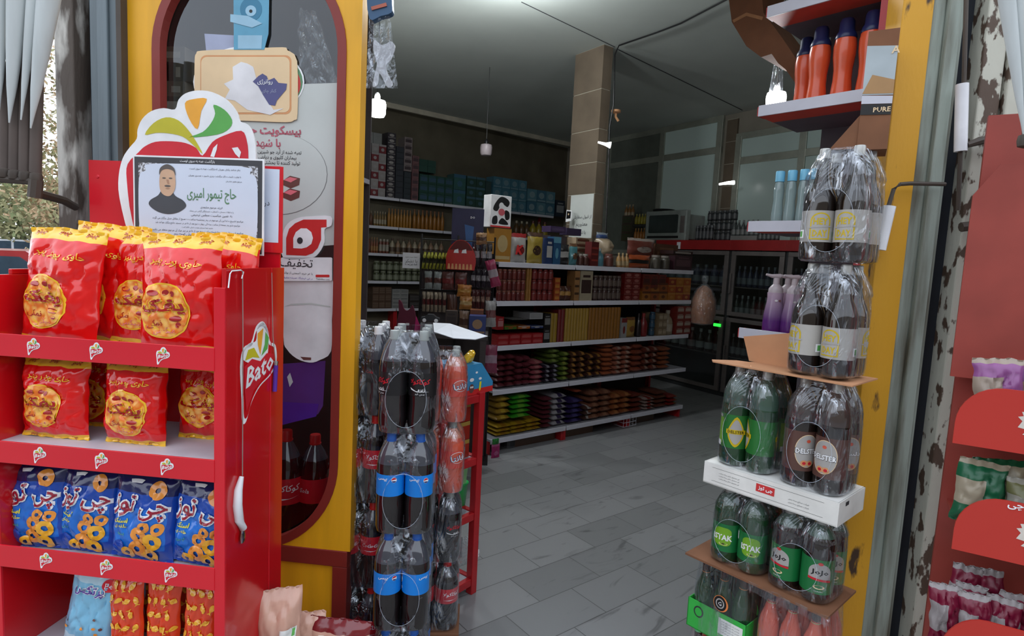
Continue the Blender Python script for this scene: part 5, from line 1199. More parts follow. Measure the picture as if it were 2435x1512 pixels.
# --- middle shelving, top board
z = GZ[4]
K = (24, 24, 26); WH = (226, 224, 220)
goods(FG, z, 1172, 1214, 542, 618, 'box', (226, 158, 56), (246, 214, 150), 'orange biscuit box under the cow box at the shelving end', d=.10, style=1)
a = FG.at(1168, 540)[0]; b_ = FG.at(1216, 540)[0]; zt = FG.at(1192, 464)[1]; zb = FG.at(1192, 542)[1] + .004
w, h = (b_ - a), zt - zb; mb = MB().bx(-w / 2, w / 2, 0, .10, 0, h, 'logo_white'); C('cow_pink', 200, 90, 100)
for pts in ([(-.4, .55), (-.3, .75), (-.05, .95), (.25, .92), (.4, .8), (.3, .66), (.1, .72), (-.05, .68), (-.2, .5)], [(-.4, .3), (-.2, .35), (-.18, .12), (-.42, .1)], [(.2, .55), (.4, .5), (.42, .3), (.25, .25), (.18, .4)], [(.05, .3), (.3, .2), (.35, .1), (-.1, .12)]):
    mb.shape([(x * w, z_ * h) for x, z_ in catmull(pts, 4)], 'black')
mb.shape(ell(.02 * w, .48 * h, .16 * w, .11 * h), 'cow_pink', FLAT(.0012)); mb.shape(ell(0, .68 * h, .12 * w, .1 * h), 'logo_white', FLAT(.0012)); mb.shape([(-.5 * w, 0), (.5 * w, 0), (.5 * w, .05 * h), (-.5 * w, .05 * h)], 'sticker_red')
tag(mb.build('carton', loc=FG.w((a + b_) / 2, .012, zb), rz=FG.rz, bevel=.002), 'white box with black cow patches on top of the orange biscuit box', 'box')
kp = goods(FG, z, 1217, 1256, 553, 620, 'pouch', (222, 218, 212), (170, 34, 36), 'white cereal pouch with a red top beside the orange box', d=.06)
MB().text('K', -.02, .10, 'sticker_red', FLAT(.012), h=.075, off=.05, shear=.2).build('letter_print', parent=kp)
goods(FG, z, 1257, 1296, 551, 622, 'pouch', (214, 184, 70), (86, 56, 40), 'yellow cereal pouch with a dark ball picture', d=.06)
goods(FG, z, 1297, 1313, 565, 624, 'box', (40, 66, 120), WH, 'narrow blue and white box on the top board', d=.08)
goods(FG, z, 1314, 1332, 562, 624, 'box', (42, 100, 150), (120, 190, 220), 'bright blue box next to the black pouch', d=.08, style=2)
goods(FG, z, 1333, 1357, 580, 626, 'pouch', (40, 36, 38), WH, 'black coffee pouch with white emblem', d=.06, style=1)
goods(FG, z, 1358, 1377, 578, 626, 'pouch', (90, 160, 170), (120, 80, 50), 'pale cyan pouch right of the black pouch', d=.06)
goods(FG, z, 1378, 1402, 603, 628, 'jar', (90, 46, 36), (190, 180, 170), 'dark jar with pale lid on the top board', 2, 1)
goods(FG, z, 1368, 1404, 565, 592, 'box', (206, 178, 146), (120, 60, 40), 'beige flat carton stacked at the back of the top board', 1, 3, t=.2, d=.15, z_off=.11)
goods(FG, z, 1368, 1404, 590, 628, 'box', (120, 84, 56), None, 'brown carton supporting the beige flat cartons', 1, 1, t=.2, d=.15)
goods(FG, z, 1404, 1422, 574, 630, 'box', (116, 34, 34), (180, 60, 50), 'dark red box right of the dark jars', d=.08, style=3)
goods(FG, z, 1423, 1440, 590, 630, 'bottle', (96, 160, 178), (210, 220, 220), 'pale blue bottle right of the dark red box')
goods(FG, z, 1436, 1470, 566, 602, 'pouch', (196, 172, 140), None, 'beige bread packet on top of the brown jar tin', z_off=.09, t=.12)
goods(FG, z, 1440, 1470, 603, 632, 'can', (112, 60, 50), (150, 90, 80), 'wide brown tin under the beige packet')
goods(FG, z, 1470, 1498, 601, 633, 'bottle', (214, 160, 92), (222, 190, 140), 'small honey bottle on the top board', 3, 1, style=1)
goods(FG, z, 1500, 1552, 606, 634, 'pouch', (206, 92, 40), (30, 24, 24), 'orange and black toy packet on the top board', d=.07, style=1)
goods(FG, z, 1498, 1566, 566, 606, 'pouch', (150, 74, 60), (206, 190, 180), 'large wrapped pack of brown cups above the toy packet', d=.1, t=.14, z_off=.10)
goods(FG, z, 1556, 1600, 607, 638, 'jar', (92, 84, 72), (170, 160, 150), 'round clear jar with grey lid on the top board', 2, 1)
goods(FG, z, 1602, 1645, 607, 642, 'box', (78, 44, 54), (120, 80, 90), 'dark maroon box at the right end of the top board', d=.16)
goods(FG, z, 1600, 1648, 597, 606, 'box', (60, 30, 30), (210, 200, 190), 'thin dark box lying on the maroon box', d=.16, z_off=.155)
goods(FG, z, 1556, 1612, 580, 606, 'box', (116, 72, 48), (160, 110, 80), 'brown cake tray behind the grey-lidded jars', d=.14, t=.2, z_off=.0)
# --- second board: jars and tins
z = GZ[3]; jr = (150, 40, 38)
goods(FG, z, 1183, 1250, 640, 717, 'jar', [(132, 44, 40), (118, 40, 36), (150, 60, 50)], (180, 110, 90), 'dark red paste jar at the left of the second board', 6, 3, style=0)
goods(FG, z, 1251, 1263, 634, 716, 'bundle', (190, 130, 50), None, 'tall amber packet between the red jars')
goods(FG, z, 1265, 1316, 640, 716, 'jar', [(140, 34, 34), (120, 34, 34)], (150, 44, 40), 'red tomato paste jar in the middle of the second board', 4, 3, style=1)
goods(FG, z, 1317, 1330, 660, 716, 'box', (200, 84, 40), (230, 150, 60), 'orange carton right of the tomato jars', 1, 4)
goods(FG, z, 1332, 1361, 680, 716, 'pouch', (100, 50, 30), (226, 170, 90), 'brown pouch with a golden loop print', 2, 1, d=.05, style=1)
goods(FG, z, 1364, 1376, 643, 714, 'box', (196, 140, 84), (90, 60, 40), 'tan box with dark letters, left one of two', d=.1, style=3)
goods(FG, z, 1377, 1407, 643, 714, 'box', (206, 190, 160), (70, 44, 40), 'cream box with dark pictures on the second board', d=.1, style=0)
goods(FG, z, 1412, 1478, 655, 713, 'jar', [(76, 40, 36), (64, 34, 30)], (120, 100, 90), 'dark brown jar on the second board', 6, 2, style=1)
goods(FG, z, 1482, 1520, 648, 713, 'box', (140, 24, 24), (200, 120, 110), 'red flat carton on the second board', 2, 5, style=1)
goods(FG, z, 1526, 1586, 672, 712, 'box', [(196, 120, 40), (180, 90, 30)], (110, 50, 20), 'amber tea carton on the second board', 3, 2, style=2)
goods(FG, z, 1528, 1584, 652, 671, 'box', (130, 30, 24), (80, 20, 20), 'dark red carton on top of the amber tea cartons', 3, 1, z_off=.115)
goods(FG, z, 1587, 1640, 660, 712, 'box', [(214, 130, 30), (206, 96, 26), (180, 60, 30)], (230, 150, 60), 'orange and yellow carton at right end of second board', 3, 3, style=2)
# --- third board: boxes, pasta
z = GZ[2]
goods(FG, z, 1181, 1290, 794, 826, 'box', (196, 26, 34), (216, 90, 90), 'bright red sugar carton on the third board', 4, 2, style=0)
goods(FG, z, 1181, 1197, 753, 793, 'box', (190, 26, 34), (222, 150, 150), 'red sugar carton standing at the very left of the third board', 1, 1, z_off=.125)
for x0, c, d_ in ((1199, (84, 132, 38), 'green'), (1231, (216, 120, 50), 'orange'), (1262, (50, 74, 140), 'blue')): goods(FG, z, x0, x0 + 29, 775, 793, 'box', c, WH if d_ != 'green' else (200, 90, 40), d_ + ' tea packet lying on the red sugar cartons', 1, 1, z_off=.125, style=2)
goods(FG, z, 1258, 1290, 744, 773, 'box', (196, 196, 198), (150, 150, 152), 'stack of white papers above the blue tea packet', z_off=.20, style=3)
goods(FG, z, 1218, 1256, 760, 774, 'box', (150, 148, 144), WH, 'grey folded sheets above the orange tea packet', z_off=.20, style=3)
goods(FG, z, 1291, 1307, 746, 815, 'box', (30, 24, 26), (150, 150, 150), 'tall black box beside the papers', 1, 2)
goods(FG, z, 1308, 1325, 744, 814, 'bundle', (190, 150, 40), None, 'yellow pasta packet with blue tag')
goods(FG, z, 1326, 1342, 735, 812, 'bundle', (140, 24, 30), (210, 190, 180), 'red dotted pasta packet')
goods(FG, z, 1343, 1398, 732, 810, 'bundle', (206, 160, 50), (186, 134, 36), 'golden pasta packet right of the dotted one', 4, 1)
goods(FG, z, 1399, 1474, 730, 808, 'bundle', (180, 116, 30), (150, 92, 26), 'deep amber pasta packet on the third board', 5, 1)
goods(FG, z, 1476, 1489, 756, 803, 'box', (190, 190, 190), (150, 40, 40), 'narrow white box in the pasta row', style=2)
goods(FG, z, 1491, 1514, 754, 802, 'pouch', (206, 164, 70), (150, 90, 40), 'yellow snack pouch at the end of the pasta row', d=.06)
goods(FG, z, 1516, 1527, 745, 801, 'bottle', (36, 24, 26), (60, 50, 50), 'black bottle right of the pasta row')
goods(FG, z, 1528, 1543, 745, 800, 'bottle', (156, 26, 32), (190, 60, 60), 'red bottle right of the black one')
goods(FG, z, 1545, 1562, 742, 799, 'can', (40, 70, 96), (60, 100, 130), 'dark blue tin right of the red bottle', 1, 3, style=1)
goods(FG, z, 1564, 1584, 745, 797, 'box', (166, 140, 108), (210, 190, 160), 'small beige tea carton', 2, 3, style=0)
goods(FG, z, 1586, 1604, 738, 796, 'bottle', (180, 158, 128), (214, 200, 180), 'beige dressing bottle by the right end', 1, 1, style=1)
goods(FG, z, 1606, 1641, 728, 795, 'box', (160, 54, 44), (216, 196, 180), 'red-white biscuit carton at right end of third board', 2, 4, style=0)
# --- fourth board: soft packets in heaps
z = GZ[1]
for x0, x1, y0, yb, c1, c2, n, ti, desc in ((1181, 1226, 845, 928, (112, 34, 44), (130, 50, 60), 2, 6, 'dark maroon bean packet'), (1228, 1262, 848, 922, (126, 46, 58), None, 2, 5, 'wine-red lentil packet'), (1263, 1292, 858, 918, (186, 84, 96), (206, 130, 130), 1, 5, 'pink packet on the fourth board'),
        (1294, 1330, 868, 914, (58, 40, 60), (180, 176, 190), 2, 4, 'purple-black soya packet'), (1306, 1332, 830, 868, (110, 130, 50), (160, 180, 90), 1, 3, 'olive green packet on the purple ones'), (1332, 1354, 838, 910, (104, 128, 44), (170, 180, 80), 1, 6, 'lime green legume packet'),
        (1356, 1394, 838, 904, (96, 56, 36), (214, 150, 70), 2, 5, 'brown date packet with golden window'), (1396, 1432, 842, 898, (84, 44, 32), (206, 140, 60), 2, 4, 'dark brown packet with gold print'), (1436, 1458, 818, 893, (206, 110, 66), None, 1, 7, 'orange lentil packet'),
        (1460, 1502, 824, 890, (204, 118, 92), (226, 190, 170), 2, 6, 'salmon lentil packet with a pale front patch'), (1504, 1528, 818, 884, (166, 80, 54), None, 1, 5, 'reddish brown packet'), (1530, 1566, 826, 880, (138, 62, 44), (200, 160, 140), 2, 4, 'chestnut brown packet'), (1568, 1594, 826, 876, (182, 100, 62), None, 1, 5, 'tan lentil packet at the right end')):
    zo = .0 if yb > 872 else .13
    goods(FG, z, x0, x1, y0, yb, 'flat', c1, c2, desc, n, ti, d=.26, t=.02, jit=.012, z_off=0 if yb > 872 else .16)
z = GZ[0]
for x0, x1, y0, yb, c1, c2, n, ti, desc, zo in ((1180, 1288, 1004, 1040, (214, 170, 34), (186, 130, 30), 3, 3, 'yellow spice packet in the front of the lowest board', 0), (1180, 1214, 944, 1003, (196, 150, 44), (226, 190, 60), 1, 4, 'mustard yellow packet at the left end of the lowest board', .125),
        (1216, 1262, 940, 1003, (58, 176, 36), (130, 200, 60), 1, 5, 'bright green packet on the yellow ones', .125), (1290, 1312, 946, 1030, (112, 40, 52), None, 1, 7, 'maroon packet right of the yellow heap', 0), (1314, 1346, 938, 1024, (206, 200, 206), (60, 44, 90), 1, 6, 'white and purple packet on the lowest board', 0),
        (1348, 1386, 950, 1018, (56, 40, 100), (90, 80, 150), 1, 5, 'dark violet packet on the lowest board', 0), (1370, 1384, 935, 952, (196, 84, 50), None, 1, 1, 'orange packet peeking above the violet ones', .30), (1388, 1412, 966, 1014, (92, 56, 50), (210, 200, 196), 1, 3, 'brown packet with white ring print', 0),
        (1400, 1452, 930, 1006, (150, 90, 66), (176, 120, 90), 2, 5, 'tan pulse packet on the lowest board', 0), (1454, 1500, 936, 996, (176, 96, 52), (206, 130, 70), 2, 4, 'orange-brown pulse packet on the lowest board', 0), (1500, 1528, 936, 990, (130, 50, 36), None, 1, 4, 'brick red packet on the lowest board', 0),
        (1532, 1556, 946, 984, (206, 176, 166), (170, 50, 40), 1, 4, 'white and red packet near the right end', 0), (1558, 1586, 930, 980, (128, 66, 48), None, 1, 4, 'dull brown packet near the right end', 0), (1588, 1610, 940, 976, (170, 34, 30), None, 1, 3, 'red packet near the right end of the lowest board', 0)):
    goods(FG, z, x0, x1, y0, yb, 'flat', c1, c2, desc, n, ti, d=.28, t=.02, jit=.012, z_off=zo)
# under the lowest board
for x0, x1, c, lab in ((0, 0, (120, 86, 66), 'brown carton lying under the left of the middle shelving'), (1, 0, (132, 94, 70), 'brown carton lying under the middle of the middle shelving'), (2, 0, (110, 80, 62), 'brown carton lying under the right of the middle shelving')):
    a, b_ = ((seG[0] + .3, seG[1] - .05), (seG[1] + .05, seG[1] + .42), (seG[2] + .05, seG[2] + .45))[x0]
    tag(MB().bx(a, b_, .08, .40, 0, .085, col(c)).build('carton', loc=FG.o, rz=FG.rz, bevel=.003), lab, 'box')
a, _ = FG.at(1492, 1000, .05)
r = thing('wire_basket', 'small white wire basket under the middle shelving', 'basket', FG.w(a, .02, 0), FG.rz)
mb = MB()
for z_ in (.01, .05, .088): mb.tube([(-.09, 0, z_), (.09, 0, z_), (.09, .12, z_), (-.09, .12, z_), (-.09, 0, z_)], .003, 'white_rail', 5)
for x in (-.09, -.045, 0, .045, .09): mb.tube([(x, 0, .005), (x, 0, .088)], .002, 'white_rail', 5)
mb.build('wire_cage', parent=r)
# --- left wall goods
z = LZ[4]
goods(FL, z, 862, 880, 345, 460, 'box', (190, 186, 184), (150, 60, 66), 'white and rose tissue carton at the far left of the top board', 1, 4, d=.2)
goods(FL, z, 881, 916, 342, 462, 'box', [(150, 52, 60), (196, 188, 186)], (206, 200, 200), 'rose carton with white window on the top board', 2, 6, d=.2, style=2)
goods(FL, z, 866, 908, 314, 341, 'box', (170, 172, 170), None, 'pale grey carton topping the rose carton stack', 2, 1, d=.2, z_off=.70)
goods(FL, z, 918, 938, 315, 466, 'box', (74, 68, 78), (206, 200, 196), 'dark carton with white oval', 1, 12, d=.2, style=1)
goods(FL, z, 939, 958, 348, 468, 'box', (62, 66, 76), (90, 94, 106), 'slate blue carton on the top board', 1, 9, d=.2, style=3)
goods(FL, z, 959, 976, 408, 470, 'box', (60, 70, 78), (86, 96, 106), 'dark teal carton on the top board', 1, 5, d=.2, style=3)
goods(FL, z, 960, 979, 326, 406, 'box', (176, 160, 160), (86, 70, 76), 'pale pink carton with dark window above the teal ones', 1, 5, d=.2, z_off=.395)
goods(FL, z, 978, 994, 370, 472, 'box', (160, 112, 116), (100, 76, 84), 'rose pink carton right of the teal ones', 1, 6, d=.2)
goods(FL, z, 996, 1076, 418, 482, 'box', (46, 96, 84), (72, 110, 140), 'green and blue tissue packet in the tissue wall', 4, 3, d=.2, style=0)
goods(FL, z, 996, 1036, 380, 417, 'box', (56, 100, 88), None, 'green tissue packet loosely on top of the tissue wall', 2, 2, d=.2, z_off=.42)
goods(FL, z, 1077, 1106, 414, 484, 'box', (62, 120, 118), (72, 126, 160), 'tall teal tissue packet beside the tissue wall', 1, 2, d=.2, style=2)
goods(FL, z, 1108, 1152, 420, 488, 'box', (50, 92, 80), (84, 130, 150), 'dark green tissue packet', 2, 3, d=.2, style=2)
goods(FL, z, 1153, 1166, 430, 492, 'box', (60, 90, 90), None, 'dull green carton right of the tissue packets', 1, 2, d=.2)
goods(FL, z, 1170, 1250, 424, 500, 'box', [(84, 150, 176), (96, 160, 186)], (150, 190, 206), 'light blue tissue packet right of the cow box', 4, 3, d=.2, style=1)
goods(FL, z, 1252, 1318, 452, 510, 'box', [(78, 140, 170), (110, 170, 190)], (170, 204, 214), 'sky blue tissue packet towards the pillar', 3, 2, d=.2, style=1)
goods(FL, z, 1320, 1342, 476, 515, 'box', (40, 56, 76), (190, 196, 200), 'dark blue and white carton by the pillar', 1, 1, d=.2)
z = LZ[3]
goods(FL, z, 870, 888, 500, 532, 'bottle', (120, 70, 40), (160, 140, 110), 'small brown vinegar bottle at the left of the second board', 2, 1)
goods(FL, z, 889, 920, 502, 534, 'bottle', (166, 128, 60), (206, 190, 160), 'pale-labelled lemon juice bottle', 5, 1, style=1)
goods(FL, z, 922, 980, 497, 540, 'bottle', (206, 140, 40), (190, 120, 30), 'amber cooking oil bottle, narrow kind', 8, 1)
goods(FL, z, 982, 1058, 500, 545, 'bottle', (190, 122, 34), (160, 90, 30), 'deep amber oil bottle, wide kind', 8, 1)
goods(FL, z, 1225, 1262, 525, 562, 'bottle', (120, 84, 40), None, 'brown oil bottle right of the cow box', 3, 1)
goods(FL, z, 1264, 1306, 526, 566, 'bottle', (216, 186, 50), (120, 40, 30), 'yellow sunflower oil bottle', 3, 1, style=0)
z = LZ[2]
goods(FL, z, 863, 880, 566, 598, 'box', (140, 70, 50), (160, 100, 80), 'brown-red sauce carton at the left of the third board', 2, 1)
goods(FL, z, 882, 900, 563, 599, 'bottle', (170, 90, 50), (206, 150, 90), 'orange sauce bottle left of the cream ones', 3, 1, style=1)
goods(FL, z, 902, 926, 568, 600, 'jar', (150, 80, 60), (206, 196, 180), 'rust-coloured jar with white label', 3, 1, style=1)
goods(FL, z, 928, 1058, 570, 606, 'bottle', [(206, 190, 160), (190, 150, 116)], (110, 84, 66), 'cream mayonnaise bottle with dark badge', 10, 1, style=1)
z = LZ[1]
goods(FL, z, 890, 1010, 622, 668, 'jar', [(88, 96, 62), (98, 104, 70)], (170, 176, 150), 'green pickle jar on the fourth board', 8, 2, style=1)
z = LZ[0]
goods(FL, z, 885, 930, 682, 734, 'box', (120, 88, 70), (160, 140, 120), 'brown biscuit carton on the lower board', 3, 3, style=3)
goods(FL, z, 932, 970, 688, 735, 'box', (206, 206, 204), (60, 60, 62), 'white and black striped carton on the lower board', 2, 5, style=3)
goods(FL, z, 972, 998, 700, 736, 'box', (70, 60, 58), (150, 150, 150), 'dark carton at the right of the lower board', 1, 2, style=3)
# dark promo posters at the shelving gap
C('promo_navy', 44, 44, 76); C('promo_blue', 56, 96, 150); C('promo_plum', 74, 56, 86)
FH = Frame(FG.w(seG[0], .3, 0) + Vector((-.25, .45, 0)), 10)
def panel(F, px0, px1, py0, py1, t, m, name, label, cat, extra=None):
    a, zt = F.at(px0, py0, t); b_, _ = F.at(px1, py0, t); zb = F.at((px0 + px1) / 2, py1, t)[1]; w, h = b_ - a, zt - zb
    mb = MB().bx(-w / 2, w / 2, 0, .004, 0, h, m)
    if extra: extra(mb, w, h)
    return tag(mb.build(name, loc=F.w((a + b_) / 2, t, zb), rz=F.rz), label, cat)
# ================================================================== HANGERS AT THE END OF THE MIDDLE SHELVING
FHn = Frame(FG.w(seG[0] - .02, .0, 0) + Vector((-.10, -.12, 0)), 2)   # display rack face turned towards the door
hr = thing('hanging_display_rack', 'black wire rack with hanging snack strips at the left end of the middle shelving', 'rack', FHn.o, FHn.rz)
aL, aR = FHn.at(1000, 600)[0], FHn.at(1176, 600)[0]
mb = MB()
for x in (aL, (aL + aR) / 2, aR): mb.tube([(x, .05, 0), (x, .05, FHn.at(1100, 560)[1])], .008, 'black', 6)
mb.build('post', parent=hr)
mb = MB()
for py in (572, 640, 693, 742, 800, 870): mb.tube([(aL, .05, FHn.at(1100, py)[1]), (aR, .05, FHn.at(1100, py)[1])], .005, 'black', 6)
mb.build('crossbar', parent=hr)
MB().bx(aL - .02, aR + .02, -.08, .10, 0, .03, 'black').build('base', parent=hr)
MB().bx(aL, aR, .058, .07, .03, FHn.at(1100, 600)[1], 'back_dark').build('back_board', parent=hr)
panel(FHn, 1076, 1152, 494, 590, .10, 'promo_navy', 'promo_board', 'dark navy promotional board above the hanging snacks', 'board',
      lambda mb, w, h: (mb.shape([(-.02 * w, .05 * h), (.16 * w, .05 * h), (.2 * w, .55 * h), (-.1 * w, .6 * h)], 'promo_blue'), mb.text('DO', .15 * w, .78 * h, 'logo_white', FLAT(.001), w=.14 * w, off=.02), mb.shape([(.2 * w, .0), (.4 * w, 0), (.4 * w, .04 * h), (.2 * w, .04 * h)], 'logo_white')))
panel(FHn, 958, 999, 600, 638, .04, 'paper', 'price_note', 'white handwritten note hanging left of the yellow strips', 'note', lambda mb, w, h: [mb.text(s, 0, h * k, 'ink', FLAT(.0008), w=w * .7) for s, k in (('لطفا دست نزنید', .72), ('با تشکر', .45), ('مدیریت', .25))])
def strips(px0, px1, py0, py1, t, n, kind, c1, c2, desc, cat='packet', w_=1.0, tilt=0.0, d=.03, group=None):
    a, zt = FHn.at(px0, py0, t); b_, _ = FHn.at(px1, py0, t); zb = FHn.at((px0 + px1) / 2, py1, t)[1]; w = (b_ - a) / n
    p = None
    for i in range(n):
        if p is None: o = p = m_pouch(w * .94 * w_, d, zt - zb, c1, c2, 0 if kind == 0 else 1, px0 % 9 + .7).build('hanging_packet', smooth=50)
        else: o = p.copy(); COL.objects.link(o)
        o.location = FHn.w(a + w * (i + .5), t - .01 * (i % 2), zb); o.rotation_euler = (0, rnd.uniform(-.05, .05) + tilt, FHn.rz)
        tag(o, desc if n == 1 else '%s, %s from the left' % (desc, ORD[i]), cat, group or (desc + ' row' if n > 1 else None))
strips(1002, 1062, 598, 640, .0, 7, 1, (196, 196, 60), (50, 54, 24), 'slim yellow and black sachet hanging by the white note', w_=.8, tilt=.15)
strips(1010, 1050, 644, 688, .0, 2, 1, (176, 186, 184), (110, 60, 50), 'white and teal wafer packet on the rack')
strips(1051, 1112, 645, 690, -.01, 2, 1, (120, 60, 50), (150, 40, 40), 'brown and red wafer packet on the rack')
strips(1004, 1062, 693, 742, -.02, 6, 1, (190, 172, 146), (120, 44, 44), 'cream sachet with dark red ring on the rack', w_=.9)
strips(1086, 1122, 676, 706, -.05, 1, 1, (226, 140, 50), (236, 170, 70), 'upper orange candy packet hanging from the rack')
strips(1092, 1124, 704, 736, -.055, 1, 1, (224, 150, 70), (240, 200, 130), 'lower orange candy packet hanging from the rack')
strips(1090, 1114, 738, 792, -.04, 1, 1, (190, 150, 120), (120, 80, 60), 'beige packet below the orange candy packets')
strips(1132, 1160, 552, 582, -.02, 1, 1, (190, 140, 90), (110, 70, 50), 'tan packet on top of the black striped bag')
strips(1130, 1172, 576, 634, -.01, 3, 1, (46, 38, 46), (196, 190, 196), 'dark bag with white stripes under the tan packet')
strips(1120, 1170, 638, 684, -.01, 4, 1, (52, 40, 56), (206, 200, 206), 'dark sachet with a pale band hanging mid rack')
strips(1120, 1166, 688, 734, -.01, 4, 1, (110, 46, 46), (190, 150, 130), 'maroon sachet hanging low on the rack')
strips(1170, 1196, 616, 682, -.10, 1, 1, (190, 40, 96), (206, 190, 200), 'pink glove packet hanging in front of the shelving end', tilt=-.25)
strips(1156, 1183, 715, 778, -.14, 1, 1, (196, 194, 192), (150, 90, 90), 'white blister packet hanging over the red cartons')
strips(1150, 1186, 820, 888, -.16, 1, 1, (170, 60, 100), (206, 170, 190), 'pink toy packet hanging below the white blister packet')
strips(1066, 1092, 700, 800, .0, 1, 1, (120, 70, 50), (180, 120, 80), 'long brown pretzel packet on the rack')
# red domed display bag
a, zb = FHn.at(1061, 640, -.03); b_, _ = FHn.at(1128, 640, -.03); zt = FHn.at(1092, 570, -.03)[1]; w, h = b_ - a, zt - zb
mb = MB(); C('dome_red', 176, 26, 28, rough=.25, coat=.5); C('dome_dark', 96, 16, 20, rough=.3)
pts = [(-.5, 0), (-.52, .4), (-.42, .72), (-.2, .95), (.0, 1.0), (.22, .93), (.42, .7), (.54, .35), (.5, 0)]
mb.prism([(x * w, z_ * h) for x, z_ in catmull(pts, 4, False)], 0, .05, 'dome_red')
mb.shape([(x * w * .98, z_ * h) for x, z_ in catmull([(-.42, .66), (-.2, .93), (0, .98), (.22, .91), (.42, .66)], 4, False)], 'dome_dark', FLAT(.001))
for x in (-.26, .02): mb.shape([((x + dx) * w, z_ * h) for dx, z_ in ((0, .56), (.03, .66), (.16, .70), (.18, .56))], 'logo_white', FLAT(.002))
for i in range(7): mb.shape([((-.46 + .13 * i) * w, .02 * h), ((-.36 + .13 * i) * w, .02 * h), ((-.38 + .13 * i) * w, .2 * h), ((-.44 + .13 * i) * w, .2 * h)], 'cream_dark', FLAT(.002))
tag(mb.build('domed_candy_display', loc=FHn.w((a + b_) / 2, -.03, zb), rz=FHn.rz, bevel=.01), 'red dome-topped candy display hanging on the rack', 'candy display')
# blue cartons, magenta booklet chair, toy car and others on a small table top behind the bottles
FT = Frame(FHn.w(0, -.35, 0), 2)
ta, tb = FT.at(940, 800)[0], FT.at(1160, 800)[0]; tz = FT.at(1050, 792)[1]
tt = thing('goods_table', 'low dark table behind the bottle stacks carrying toys and cartons', 'table', FT.w((ta + tb) / 2, 0, 0), FT.rz)
hw = (tb - ta) / 2
MB().bx(-hw, hw, -.05, .25, tz - .03, tz, 'back_dark').build('table_top', parent=tt)
for x in (-hw + .03, hw - .03):
    for y in (-.03, .22): MB().bx(x - .02, x + .02, y - .015, y + .015, 0, tz - .03, 'back_dark').build('leg', parent=tt)
def tpanel(px0, px1, py0, t, d, c1, c2, name, label, cat, style=0, zo=0.0):
    a, zt = FT.at(px0, py0, t); b_, _ = FT.at(px1, py0, t); w, h = b_ - a, zt - tz - zo
    return tag(m_box(w, d, h, c1, c2, style).build(name, loc=FT.w((a + b_) / 2, t, tz + zo), rz=FT.rz, bevel=.002), label, cat)
tpanel(1116, 1156, 750, .0, .1, (56, 76, 150), (200, 160, 120), 'carton', 'blue children carton standing right on the low table', 'box', 1)
tpanel(1118, 1150, 736, .12, .1, (150, 80, 40), (200, 150, 110), 'carton', 'orange-brown carton behind the blue one on the low table', 'box', 3)
tpanel(1060, 1088, 738, .12, .06, (84, 70, 62), (60, 50, 48), 'carton', 'dim brown carton behind the toy car', 'box')
C('magenta', 190, 36, 110); C('plum_dark', 92, 24, 48)
a, zt = FT.at(948, 712, 0); b_, _ = FT.at(1012, 712, 0); w, h = b_ - a, zt - tz
mb = MB().prism([(x * w, z_ * h) for x, z_ in catmull([(-.5, 0), (-.48, .6), (-.5, .98), (-.38, .9), (-.3, .72), (-.18, .66), (-.06, .74), (.02, .84), (.12, .6), (.2, .3), (.5, .02)], 3)], 0, .02, 'plum_dark')
mb.prism([(.12 * w, .0), (.17 * w, .5 * h), (.3 * w, .26 * h), (.52 * w, .0)], -.006, 0, 'magenta'); mb.shape([(-.2 * w, .2 * h), (-.08 * w, .2 * h), (-.08 * w, .27 * h), (-.2 * w, .27 * h)], 'logo_white')
tag(mb.build('hairband_card', loc=FT.w((a + b_) / 2, 0.0, tz), rz=FT.rz), 'plum and magenta cut-out card with a curved notch, left of the toy car', 'card')
a, z_ = FT.at(1023, 770, -.03); L_ = FT.at(1044, 770, -.03)[0] - FT.at(1000, 770, -.03)[0]
ct = thing('toy_car', 'dark grey toy car with white wheels behind the black-labelled bottles', 'toy', FT.w(a, -.03, tz + .078), FT.rz)
MB().prism([(x * L_, z2 * L_) for x, z2 in ((-.5, .1), (-.5, .24), (-.3, .28), (-.14, .42), (.16, .42), (.32, .28), (.5, .22), (.5, .1))], -.03, .03, col((70, 74, 78))).build('body', parent=ct, bevel=.004)
for x in (-.3, .33): MB().lathe([(.01, -.036), (L_ * .1, -.034), (L_ * .12, 0), (L_ * .1, .034)], 'white_plastic', 16, X=Matrix.Translation((x * L_, 0, .1 * L_)) @ Matrix.Rotation(pi / 2, 4, 'X')).build('wheel', parent=ct, smooth=True)
MB().bx(-.5 * L_, .5 * L_, -.03, .03, -.077, -.01, col((190, 190, 196))).build('base', parent=ct)
tag(m_box(.05, .05, .05, (186, 36, 50), None).build('small_red_box', loc=FT.w(FT.at(1030, 745, .08)[0], .08, tz + .0), rz=FT.rz), 'small red box behind the toy car on the low table', 'box')

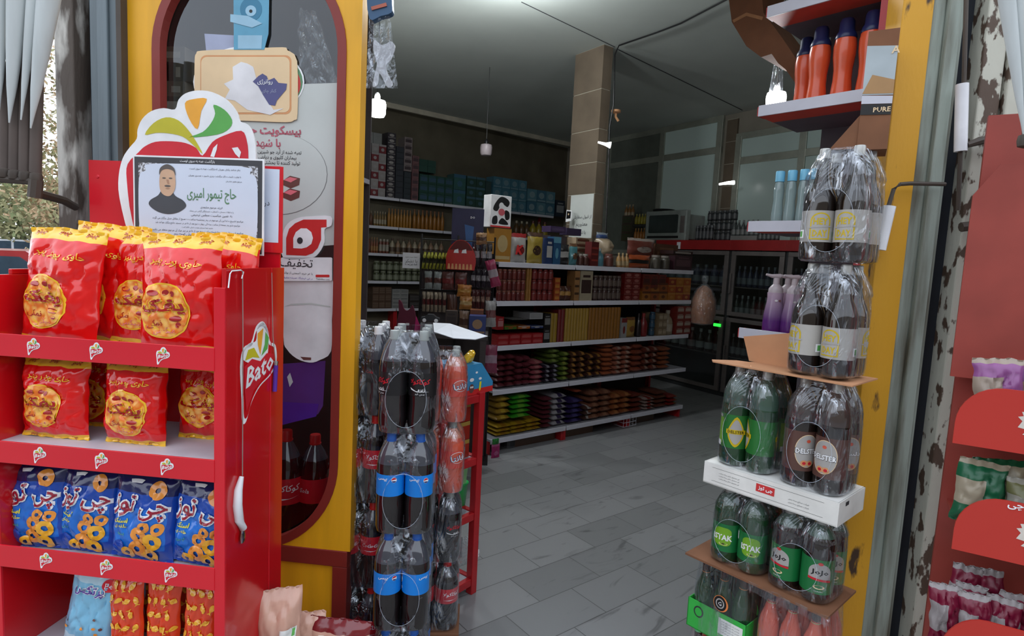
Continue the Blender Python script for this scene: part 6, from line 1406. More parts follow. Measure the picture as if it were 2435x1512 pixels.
# ================================================================== RED METAL RACK BESIDE THE BOTTLES
corner = at_Z(1133, 1408, 0); RD = 51.5
FK = Frame((corner.x, corner.y, 0), RD)
rk = thing('red_metal_rack', 'narrow red metal rack with glass shelves behind the orange soda packs', 'rack', FK.o, FK.rz)
WK, DK = .27, .34; zt = FK.at(1160, 930)[1]
def rk_p(mb, nm): mb.build(nm, parent=rk, bevel=.003)
for x, y in ((0, 0), (-WK, 0), (0, DK), (-WK, DK)): rk_p(MB().bx(x - .036 if x == 0 else x, x if x == 0 else x + .036, y, y + .036, 0, zt, 'red_post'), 'leg')
zs = [FK.at(1125, y, 0)[1] for y in (1376, 1222, 1092)] + [zt - .01]
for z_ in zs:
    rk_p(MB().bx(-WK + .036, -.036, .004, .03, z_ - .035, z_, 'red_post').bx(-WK + .036, -.036, DK + .004, DK + .03, z_ - .035, z_, 'red_post').bx(-.03, -.004, .036, DK, z_ - .035, z_, 'red_post').bx(-WK + .004, -WK + .03, .036, DK, z_ - .035, z_, 'red_post'), 'rail')
    MB().bx(-WK + .03, -.03, .03, DK, z_ - .012, z_ - .006, 'shelf_grey').build('shelf', parent=rk)
def on_rack(px0, px1, py0, lvl, t, d, c1, c2, name, label, cat, style=0, tiers=1, kind=m_box):
    a, zz = FK.at(px0, py0, t); b_, _ = FK.at(px1, py0, t); b_ = min(b_, -.04); h = (zz - zs[lvl] + .006) / tiers
    for j in range(tiers):
        o = kind(b_ - a, d, h * .97, c1, c2, style).build(name, loc=FK.w((a + b_) / 2, t, zs[lvl] - .005 + j * h), rz=FK.rz, smooth=0 if kind is m_box else 40)
        tag(o, label if tiers == 1 else '%s, %s of the stack' % (label, TIER[j]), cat, label + ' stack' if tiers > 1 else None)
on_rack(1068, 1150, 968, 2, .05, .16, (206, 58, 40), (226, 190, 90), 'tea_carton', 'orange-red tea carton with gold emblem in the red rack', 'box', 2, 3)
a = FK.at(1098, 1212, .1)[0]
cup = thing('plastic_cup', 'green plastic cups stacked in the red rack, mint one on top', 'cup', FK.w(a, .12, zs[1] - .004), FK.rz)
C('cup_green', 40, 176, 90, rough=.25); C('cup_mint', 150, 220, 150, rough=.3)
MB().lathe([(.028, 0), (.030, .002), (.040, .105), (.042, .107), (.042, .112)], 'cup_green', 24).build('cup', parent=cup, smooth=True)
MB().lathe([(.032, .112), (.030, .12), (.036, .19), (.036, .2)], 'cup_mint', 24).build('stacked_cup', parent=cup, smooth=True)
S = MB(); bag_mesh(S, .13, .14, .08, 4.4, 'clear_bag', 1.2, 16, 18); S.text('پد', 0, .06, 'logo_white', FLAT(.05), w=.05, off=.05)
tag(S.build('diaper_bag', loc=FK.w(FK.at(1112, 1340, .12)[0], .12, zs[0] - .004), rz=FK.rz, smooth=True), 'crinkled clear bag with white lettering on the lowest level of the red rack', 'plastic bag')
on_rack(1100, 1125, 1275, 0, .18, .1, (206, 206, 206), (90, 90, 92), 'carton', 'white and grey carton inside the lowest level of the red rack', 'box', 3)
# triangular candy stand on top of the rack
tz2 = zs[3] + .0
a, zt2 = FK.at(1116, 868, .02); b_, z1 = FK.at(1172, 905, .02); z0 = zs[3] + .001
cd = thing('candy_box', 'blue and red cardboard candy box with cartoon pencil print on the red rack', 'box', FK.w(0, .02, z0), FK.rz)
a0 = a - .07; C('candy_blue', 54, 140, 190); C('candy_red', 200, 40, 40); C('egg_yellow', 240, 190, 40, rough=.15, coat=.6)
H1, H2 = zt2 - z0, z1 - z0
mb = MB().prism([(a0, 0), (b_, 0), (b_, H2 * .95), ((a + b_) / 2 - .0, H1), (a0, H1)], 0, .16, 'candy_blue')
mb.shape([(a0, .0), (b_, .0), (b_, H2 * .55), (a0, H2 * .5)], 'candy_red', FLAT(.0006))
for x, zz_, r_ in ((a + .02, H1 * .5, .014), (a + .05, H1 * .72, .008), (a + .075, H1 * .5, .010), (a - .02, H1 * .8, .010)): mb.shape(ell(x, zz_, r_, r_ * .6, 14), 'logo_white', FLAT(.0012))
mb.shape([(a + .068, .02), (a + .074, .012), (a + .080, .02), (a + .084, .055), (a + .072, .055)], 'label_yellow', FLAT(.0018)); mb.shape(ell(a + .02, .03, .016, .02, 16), 'choc', FLAT(.0014)); mb.shape(ell(a + .015, .036, .005, .005, 10), 'logo_white', FLAT(.002)); mb.shape(ell(a + .026, .036, .005, .005, 10), 'logo_white', FLAT(.002))
mb.build('printed_box', parent=cd)
for i, (dx, dz) in enumerate(((.0, .012), (.035, .0), (.018, .03))):
    o = MB().lathe([(.002, -.024), (.014, -.019), (.019, 0), (.015, .018), (.004, .026)], 'egg_yellow', 18, X=Matrix.Rotation(.5, 4, 'Y')).build('candy_egg', loc=FK.w(a + .02 + dx, .05 + .02 * (i % 2), z0 + H1 + .018 + dz * .6), smooth=True)
    tag(o, 'shiny yellow candy egg on the candy box, %s' % ('left one', 'right one', 'top one')[i], 'toy egg', 'yellow candy eggs')
# bright small packets hanging at the foot of the shelving
fa_ = Frame(FG.w(seG[0], -.03, 0), 37.9)
for px0, px1, py0, py1, c1, c2, lab in ((1166, 1186, 1056, 1092, (214, 40, 130), (236, 120, 180), 'hot pink striped packet hanging below the yellow heap'), (1164, 1190, 1090, 1120, (40, 150, 90), (206, 60, 50), 'green packet with red fruit hanging under the pink one'), (1168, 1184, 1043, 1057, (40, 160, 60), None, 'tiny green packet just under the lowest board')):
    a, zt_ = fa_.at(px0, py0); b_, _ = fa_.at(px1, py0); zb_ = fa_.at(px0, py1)[1]
    tag(m_pouch(b_ - a, .02, zt_ - zb_, c1, c2, 0).build('hanging_packet', loc=fa_.w((a + b_) / 2, -.03, zb_), rz=fa_.rz, smooth=50), lab, 'packet')
tag(MB().tube([fa_.w(0, 0, 0) * 0 + fa_.w(fa_.at(1175, 1040)[0], -.012, .12), fa_.w(fa_.at(1175, 1040)[0], -.012, .0)], .003, 'white_rail', 5).build('hanging_strip'), 'thin white hanging strip below the yellow packets', 'strip')
a = FG.at(1205, 1070, .1)[0]
tag(m_jar(.12, 0, .10, (110, 116, 120), (60, 62, 66), 1).build('round_tin', loc=FG.w(a, .08, 0), rz=0), 'grey tin on the floor under the left end of the shelving', 'can')

# ================================================================== BACK WALL: COOLERS, TV, STACKS
mat('cooler_red', (150, 28, 30), .4); mat('cooler_grey', (112, 106, 104), .4, metal=.3); mat('cooler_in', (40, 42, 44), .7); mat('tv_grey', (138, 146, 142), .45); mat('tv_screen', (46, 56, 54), .12)
FC = Frame(FB.w(0, -.66, 0), -56.4)
zf1, zf0 = FC.at(1750, 572)[1], FC.at(1750, 595)[1]
xs = [FC.at(x, 600)[0] for x in (1560, 1737, 1871, 2010)]
zmid = FC.at(1740, 753)[1]
for i in range(3):
    a, b_ = xs[i], xs[i + 1]; w = b_ - a
    r = thing('drinks_cooler', ('left red-topped glass-door drinks cooler, half behind the middle shelving', 'middle red-topped glass-door drinks cooler below the grey cans', 'right red-topped drinks cooler behind the purple pump bottles')[i], 'cooler', FC.w((a + b_) / 2, 0, 0), FC.rz, 'drinks coolers along the back wall')
    MB().bx(-w / 2, w / 2, .58, .6, 0, zf1, 'cooler_in').bx(-w / 2, -w / 2 + .03, .03, .58, 0, zf1, 'cooler_in').bx(w / 2 - .03, w / 2, .03, .58, 0, zf1, 'cooler_in').bx(-w / 2 + .03, w / 2 - .03, .03, .58, 0, .1, 'cooler_in').bx(-w / 2 + .03, w / 2 - .03, .03, .58, zf1 - .03, zf1, 'cooler_in').build('cabinet', parent=r)
    MB().bx(-w / 2, w / 2, -.012, .03, zf0, zf1 + .006, 'cooler_red').bx(-w / 2, w / 2, .03, .6, zf1, zf1 + .006, 'cooler_red').build('fascia', parent=r, bevel=.003)
    for z0_, z1_ in ((.06, zmid - .015), (zmid + .01, zf0 - .01)):
        x0_, x1_ = -w / 2 + .02, w / 2 - .02; d_ = MB().bx(x0_, x1_, 0, .025, z1_ - .05, z1_, 'cooler_grey').bx(x0_, x1_, 0, .025, z0_, z0_ + .05, 'cooler_grey').bx(x0_, x0_ + .06, 0, .025, z0_ + .05, z1_ - .05, 'cooler_grey').bx(x1_ - .06, x1_, 0, .025, z0_ + .05, z1_ - .05, 'cooler_grey').build('door', parent=r, bevel=.003)
        mb = MB(); mb.add([(x0_ + .06, .012, z0_ + .05), (x1_ - .06, .012, z0_ + .05), (x1_ - .06, .012, z1_ - .05), (x0_ + .06, .012, z1_ - .05)], [(0, 1, 2, 3)], 'fridge_glass'); mb.build('glass', parent=d_)
        MB().bx(x0_ + .015, x0_ + .035, -.03, 0, (z0_ + z1_) / 2 - .12, (z0_ + z1_) / 2 + .12, 'cooler_grey').build('handle', parent=d_, bevel=.003)
    for z_ in (.5, zmid, zmid + .36, zmid + .66):
        if z_ < zf0 - .15: MB().bx(-w / 2 + .03, w / 2 - .03, .06, .56, z_ - .012, z_, 'cooler_grey').build('shelf', parent=r)
    # bottles standing inside
    for z_, c1, c2, nn, h_ in ((zmid, (70, 84, 80), (190, 196, 196), 8, .26), (zmid + .36, (50, 60, 100), (150, 160, 170), 8, .25), (.5, (60, 34, 30), (206, 206, 206), 8, .28)):
        p = None
        for k in range(nn):
            if p is None: p = o = m_bottle(w / nn * .8, 0, h_, c1, c2, 1).build('bottle', smooth=50)
            else: o = p.copy(); COL.objects.link(o)
            o.location = FC.w(a + .05 + (w - .1) * (k + .5) / nn, .10, z_ + .001); tag(o, '%s bottle in the %s cooler, %s shelf, %s from left' % ('grey' if c1[0] == 70 else 'blue' if c1[2] == 100 else 'brown', ('left', 'middle', 'right')[i], 'middle' if z_ == zmid else 'top' if z_ > zmid else 'low', ORD[k]), 'bottle', 'bottles in the coolers')
o = MB().bx(-.03, .03, 0, .004, 0, .09, 'paper').build('price_tag', loc=FC.w(FC.at(1616, 580)[0], -.018, FC.at(1616, 592)[1]), rz=FC.rz); tag(o, 'small white tag on the red cooler fascia below the television', 'tag')
o = MB().bx(-.05, .05, 0, .01, 0, .035, 'led_green').build('cooler_display', loc=FC.w(FC.at(1706, 771)[0], -.012, FC.at(1706, 776)[1]), rz=FC.rz); tag(o, 'small glowing green cooler display low between shelving and coolers', 'display')
ct_z = zf1 + .007
# television
a, zt_ = FC.at(1537, 503, .08); b_, _ = FC.at(1634, 503, .08); w, h = (b_ - a), zt_ - ct_z
tv = thing('television', 'old grey tube television standing on the left cooler', 'television', FC.w((a + b_) / 2, .08, ct_z), FC.rz)
MB().bx(-w / 2, w / 2, 0, .08, 0, h, 'tv_grey').bx(-w / 2 + .04, w / 2 - .04, .08, .42, .02, h - .05, 'tv_grey').build('case', parent=tv, bevel=.012)
mb = MB(); mb.prism(rrect(-w / 2 + .07, w / 2 - .14, .10, h - .06, .02), -.006, .01, 'tv_screen'); mb.build('screen', parent=tv, bevel=.004)
MB().bx(-w / 2 + .05, w / 2 - .12, -.004, .0, .03, .06, 'black').bx(w / 2 - .10, w / 2 - .03, -.004, 0, .1, h - .08, 'cooler_grey').build('control_panel', parent=tv)
o = MB().lathe([(.02, 0), (.15, .008), (.16, .02), (.14, .03), (.02, .034)], 'black', 24).build('round_tray', loc=FC.w((a + b_) / 2 - w * .2, .2, ct_z + h), smooth=True); tag(o, 'flat black round dish on top of the television', 'dish')
def on_cooler(px0, px1, py0, t, kind, c1, c2, desc, n, tiers, style=1, z_off=0.0, d=.15, pyb=572): goods(FC, ct_z, px0, px1, py0, pyb, kind, c1, c2, desc, n, tiers, d=d, t=t, style=style, z_off=z_off)
on_cooler(1478, 1500, 486, .30, 'bottle', (190, 130, 60), (216, 190, 150), 'amber bottle on the topmost stacked tray left of the television', 3, 1, z_off=.34)
on_cooler(1476, 1500, 512, .30, 'box', (96, 80, 60), (60, 110, 50), 'brown bottle tray left of the yellow bottles', 1, 3, style=3)
on_cooler(1504, 1531, 508, .20, 'bottle', (214, 196, 50), (226, 216, 120), 'lemon yellow bottle in the upper tray left of the television', 4, 1, z_off=.24, style=0)
on_cooler(1502, 1533, 534, .20, 'box', (56, 56, 50), None, 'dark tray between the yellow and orange bottles', 1, 1, z_off=.20, d=.12)
on_cooler(1504, 1531, 542, .20, 'bottle', (226, 140, 40), (236, 170, 80), 'orange drink bottle in the lower tray left of the television', 4, 1, style=0)
on_cooler(1650, 1692, 535, .1, 'can', (60, 62, 66), (120, 124, 130), 'dark can in the low cluster right of the television', 5, 1)
on_cooler(1675, 1745, 500, .16, 'can', (66, 70, 74), (110, 114, 118), 'dark shrink-wrapped can in the high stack on the cooler', 6, 3)
on_cooler(1735, 1800, 522, .12, 'bottle', (104, 112, 112), (176, 180, 180), 'clear water bottle standing in the white tray on the cooler', 6, 1, z_off=.045)
on_cooler(1735, 1800, 560, .10, 'box', (186, 186, 184), None, 'white tray under the clear water bottles on the cooler', 1, 1, d=.16)
on_cooler(1800, 1850, 540, .12, 'bottle', (92, 98, 98), (150, 154, 154), 'grey water bottle right of the white tray', 5, 1)
# paper notice on the pillar
Fp = Frame((pc.x, pc.y, 0), -54)
panel(Fp, 1358, 1412, 465, 566, -.006, 'poster_grey', 'pillar_notice', 'tall pale notice taped low on the stone pillar', 'notice', lambda mb, w, h: [mb.text(s, .05 * w, h * k, 'ink', FLAT(.0008), w=w * ww, off=.01) for s, k, ww in (('از قبول سفارش', .48, .8), ('معذوریم', .30, .5), ('با تشکر', .12, .4))])
mb = MB(); mb.prism([(-.04, -.06), (.04, -.05), (.045, .05), (-.035, .06)], 0, .006, 'logo_white'); mb.shape([(-.032, -.03), (.03, -.026), (.034, .04), (-.027, .048)], 'black', FLAT(.001)); mb.shape(ell(0, .015, .01, .01, 12), 'cream', FLAT(.002))
tag(mb.build('shaped_tag', loc=Fp.w(Fp.at(1352, 513, -.1)[0], -.1, Fp.at(1352, 513, -.1)[1]), rz=Fp.rz), 'small black and white shaped tag left of the pillar notice', 'tag')
C('purple_pack', 70, 52, 92)
goods(FG, GZ[4], 1308, 1345, 538, 560, 'box', (74, 54, 96), (100, 80, 120), 'dark purple carton on a back stack before the pillar', 1, 1, t=.30, d=.12, z_off=.28)
goods(FG, GZ[4], 1306, 1346, 560, 600, 'box', (60, 50, 60), None, 'dark stack of cartons below the purple carton', 1, 2, t=.30, d=.14)
goods(FG, GZ[4], 1347, 1382, 543, 562, 'box', (66, 52, 90), None, 'second purple carton nearer to the pillar', 1, 1, t=.36, d=.1, z_off=.27)
goods(FG, GZ[4], 1347, 1384, 563, 600, 'box', (70, 60, 60), None, 'dark carton under the second purple carton', 1, 1, t=.36, d=.12)
goods(FG, GZ[4], 1424, 1452, 552, 580, 'pouch', (60, 90, 150), (180, 190, 200), 'blue and white bag behind the beige packet', 1, 1, t=.3, d=.08, z_off=.17)
goods(FG, GZ[4], 1424, 1452, 580, 612, 'box', (90, 70, 60), None, 'brown carton below the blue and white bag', 1, 1, t=.3, d=.1)
# hanging bread bag at the right end of the middle shelving
C('bag_beige', 150, 104, 76, rough=.4)
p = FG.w(FG.at(1668, 770, -.05)[0], -.05, FG.at(1668, 772, -.05)[1]); hh = FG.at(1668, 655, -.05)[1] - p.z
hb = thing('hanging_bread_bag', 'beige bread in a tied plastic bag hanging from the right end of the shelving', 'bag', p, FG.rz)
MB().lathe([(.02, 0), (.11, .02), (.13, hh * .25), (.12, hh * .5), (.07, hh * .72), (.02, hh * .8)], 'bag_beige', 20).build('bread', parent=hb, smooth=True)
MB().lathe([(.03, -.005), (.12, .012), (.138, hh * .25), (.128, hh * .52), (.08, hh * .73), (.02, hh * .84), (.035, hh * .92), (.03, hh)], 'clear_bag', 20, cap=False).build('plastic_bag', parent=hb, smooth=True)

# ================================================================== SHELF UNIT RIGHT OF THE DOOR
FU = Frame(FR.w(.18, .42, 0), -48.1)      # white-railed red shelves high on the right
ul = FU.at(1805, 262)[0]
uz = [FU.at(1895, 547)[1] + .0, FU.at(1930, 255)[1], FU.at(1900, 18)[1]]; uz4 = FU.at(1768, 800)[1]
un = thing('red_wall_shelf', 'red wall shelves with white front rails at the upper right of the doorway', 'shelving', FU.o, FU.rz)
mat('under_red', (206, 76, 58), .5); mat('under_grey', (96, 92, 100), .6)
ur = FU.at(2104, 150)[0]; ud = .34
for z_ in uz + [uz4]:
    MB().bx(ul, ur, .0, .12, z_ - .004, z_ + .004, 'under_red').bx(ul, ur, .12, ud, z_ - .004, z_ + .004, 'under_grey').build('shelf', parent=un)
    MB().bx(ul, ur, -.006, .0, z_ - .006, z_ + .034, 'white_rail').build('price_rail', parent=un, bevel=.001)
    MB().bx(ul - .004, ul, -.004, .05, z_ - .004, z_ + .030, 'red_post').build('end_cap', parent=un)
MB().bx(FU.at(1945, 400, ud)[0], ur, ud, ud + .02, 0, 2.85, 'under_grey').bx(ur - .03, ur, .0, ud, 0, 2.85, 'red_post').build('back_panel', parent=un)
mat('softener_orange', (222, 88, 48), .3, coat=.3); mat('softener_cap', (30, 40, 84), .35)
hS = FU.at(2000, 48, .1)[1] - (uz[1] + .004)
pr0 = None
for i, (px, t) in enumerate(((1908, .20), (1940, .13), (1998, .11), (2058, .10), (2090, .2))):
    loc = FU.w(FU.at(px, 230, t)[0], t, uz[1] + .005)
    lab = 'orange softener bottle with navy cap, %s from the left on the high shelf' % ORD[i]
    if pr0 is None:
        pr0 = thing('softener_bottle', lab, 'bottle', loc, 0, 'orange softener bottles on the high right shelf')
        k = hS / .27
        MB().lathe([(r * k, z_ * k) for r, z_ in ((.026, 0), (.031, .01), (.030, .05), (.026, .09), (.026, .12), (.031, .16), (.032, .19), (.029, .21))], 'softener_orange', 24).build('body', parent=pr0, smooth=True)
        MB().lathe([(r * k, z_ * k) for r, z_ in ((.030, .21), (.031, .215), (.028, .225), (.022, .235), (.021, .262), (.017, .27))], 'softener_cap', 24).build('cap', parent=pr0, smooth=True)
    else: dup(pr0, loc, label=lab)
# coffee carton standing on its end in front of the shelf
FP = Frame(FR.w(.085, .16, 0), -48.1 + 18)
a, zt_ = FP.at(2066, 75); b_, _ = FP.at(2140, 75); zb_ = FP.at(2050, 268)[1]
cb = thing('display_carton', 'tall open brown and white printed carton leaning beside the yellow door post', 'box', FP.w(0, 0, 0), FP.rz)
mb = MB().bx(a, b_, 0, .12, 1.91, zt_, 'cardboard_dark')
q = lambda pts: [FP.at(x, y) for x, y in pts]
C('biscuit_gold', 170, 130, 84); C('pack_grey', 170, 180, 184)
w0 = FP.at(2110, 150)[1]
mb.shape([(a, FP.at(2070, 225)[1]), (b_, FP.at(2120, 225)[1]), (b_, FP.at(2120, 110)[1]), (a, FP.at(2075, 108)[1])], 'pack_grey', FLAT(.0006))
mb.shape([(a, FP.at(2070, 222)[1]), (b_, FP.at(2120, 222)[1]), (b_, FP.at(2120, 190)[1]), (a + .02, FP.at(2075, 178)[1])], 'biscuit_gold', FLAT(.0012))
mb.shape([(a, FP.at(2070, 246)[1]), (b_, FP.at(2120, 246)[1]), (b_, FP.at(2120, 228)[1]), (a, FP.at(2075, 226)[1])], 'white_rail', FLAT(.0018))
mb.shape([(a, FP.at(2070, 272)[1]), (b_, FP.at(2120, 272)[1]), (b_, FP.at(2120, 247)[1]), (a, FP.at(2075, 247)[1])], 'black', FLAT(.0018))
mb.text('PURE', a + .052, FP.at(2090, 261)[1], 'cream', FLAT(.0026), w=.042, off=.02)
mb.text('A', a + .07, FP.at(2110, 120)[1], 'cream', FLAT(.0026), h=.02, off=.02)
mb.build('printed_front', parent=cb)
mb = MB().prism([(a - .07, 1.915), (b_, 1.915), (b_, FP.at(2060, 272)[1]), (a, FP.at(2060, 272)[1])], .004, .012, 'cardboard_dark'); mb.build('hanging_flap', parent=cb)
# cardboard carton sagging from the top shelf
FQ = Frame(FU.w(0, .38, 0), -48.1)
mb = MB(); pts = [(1728, -40), (1740, 52), (1775, 110), (1810, 136), (1835, 128), (1850, 150), (1868, 165), (1893, 200), (1900, 150), (1860, 90), (1815, 30), (1810, -40)]
mb.prism(P2(FQ, 0, pts), 0, .25, 'cardboard_dark')
mb.shape(P2(FQ, 0, [(1742, 48), (1775, 30), (1815, 40), (1812, 48), (1775, 38), (1745, 54)]), 'cardboard', FLAT(.001))
tag(mb.build('cardboard_carton', loc=FQ.o, rz=FQ.rz), 'brown cardboard carton poking out left of the highest red shelf', 'box')
# clear bottles with cyan caps
mat('clear_plastic', (150, 172, 172), .1, coat=.6, alpha=.75); mat('cap_cyan', (118, 190, 222), .4)
pr0 = None
for i, px in enumerate((1848, 1877, 1906, 1932)):
    t = .05; loc = FU.w(FU.at(px, 500, t)[0], t, uz[0] + .005); lab = 'clear bottle with light blue cap, %s from the left on the middle red shelf' % ORD[i]; h = FU.at(1877, 406, t)[1] - uz[0] - .005
    if pr0 is None:
        pr0 = thing('capped_bottle', lab, 'bottle', loc, 0, 'clear blue-capped bottles on the middle red shelf')
        MB().lathe([(.018, 0), (.0205, .006), (.0205, h * .28), (.017, h * .5), (.0195, h * .66), (.0165, h * .78), (.0135, h * .82)], 'clear_plastic', 24).build('body', parent=pr0, smooth=True)
        MB().lathe([(.0165, h * .82), (.0165, h * .985), (.015, h)], 'cap_cyan', 20).build('cap', parent=pr0, smooth=40)
    else: dup(pr0, loc, label=lab)
# purple pump bottles
m = bpy.data.materials.new('soap_fade'); m.use_nodes = True; MATS['soap_fade'] = m
N, L = m.node_tree.nodes, m.node_tree.links; b = N['Principled BSDF']; t_ = N.new('ShaderNodeTexCoord'); s_ = N.new('ShaderNodeSeparateXYZ'); r = N.new('ShaderNodeValToRGB')
L.new(t_.outputs['Generated'], s_.inputs[0]); L.new(s_.outputs['Z'], r.inputs[0]); L.new(r.outputs[0], b.inputs['Base Color'])
r.color_ramp.elements[0].color = (*lin((84, 34, 108)), 1); r.color_ramp.elements[0].position = .38; r.color_ramp.elements[1].color = (*lin((176, 152, 172)), 1); r.color_ramp.elements[1].position = .95
b.inputs['Roughness'].default_value = .25; b.inputs['Coat Weight'].default_value = .4
mat('pump_white', (180, 168, 172), .35)
pr0 = None
for i, (px, t) in enumerate(((1828, .03), (1872, .03), (1856, .13), (1896, .13))):
    loc = FU.w(FU.at(px, 780, t)[0], t + .03, uz4 + .005); h = FU.at(1828, 652, .03)[1] - uz4
    lab = ('purple pump soap bottle at the front left on the lowest red shelf', 'purple pump soap bottle at the front right on the lowest red shelf', 'purple pump soap bottle behind the two front ones, left', 'purple pump soap bottle behind the two front ones, right')[i]
    if pr0 is None:
        pr0 = thing('pump_bottle', lab, 'soap bottle', loc, radians(180), 'purple pump soap bottles')
        MB().lathe([(.033, 0), (.037, .006), (.038, h * .2), (.036, h * .36), (.029, h * .55), (.028, h * .62), (.029, h * .70)], 'soap_fade', 28).build('body', parent=pr0, smooth=True)
        MB().lathe([(.0265, h * .70), (.026, h * .76), (.019, h * .80), (.012, h * .83), (.0115, h * .93)], 'pump_white', 24).tube([(-.012, 0, h * .955), (.02, 0, h * .955), (.042, 0, h * .975)], [.010, .007, .004], 'pump_white', 10).build('pump', parent=pr0, smooth=True)
        MB().shape(ell(-.008, h * .58, .006, .004, 12), 'logo_white', lambda x, z: Vector((-x, .030, z))).shape(ell(.006, h * .58, .005, .004, 12), 'choc', lambda x, z: Vector((-x, .030, z))).build('print', parent=pr0)
    else: dup(pr0, loc, label=lab)

# ================================================================== LAMPS
def bulb(label, px, py, D, r, lit, cord_to=CEIL, bag=False, power=0):
    p = at_Y(px, py, D); b_ = thing('hanging_bulb', label, 'lamp', p)
    MB().lathe([(.42 * r, .95 * r), (.9 * r, .8 * r), (r, .4 * r), (.95 * r, -.6 * r), (.8 * r, -.92 * r), (.3 * r, -r)], 'lamp_glow' if lit else 'pump_white', 24).build('globe', parent=b_, smooth=True)
    MB().lathe([(.32 * r, .9 * r), (.34 * r, 1.3 * r), (.25 * r, 1.6 * r), (.1 * r, 1.75 * r)], 'white_plastic' if lit else 'black', 16).build('socket', parent=b_, smooth=True)
    MB().tube([(0, 0, 1.7 * r), (0, 0, cord_to - p.z)], .003, 'black', 5).build('cord', parent=b_)
    if power:
        l = bpy.data.lights.new('bulb_light', 'POINT'); l.energy = power; l.shadow_soft_size = r * 1.1; l.color = (.92, .97, 1)
        lo = bpy.data.objects.new('bulb_light', l); COL.objects.link(lo); lo.location = (0, 0, -r * 1.3); lo.parent = b_
    return b_
bulb('lit white bulb hanging beside the yellow frame', 897, 257, 4.6, .066, True, power=14)
bulb('unlit bulb hanging on a cord in front of the tissue packets', 1156, 356, 6.6, .066, False)
bulb('lit bulb hanging just above the top of the view near the ceiling', 1215, -35, 4.4, .07, True, power=38)
bulb('lit bulb shining above the white-railed shelf at right', 1845, 240, 3.2, .05, True, power=10)
p = at_Y(1847, 195, 3.2)
mb = MB(); mb.grid(lambda u, v: tuple(Vector(((.03 + .004 * sin(u * 40)) * cos(2 * pi * u) * (1.1 - .5 * v), (.03) * sin(2 * pi * u) * (1.1 - .5 * v), -.07 + .2 * v)) + p), 24, 10, 'clear_bag')
tag(mb.build('plastic_sleeve', smooth=True), 'crinkled clear sleeve wrapped over the bulb at the right shelf', 'plastic sleeve')
def glow_streak(label, pts, D, r):  # small glowing white streak, built as a short emissive tube
    P_ = [at_Y(x, y, D) for x, y in pts]; o = MB().tube([p_ - P_[0] for p_ in P_], r, 'streak_glow', 10).build('glow_streak', loc=P_[0], smooth=True); tag(o, label, 'lamp')
glow_streak('short glowing white streak on the right side of the stone pillar', [(1422, 338), (1440, 343), (1452, 345)], 5.55, [.008, .014, .03])
glow_streak('short glowing white streak on the stone strip between the back windows', [(1710, 438), (1730, 435), (1746, 434)], 7.6, [.012, .02, .026])
# cable from the pillar over the ceiling
P_ = [at_Z(1735, -5, CEIL - .02), at_Z(1620, 55, CEIL - .02), at_Z(1560, 78, CEIL - .02), at_Z(1472, 108, CEIL - .02)]
e = P_[-1]; top = Vector((.80, 5.72, 0)); 
pts = P_ + [at_Y(1462, 130, 5.7), at_Y(1459, 250, 5.7), at_Y(1450, 300, 5.7), at_Y(1446, 420, 5.7), at_Y(1440, 560, 5.7)]
tag(MB().tube([p_ - e for p_ in pts], .007, 'black', 6).build('ceiling_cable', loc=e, smooth=True), 'black cable running over the ceiling and down the pillar edge', 'cable')
mb = MB().tube([(0, 0, 0), (.0, .0, -.06), (.03, .0, -.10)], .012, 'cardboard', 8).lathe([(.02, -.03), (.045, -.02), (.045, .0)], 'cardboard', 12)
tag(mb.build('wall_hook', loc=at_Y(1465, 262, 5.75), smooth=True), 'small brown hook or fitting beside the upper pillar', 'hook')
# hanging wrapped puppet pack at the top of the doorway
C('hat_blue', 52, 84, 116); C('hat_orange', 170, 90, 70); C('glove_grey', 176, 176, 180)
D = 1.95; p0 = at_Y(915, 30, D)
hp = thing('hanging_toy_pack', 'clear wrapped cut-out toy hanging under a blue cap at the top left of the doorway', 'toy pack', p0)
V = lambda x, y, dd=0: at_Y(x, y, D + dd) - p0
mb = MB(); q_ = [(880, 42), (928, 36), (944, 110), (957, 208), (876, 212)]
def flatpoly(mb, px, m, dd, th=.004):
    P_ = [V(x, y, dd) for x, y in px]; n = len(P_); tri = tessellate_polygon([P_])
    mb.add([tuple(p_) for p_ in P_] + [tuple(p_ + Vector((0, th, 0))) for p_ in P_], [tuple(t_) for t_ in tri] + [tuple(i + n for i in reversed(t_)) for t_ in tri] + [(i, (i + 1) % n, (i + 1) % n + n, i + n) for i in range(n)], m)
mb.grid(lambda u, v: tuple(V(878 + 50 * u + (u - .3) * 26 * v, 38 + 172 * v, -.012 + .012 * noise.noise(Vector((u * 6, v * 4, 2))))), 18, 26, 'clear_bag'); mb.build('wrapper', parent=hp, smooth=True)
mb = MB(); flatpoly(mb, catmull([(890, 95), (905, 106), (918, 104), (930, 98), (940, 112), (930, 140), (918, 155), (922, 175), (934, 200), (922, 208), (912, 190), (902, 175), (898, 200), (886, 206), (890, 180), (896, 150), (888, 120)], 3), 'glove_grey', 0); mb.build('cut_out_toy', parent=hp)
mb = MB(); flatpoly(mb, catmull([(876, -30), (925, -34), (932, 10), (930, 30), (905, 38), (878, 44)], 3), 'hat_blue', -.02, .03); flatpoly(mb, [(882, 16), (918, 6), (920, 14), (884, 24)], 'hat_orange', -.024, .003); mb.build('blue_cap', parent=hp)
MB().tube([V(903, -30, .005), V(903, 0, .005) + Vector((0, 0, .4)), V(903, 0, .2) + Vector((0, 0, .9))], .002, 'black', 4).build('string', parent=hp)

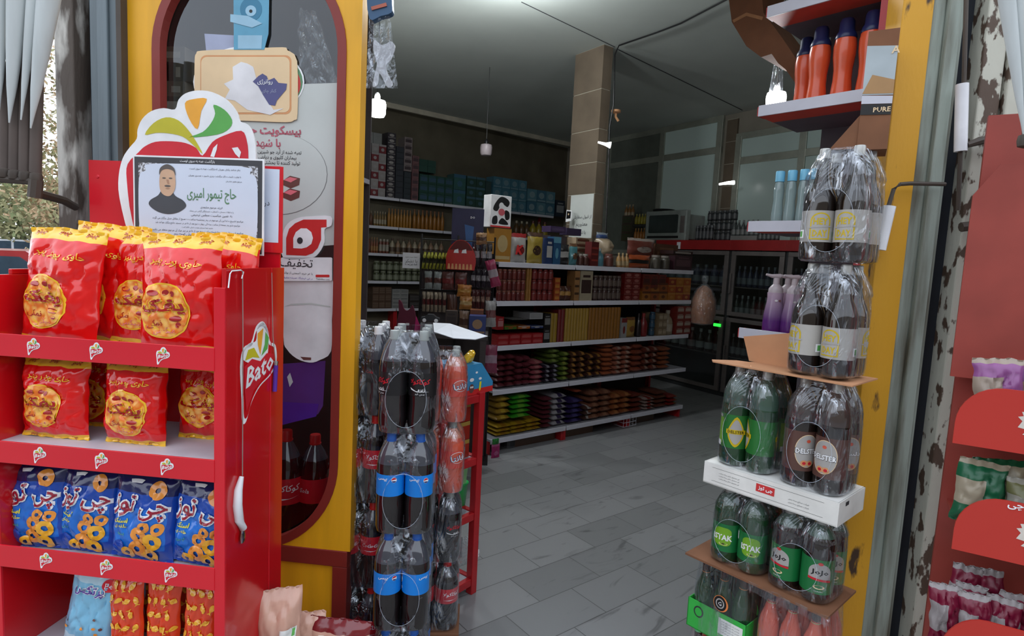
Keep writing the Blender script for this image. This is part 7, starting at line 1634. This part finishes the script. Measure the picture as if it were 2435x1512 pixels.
# ================================================================== NEIGHBOURING RED STAND AT THE RIGHT EDGE
FN = Frame(at_Y(2262, 1300, 1.42), -30); FN = Frame((FN.o.x, FN.o.y, 0), -30)
mat('torn_cream', (214, 204, 194), .8); mat('booth_red', (188, 52, 42), .4, var=.05, scale=2); mat('booth_back', (150, 62, 52), .5)
nb = thing('red_snack_booth', 'red snack stand with rounded lips at the right edge of the view', 'display stand', FN.o, FN.rz)
MB().bx(-.0, .55, .26, .28, 0, 2.0, 'booth_back').bx(.53, .55, 0, .26, 0, 1.6, 'booth_back').build('back_panel', parent=nb)
MB().prism([(-.02, 1.29), (-.02, 1.78), (.03, 1.86), (.53, 1.86), (.53, 1.29)], .20, .21, 'booth_back').build('header', parent=nb)
for i, (top, bot) in enumerate(((925, 1062), (1190, 1318), (1490, 1640))):
    zt_, zb_ = FN.at(2400, top)[1], FN.at(2330, bot)[1] - .0
    x0_ = (-.025, .0, .0)[i]; h = zt_ - zb_
    outl = [(x0_, zb_)] + [(x0_ + .09 - .09 * cos(a_), zb_ + h * .35 + (h * .65) * sin(a_)) for a_ in [pi / 2 * k / 8 for k in range(9)]] + [(.53, zt_), (.53, zb_)]
    lp = MB().prism(outl, -.006, .0, 'booth_red')
    cx_, cz_ = x0_ + .12, zb_ + h * .48
    if i < 2:
        lp.shape([(cx_ + .06 * x, cz_ + h * .42 * z_) for x, z_ in [(.1, .1), (-.05, .25), (.12, .3), (.05, .45), (.3, .5), (.35, .7), (.6, .6), (.75, .85), (1.0, .7), (1.6, .85), (2.4, .7), (2.4, -.75), (1.6, -.8), (1.1, -.9), (.9, -.75), (.7, -.85), (.55, -.65), (.35, -.6), (.45, -.45), (.15, -.4), (.3, -.2), (-.02, -.15)]], 'torn_cream', FLAT(.0068))
        lp.shape([(cx_ + .04, cz_ + .020), (cx_ + .09, cz_ + .034), (cx_ + .095, cz_ + .028), (cx_ + .05, cz_ + .010)], 'ink', FLAT(.0076)); lp.shape(ell(cx_ + .07, cz_ + .0, .018, .006, 14), 'ink', FLAT(.0076)); 
        if i == 1: lp.text('چی', cx_ - .01, zt_ - .012, 'logo_white', FLAT(.0076), w=.03, off=.02)
    lp.build('front_lip', parent=nb, bevel=.001)
    MB().bx(.015, .53, .0, .26, zb_ + h * .25, zb_ + h * .25 + .008, 'booth_back').build('shelf', parent=nb)
def nb_z(top, bot): zt_, zb_ = FN.at(2400, top)[1], FN.at(2330, bot)[1]; return zb_ + (zt_ - zb_) * .25 + .010
def nbag(label, px, t, w, h, z_, c1, c2, sd, group, tilt=0, d=.07):
    mb = MB(); S = bag_mesh(mb, w, h, d, sd, lambda u, v: col(c2) if (.30 < v < .7 and u < .55) or v > .93 else col(c1), 1.0, 20, 24)
    o = mb.build('snack_bag', loc=FN.w(FN.at(px, 1200, t)[0], t, z_), rot=(radians(-5), radians(tilt), FN.rz), smooth=60); tag(o, label, 'snack bag', group)
z1_, z2_, z3_ = nb_z(925, 1062), nb_z(1190, 1318), nb_z(1490, 1640)
nbag('lilac snack bag with cream panel, left on the upper level of the right stand', 2345, .08, .105, .165, z1_, (196, 110, 190), (222, 200, 180), 2.2, 'lilac bags in the right stand', -4)
nbag('lilac snack bag cut off by the right picture edge', 2440, .09, .12, .155, z1_, (186, 120, 190), (226, 196, 150), 5.2, 'lilac bags in the right stand', 3)
nbag('green and cream bag on the middle level of the right stand', 2320, .08, .105, .165, z2_, (24, 128, 82), (226, 210, 180), 7.2, 'green and cream bags in the right stand', 3)
nbag('cream and green bag partly behind the first green and cream one', 2388, .11, .11, .170, z2_, (226, 210, 176), (30, 120, 74), 9.2, 'green and cream bags in the right stand', -6)
nbag('olive and white bag at the very edge of the middle level', 2446, .07, .09, .14, z2_, (150, 150, 96), (220, 216, 200), 11.2, 'green and cream bags in the right stand', 0)
for i, (px, t, ti) in enumerate(((2290, .05, -4), (2330, .09, 3), (2368, .04, -5), (2412, .06, 4), (2455, .1, 0), (2310, .16, 5), (2385, .17, -3))):
    nbag('magenta foil bag with white flank, %s of the heap low in the right stand' % ORD[i], px, t, .072, .165 + .02 * (t > .1), z3_, (160, 20, 66), (206, 196, 196), 20.2 + i, 'magenta bags in the right stand', ti, .05)
# pale wall and hanging sheets above the booth
wall('wall_neighbour', FF.w(2.0, .62, 0), FF.w(3.6, .45, 0), 0, 3.2, 'plain_wall')
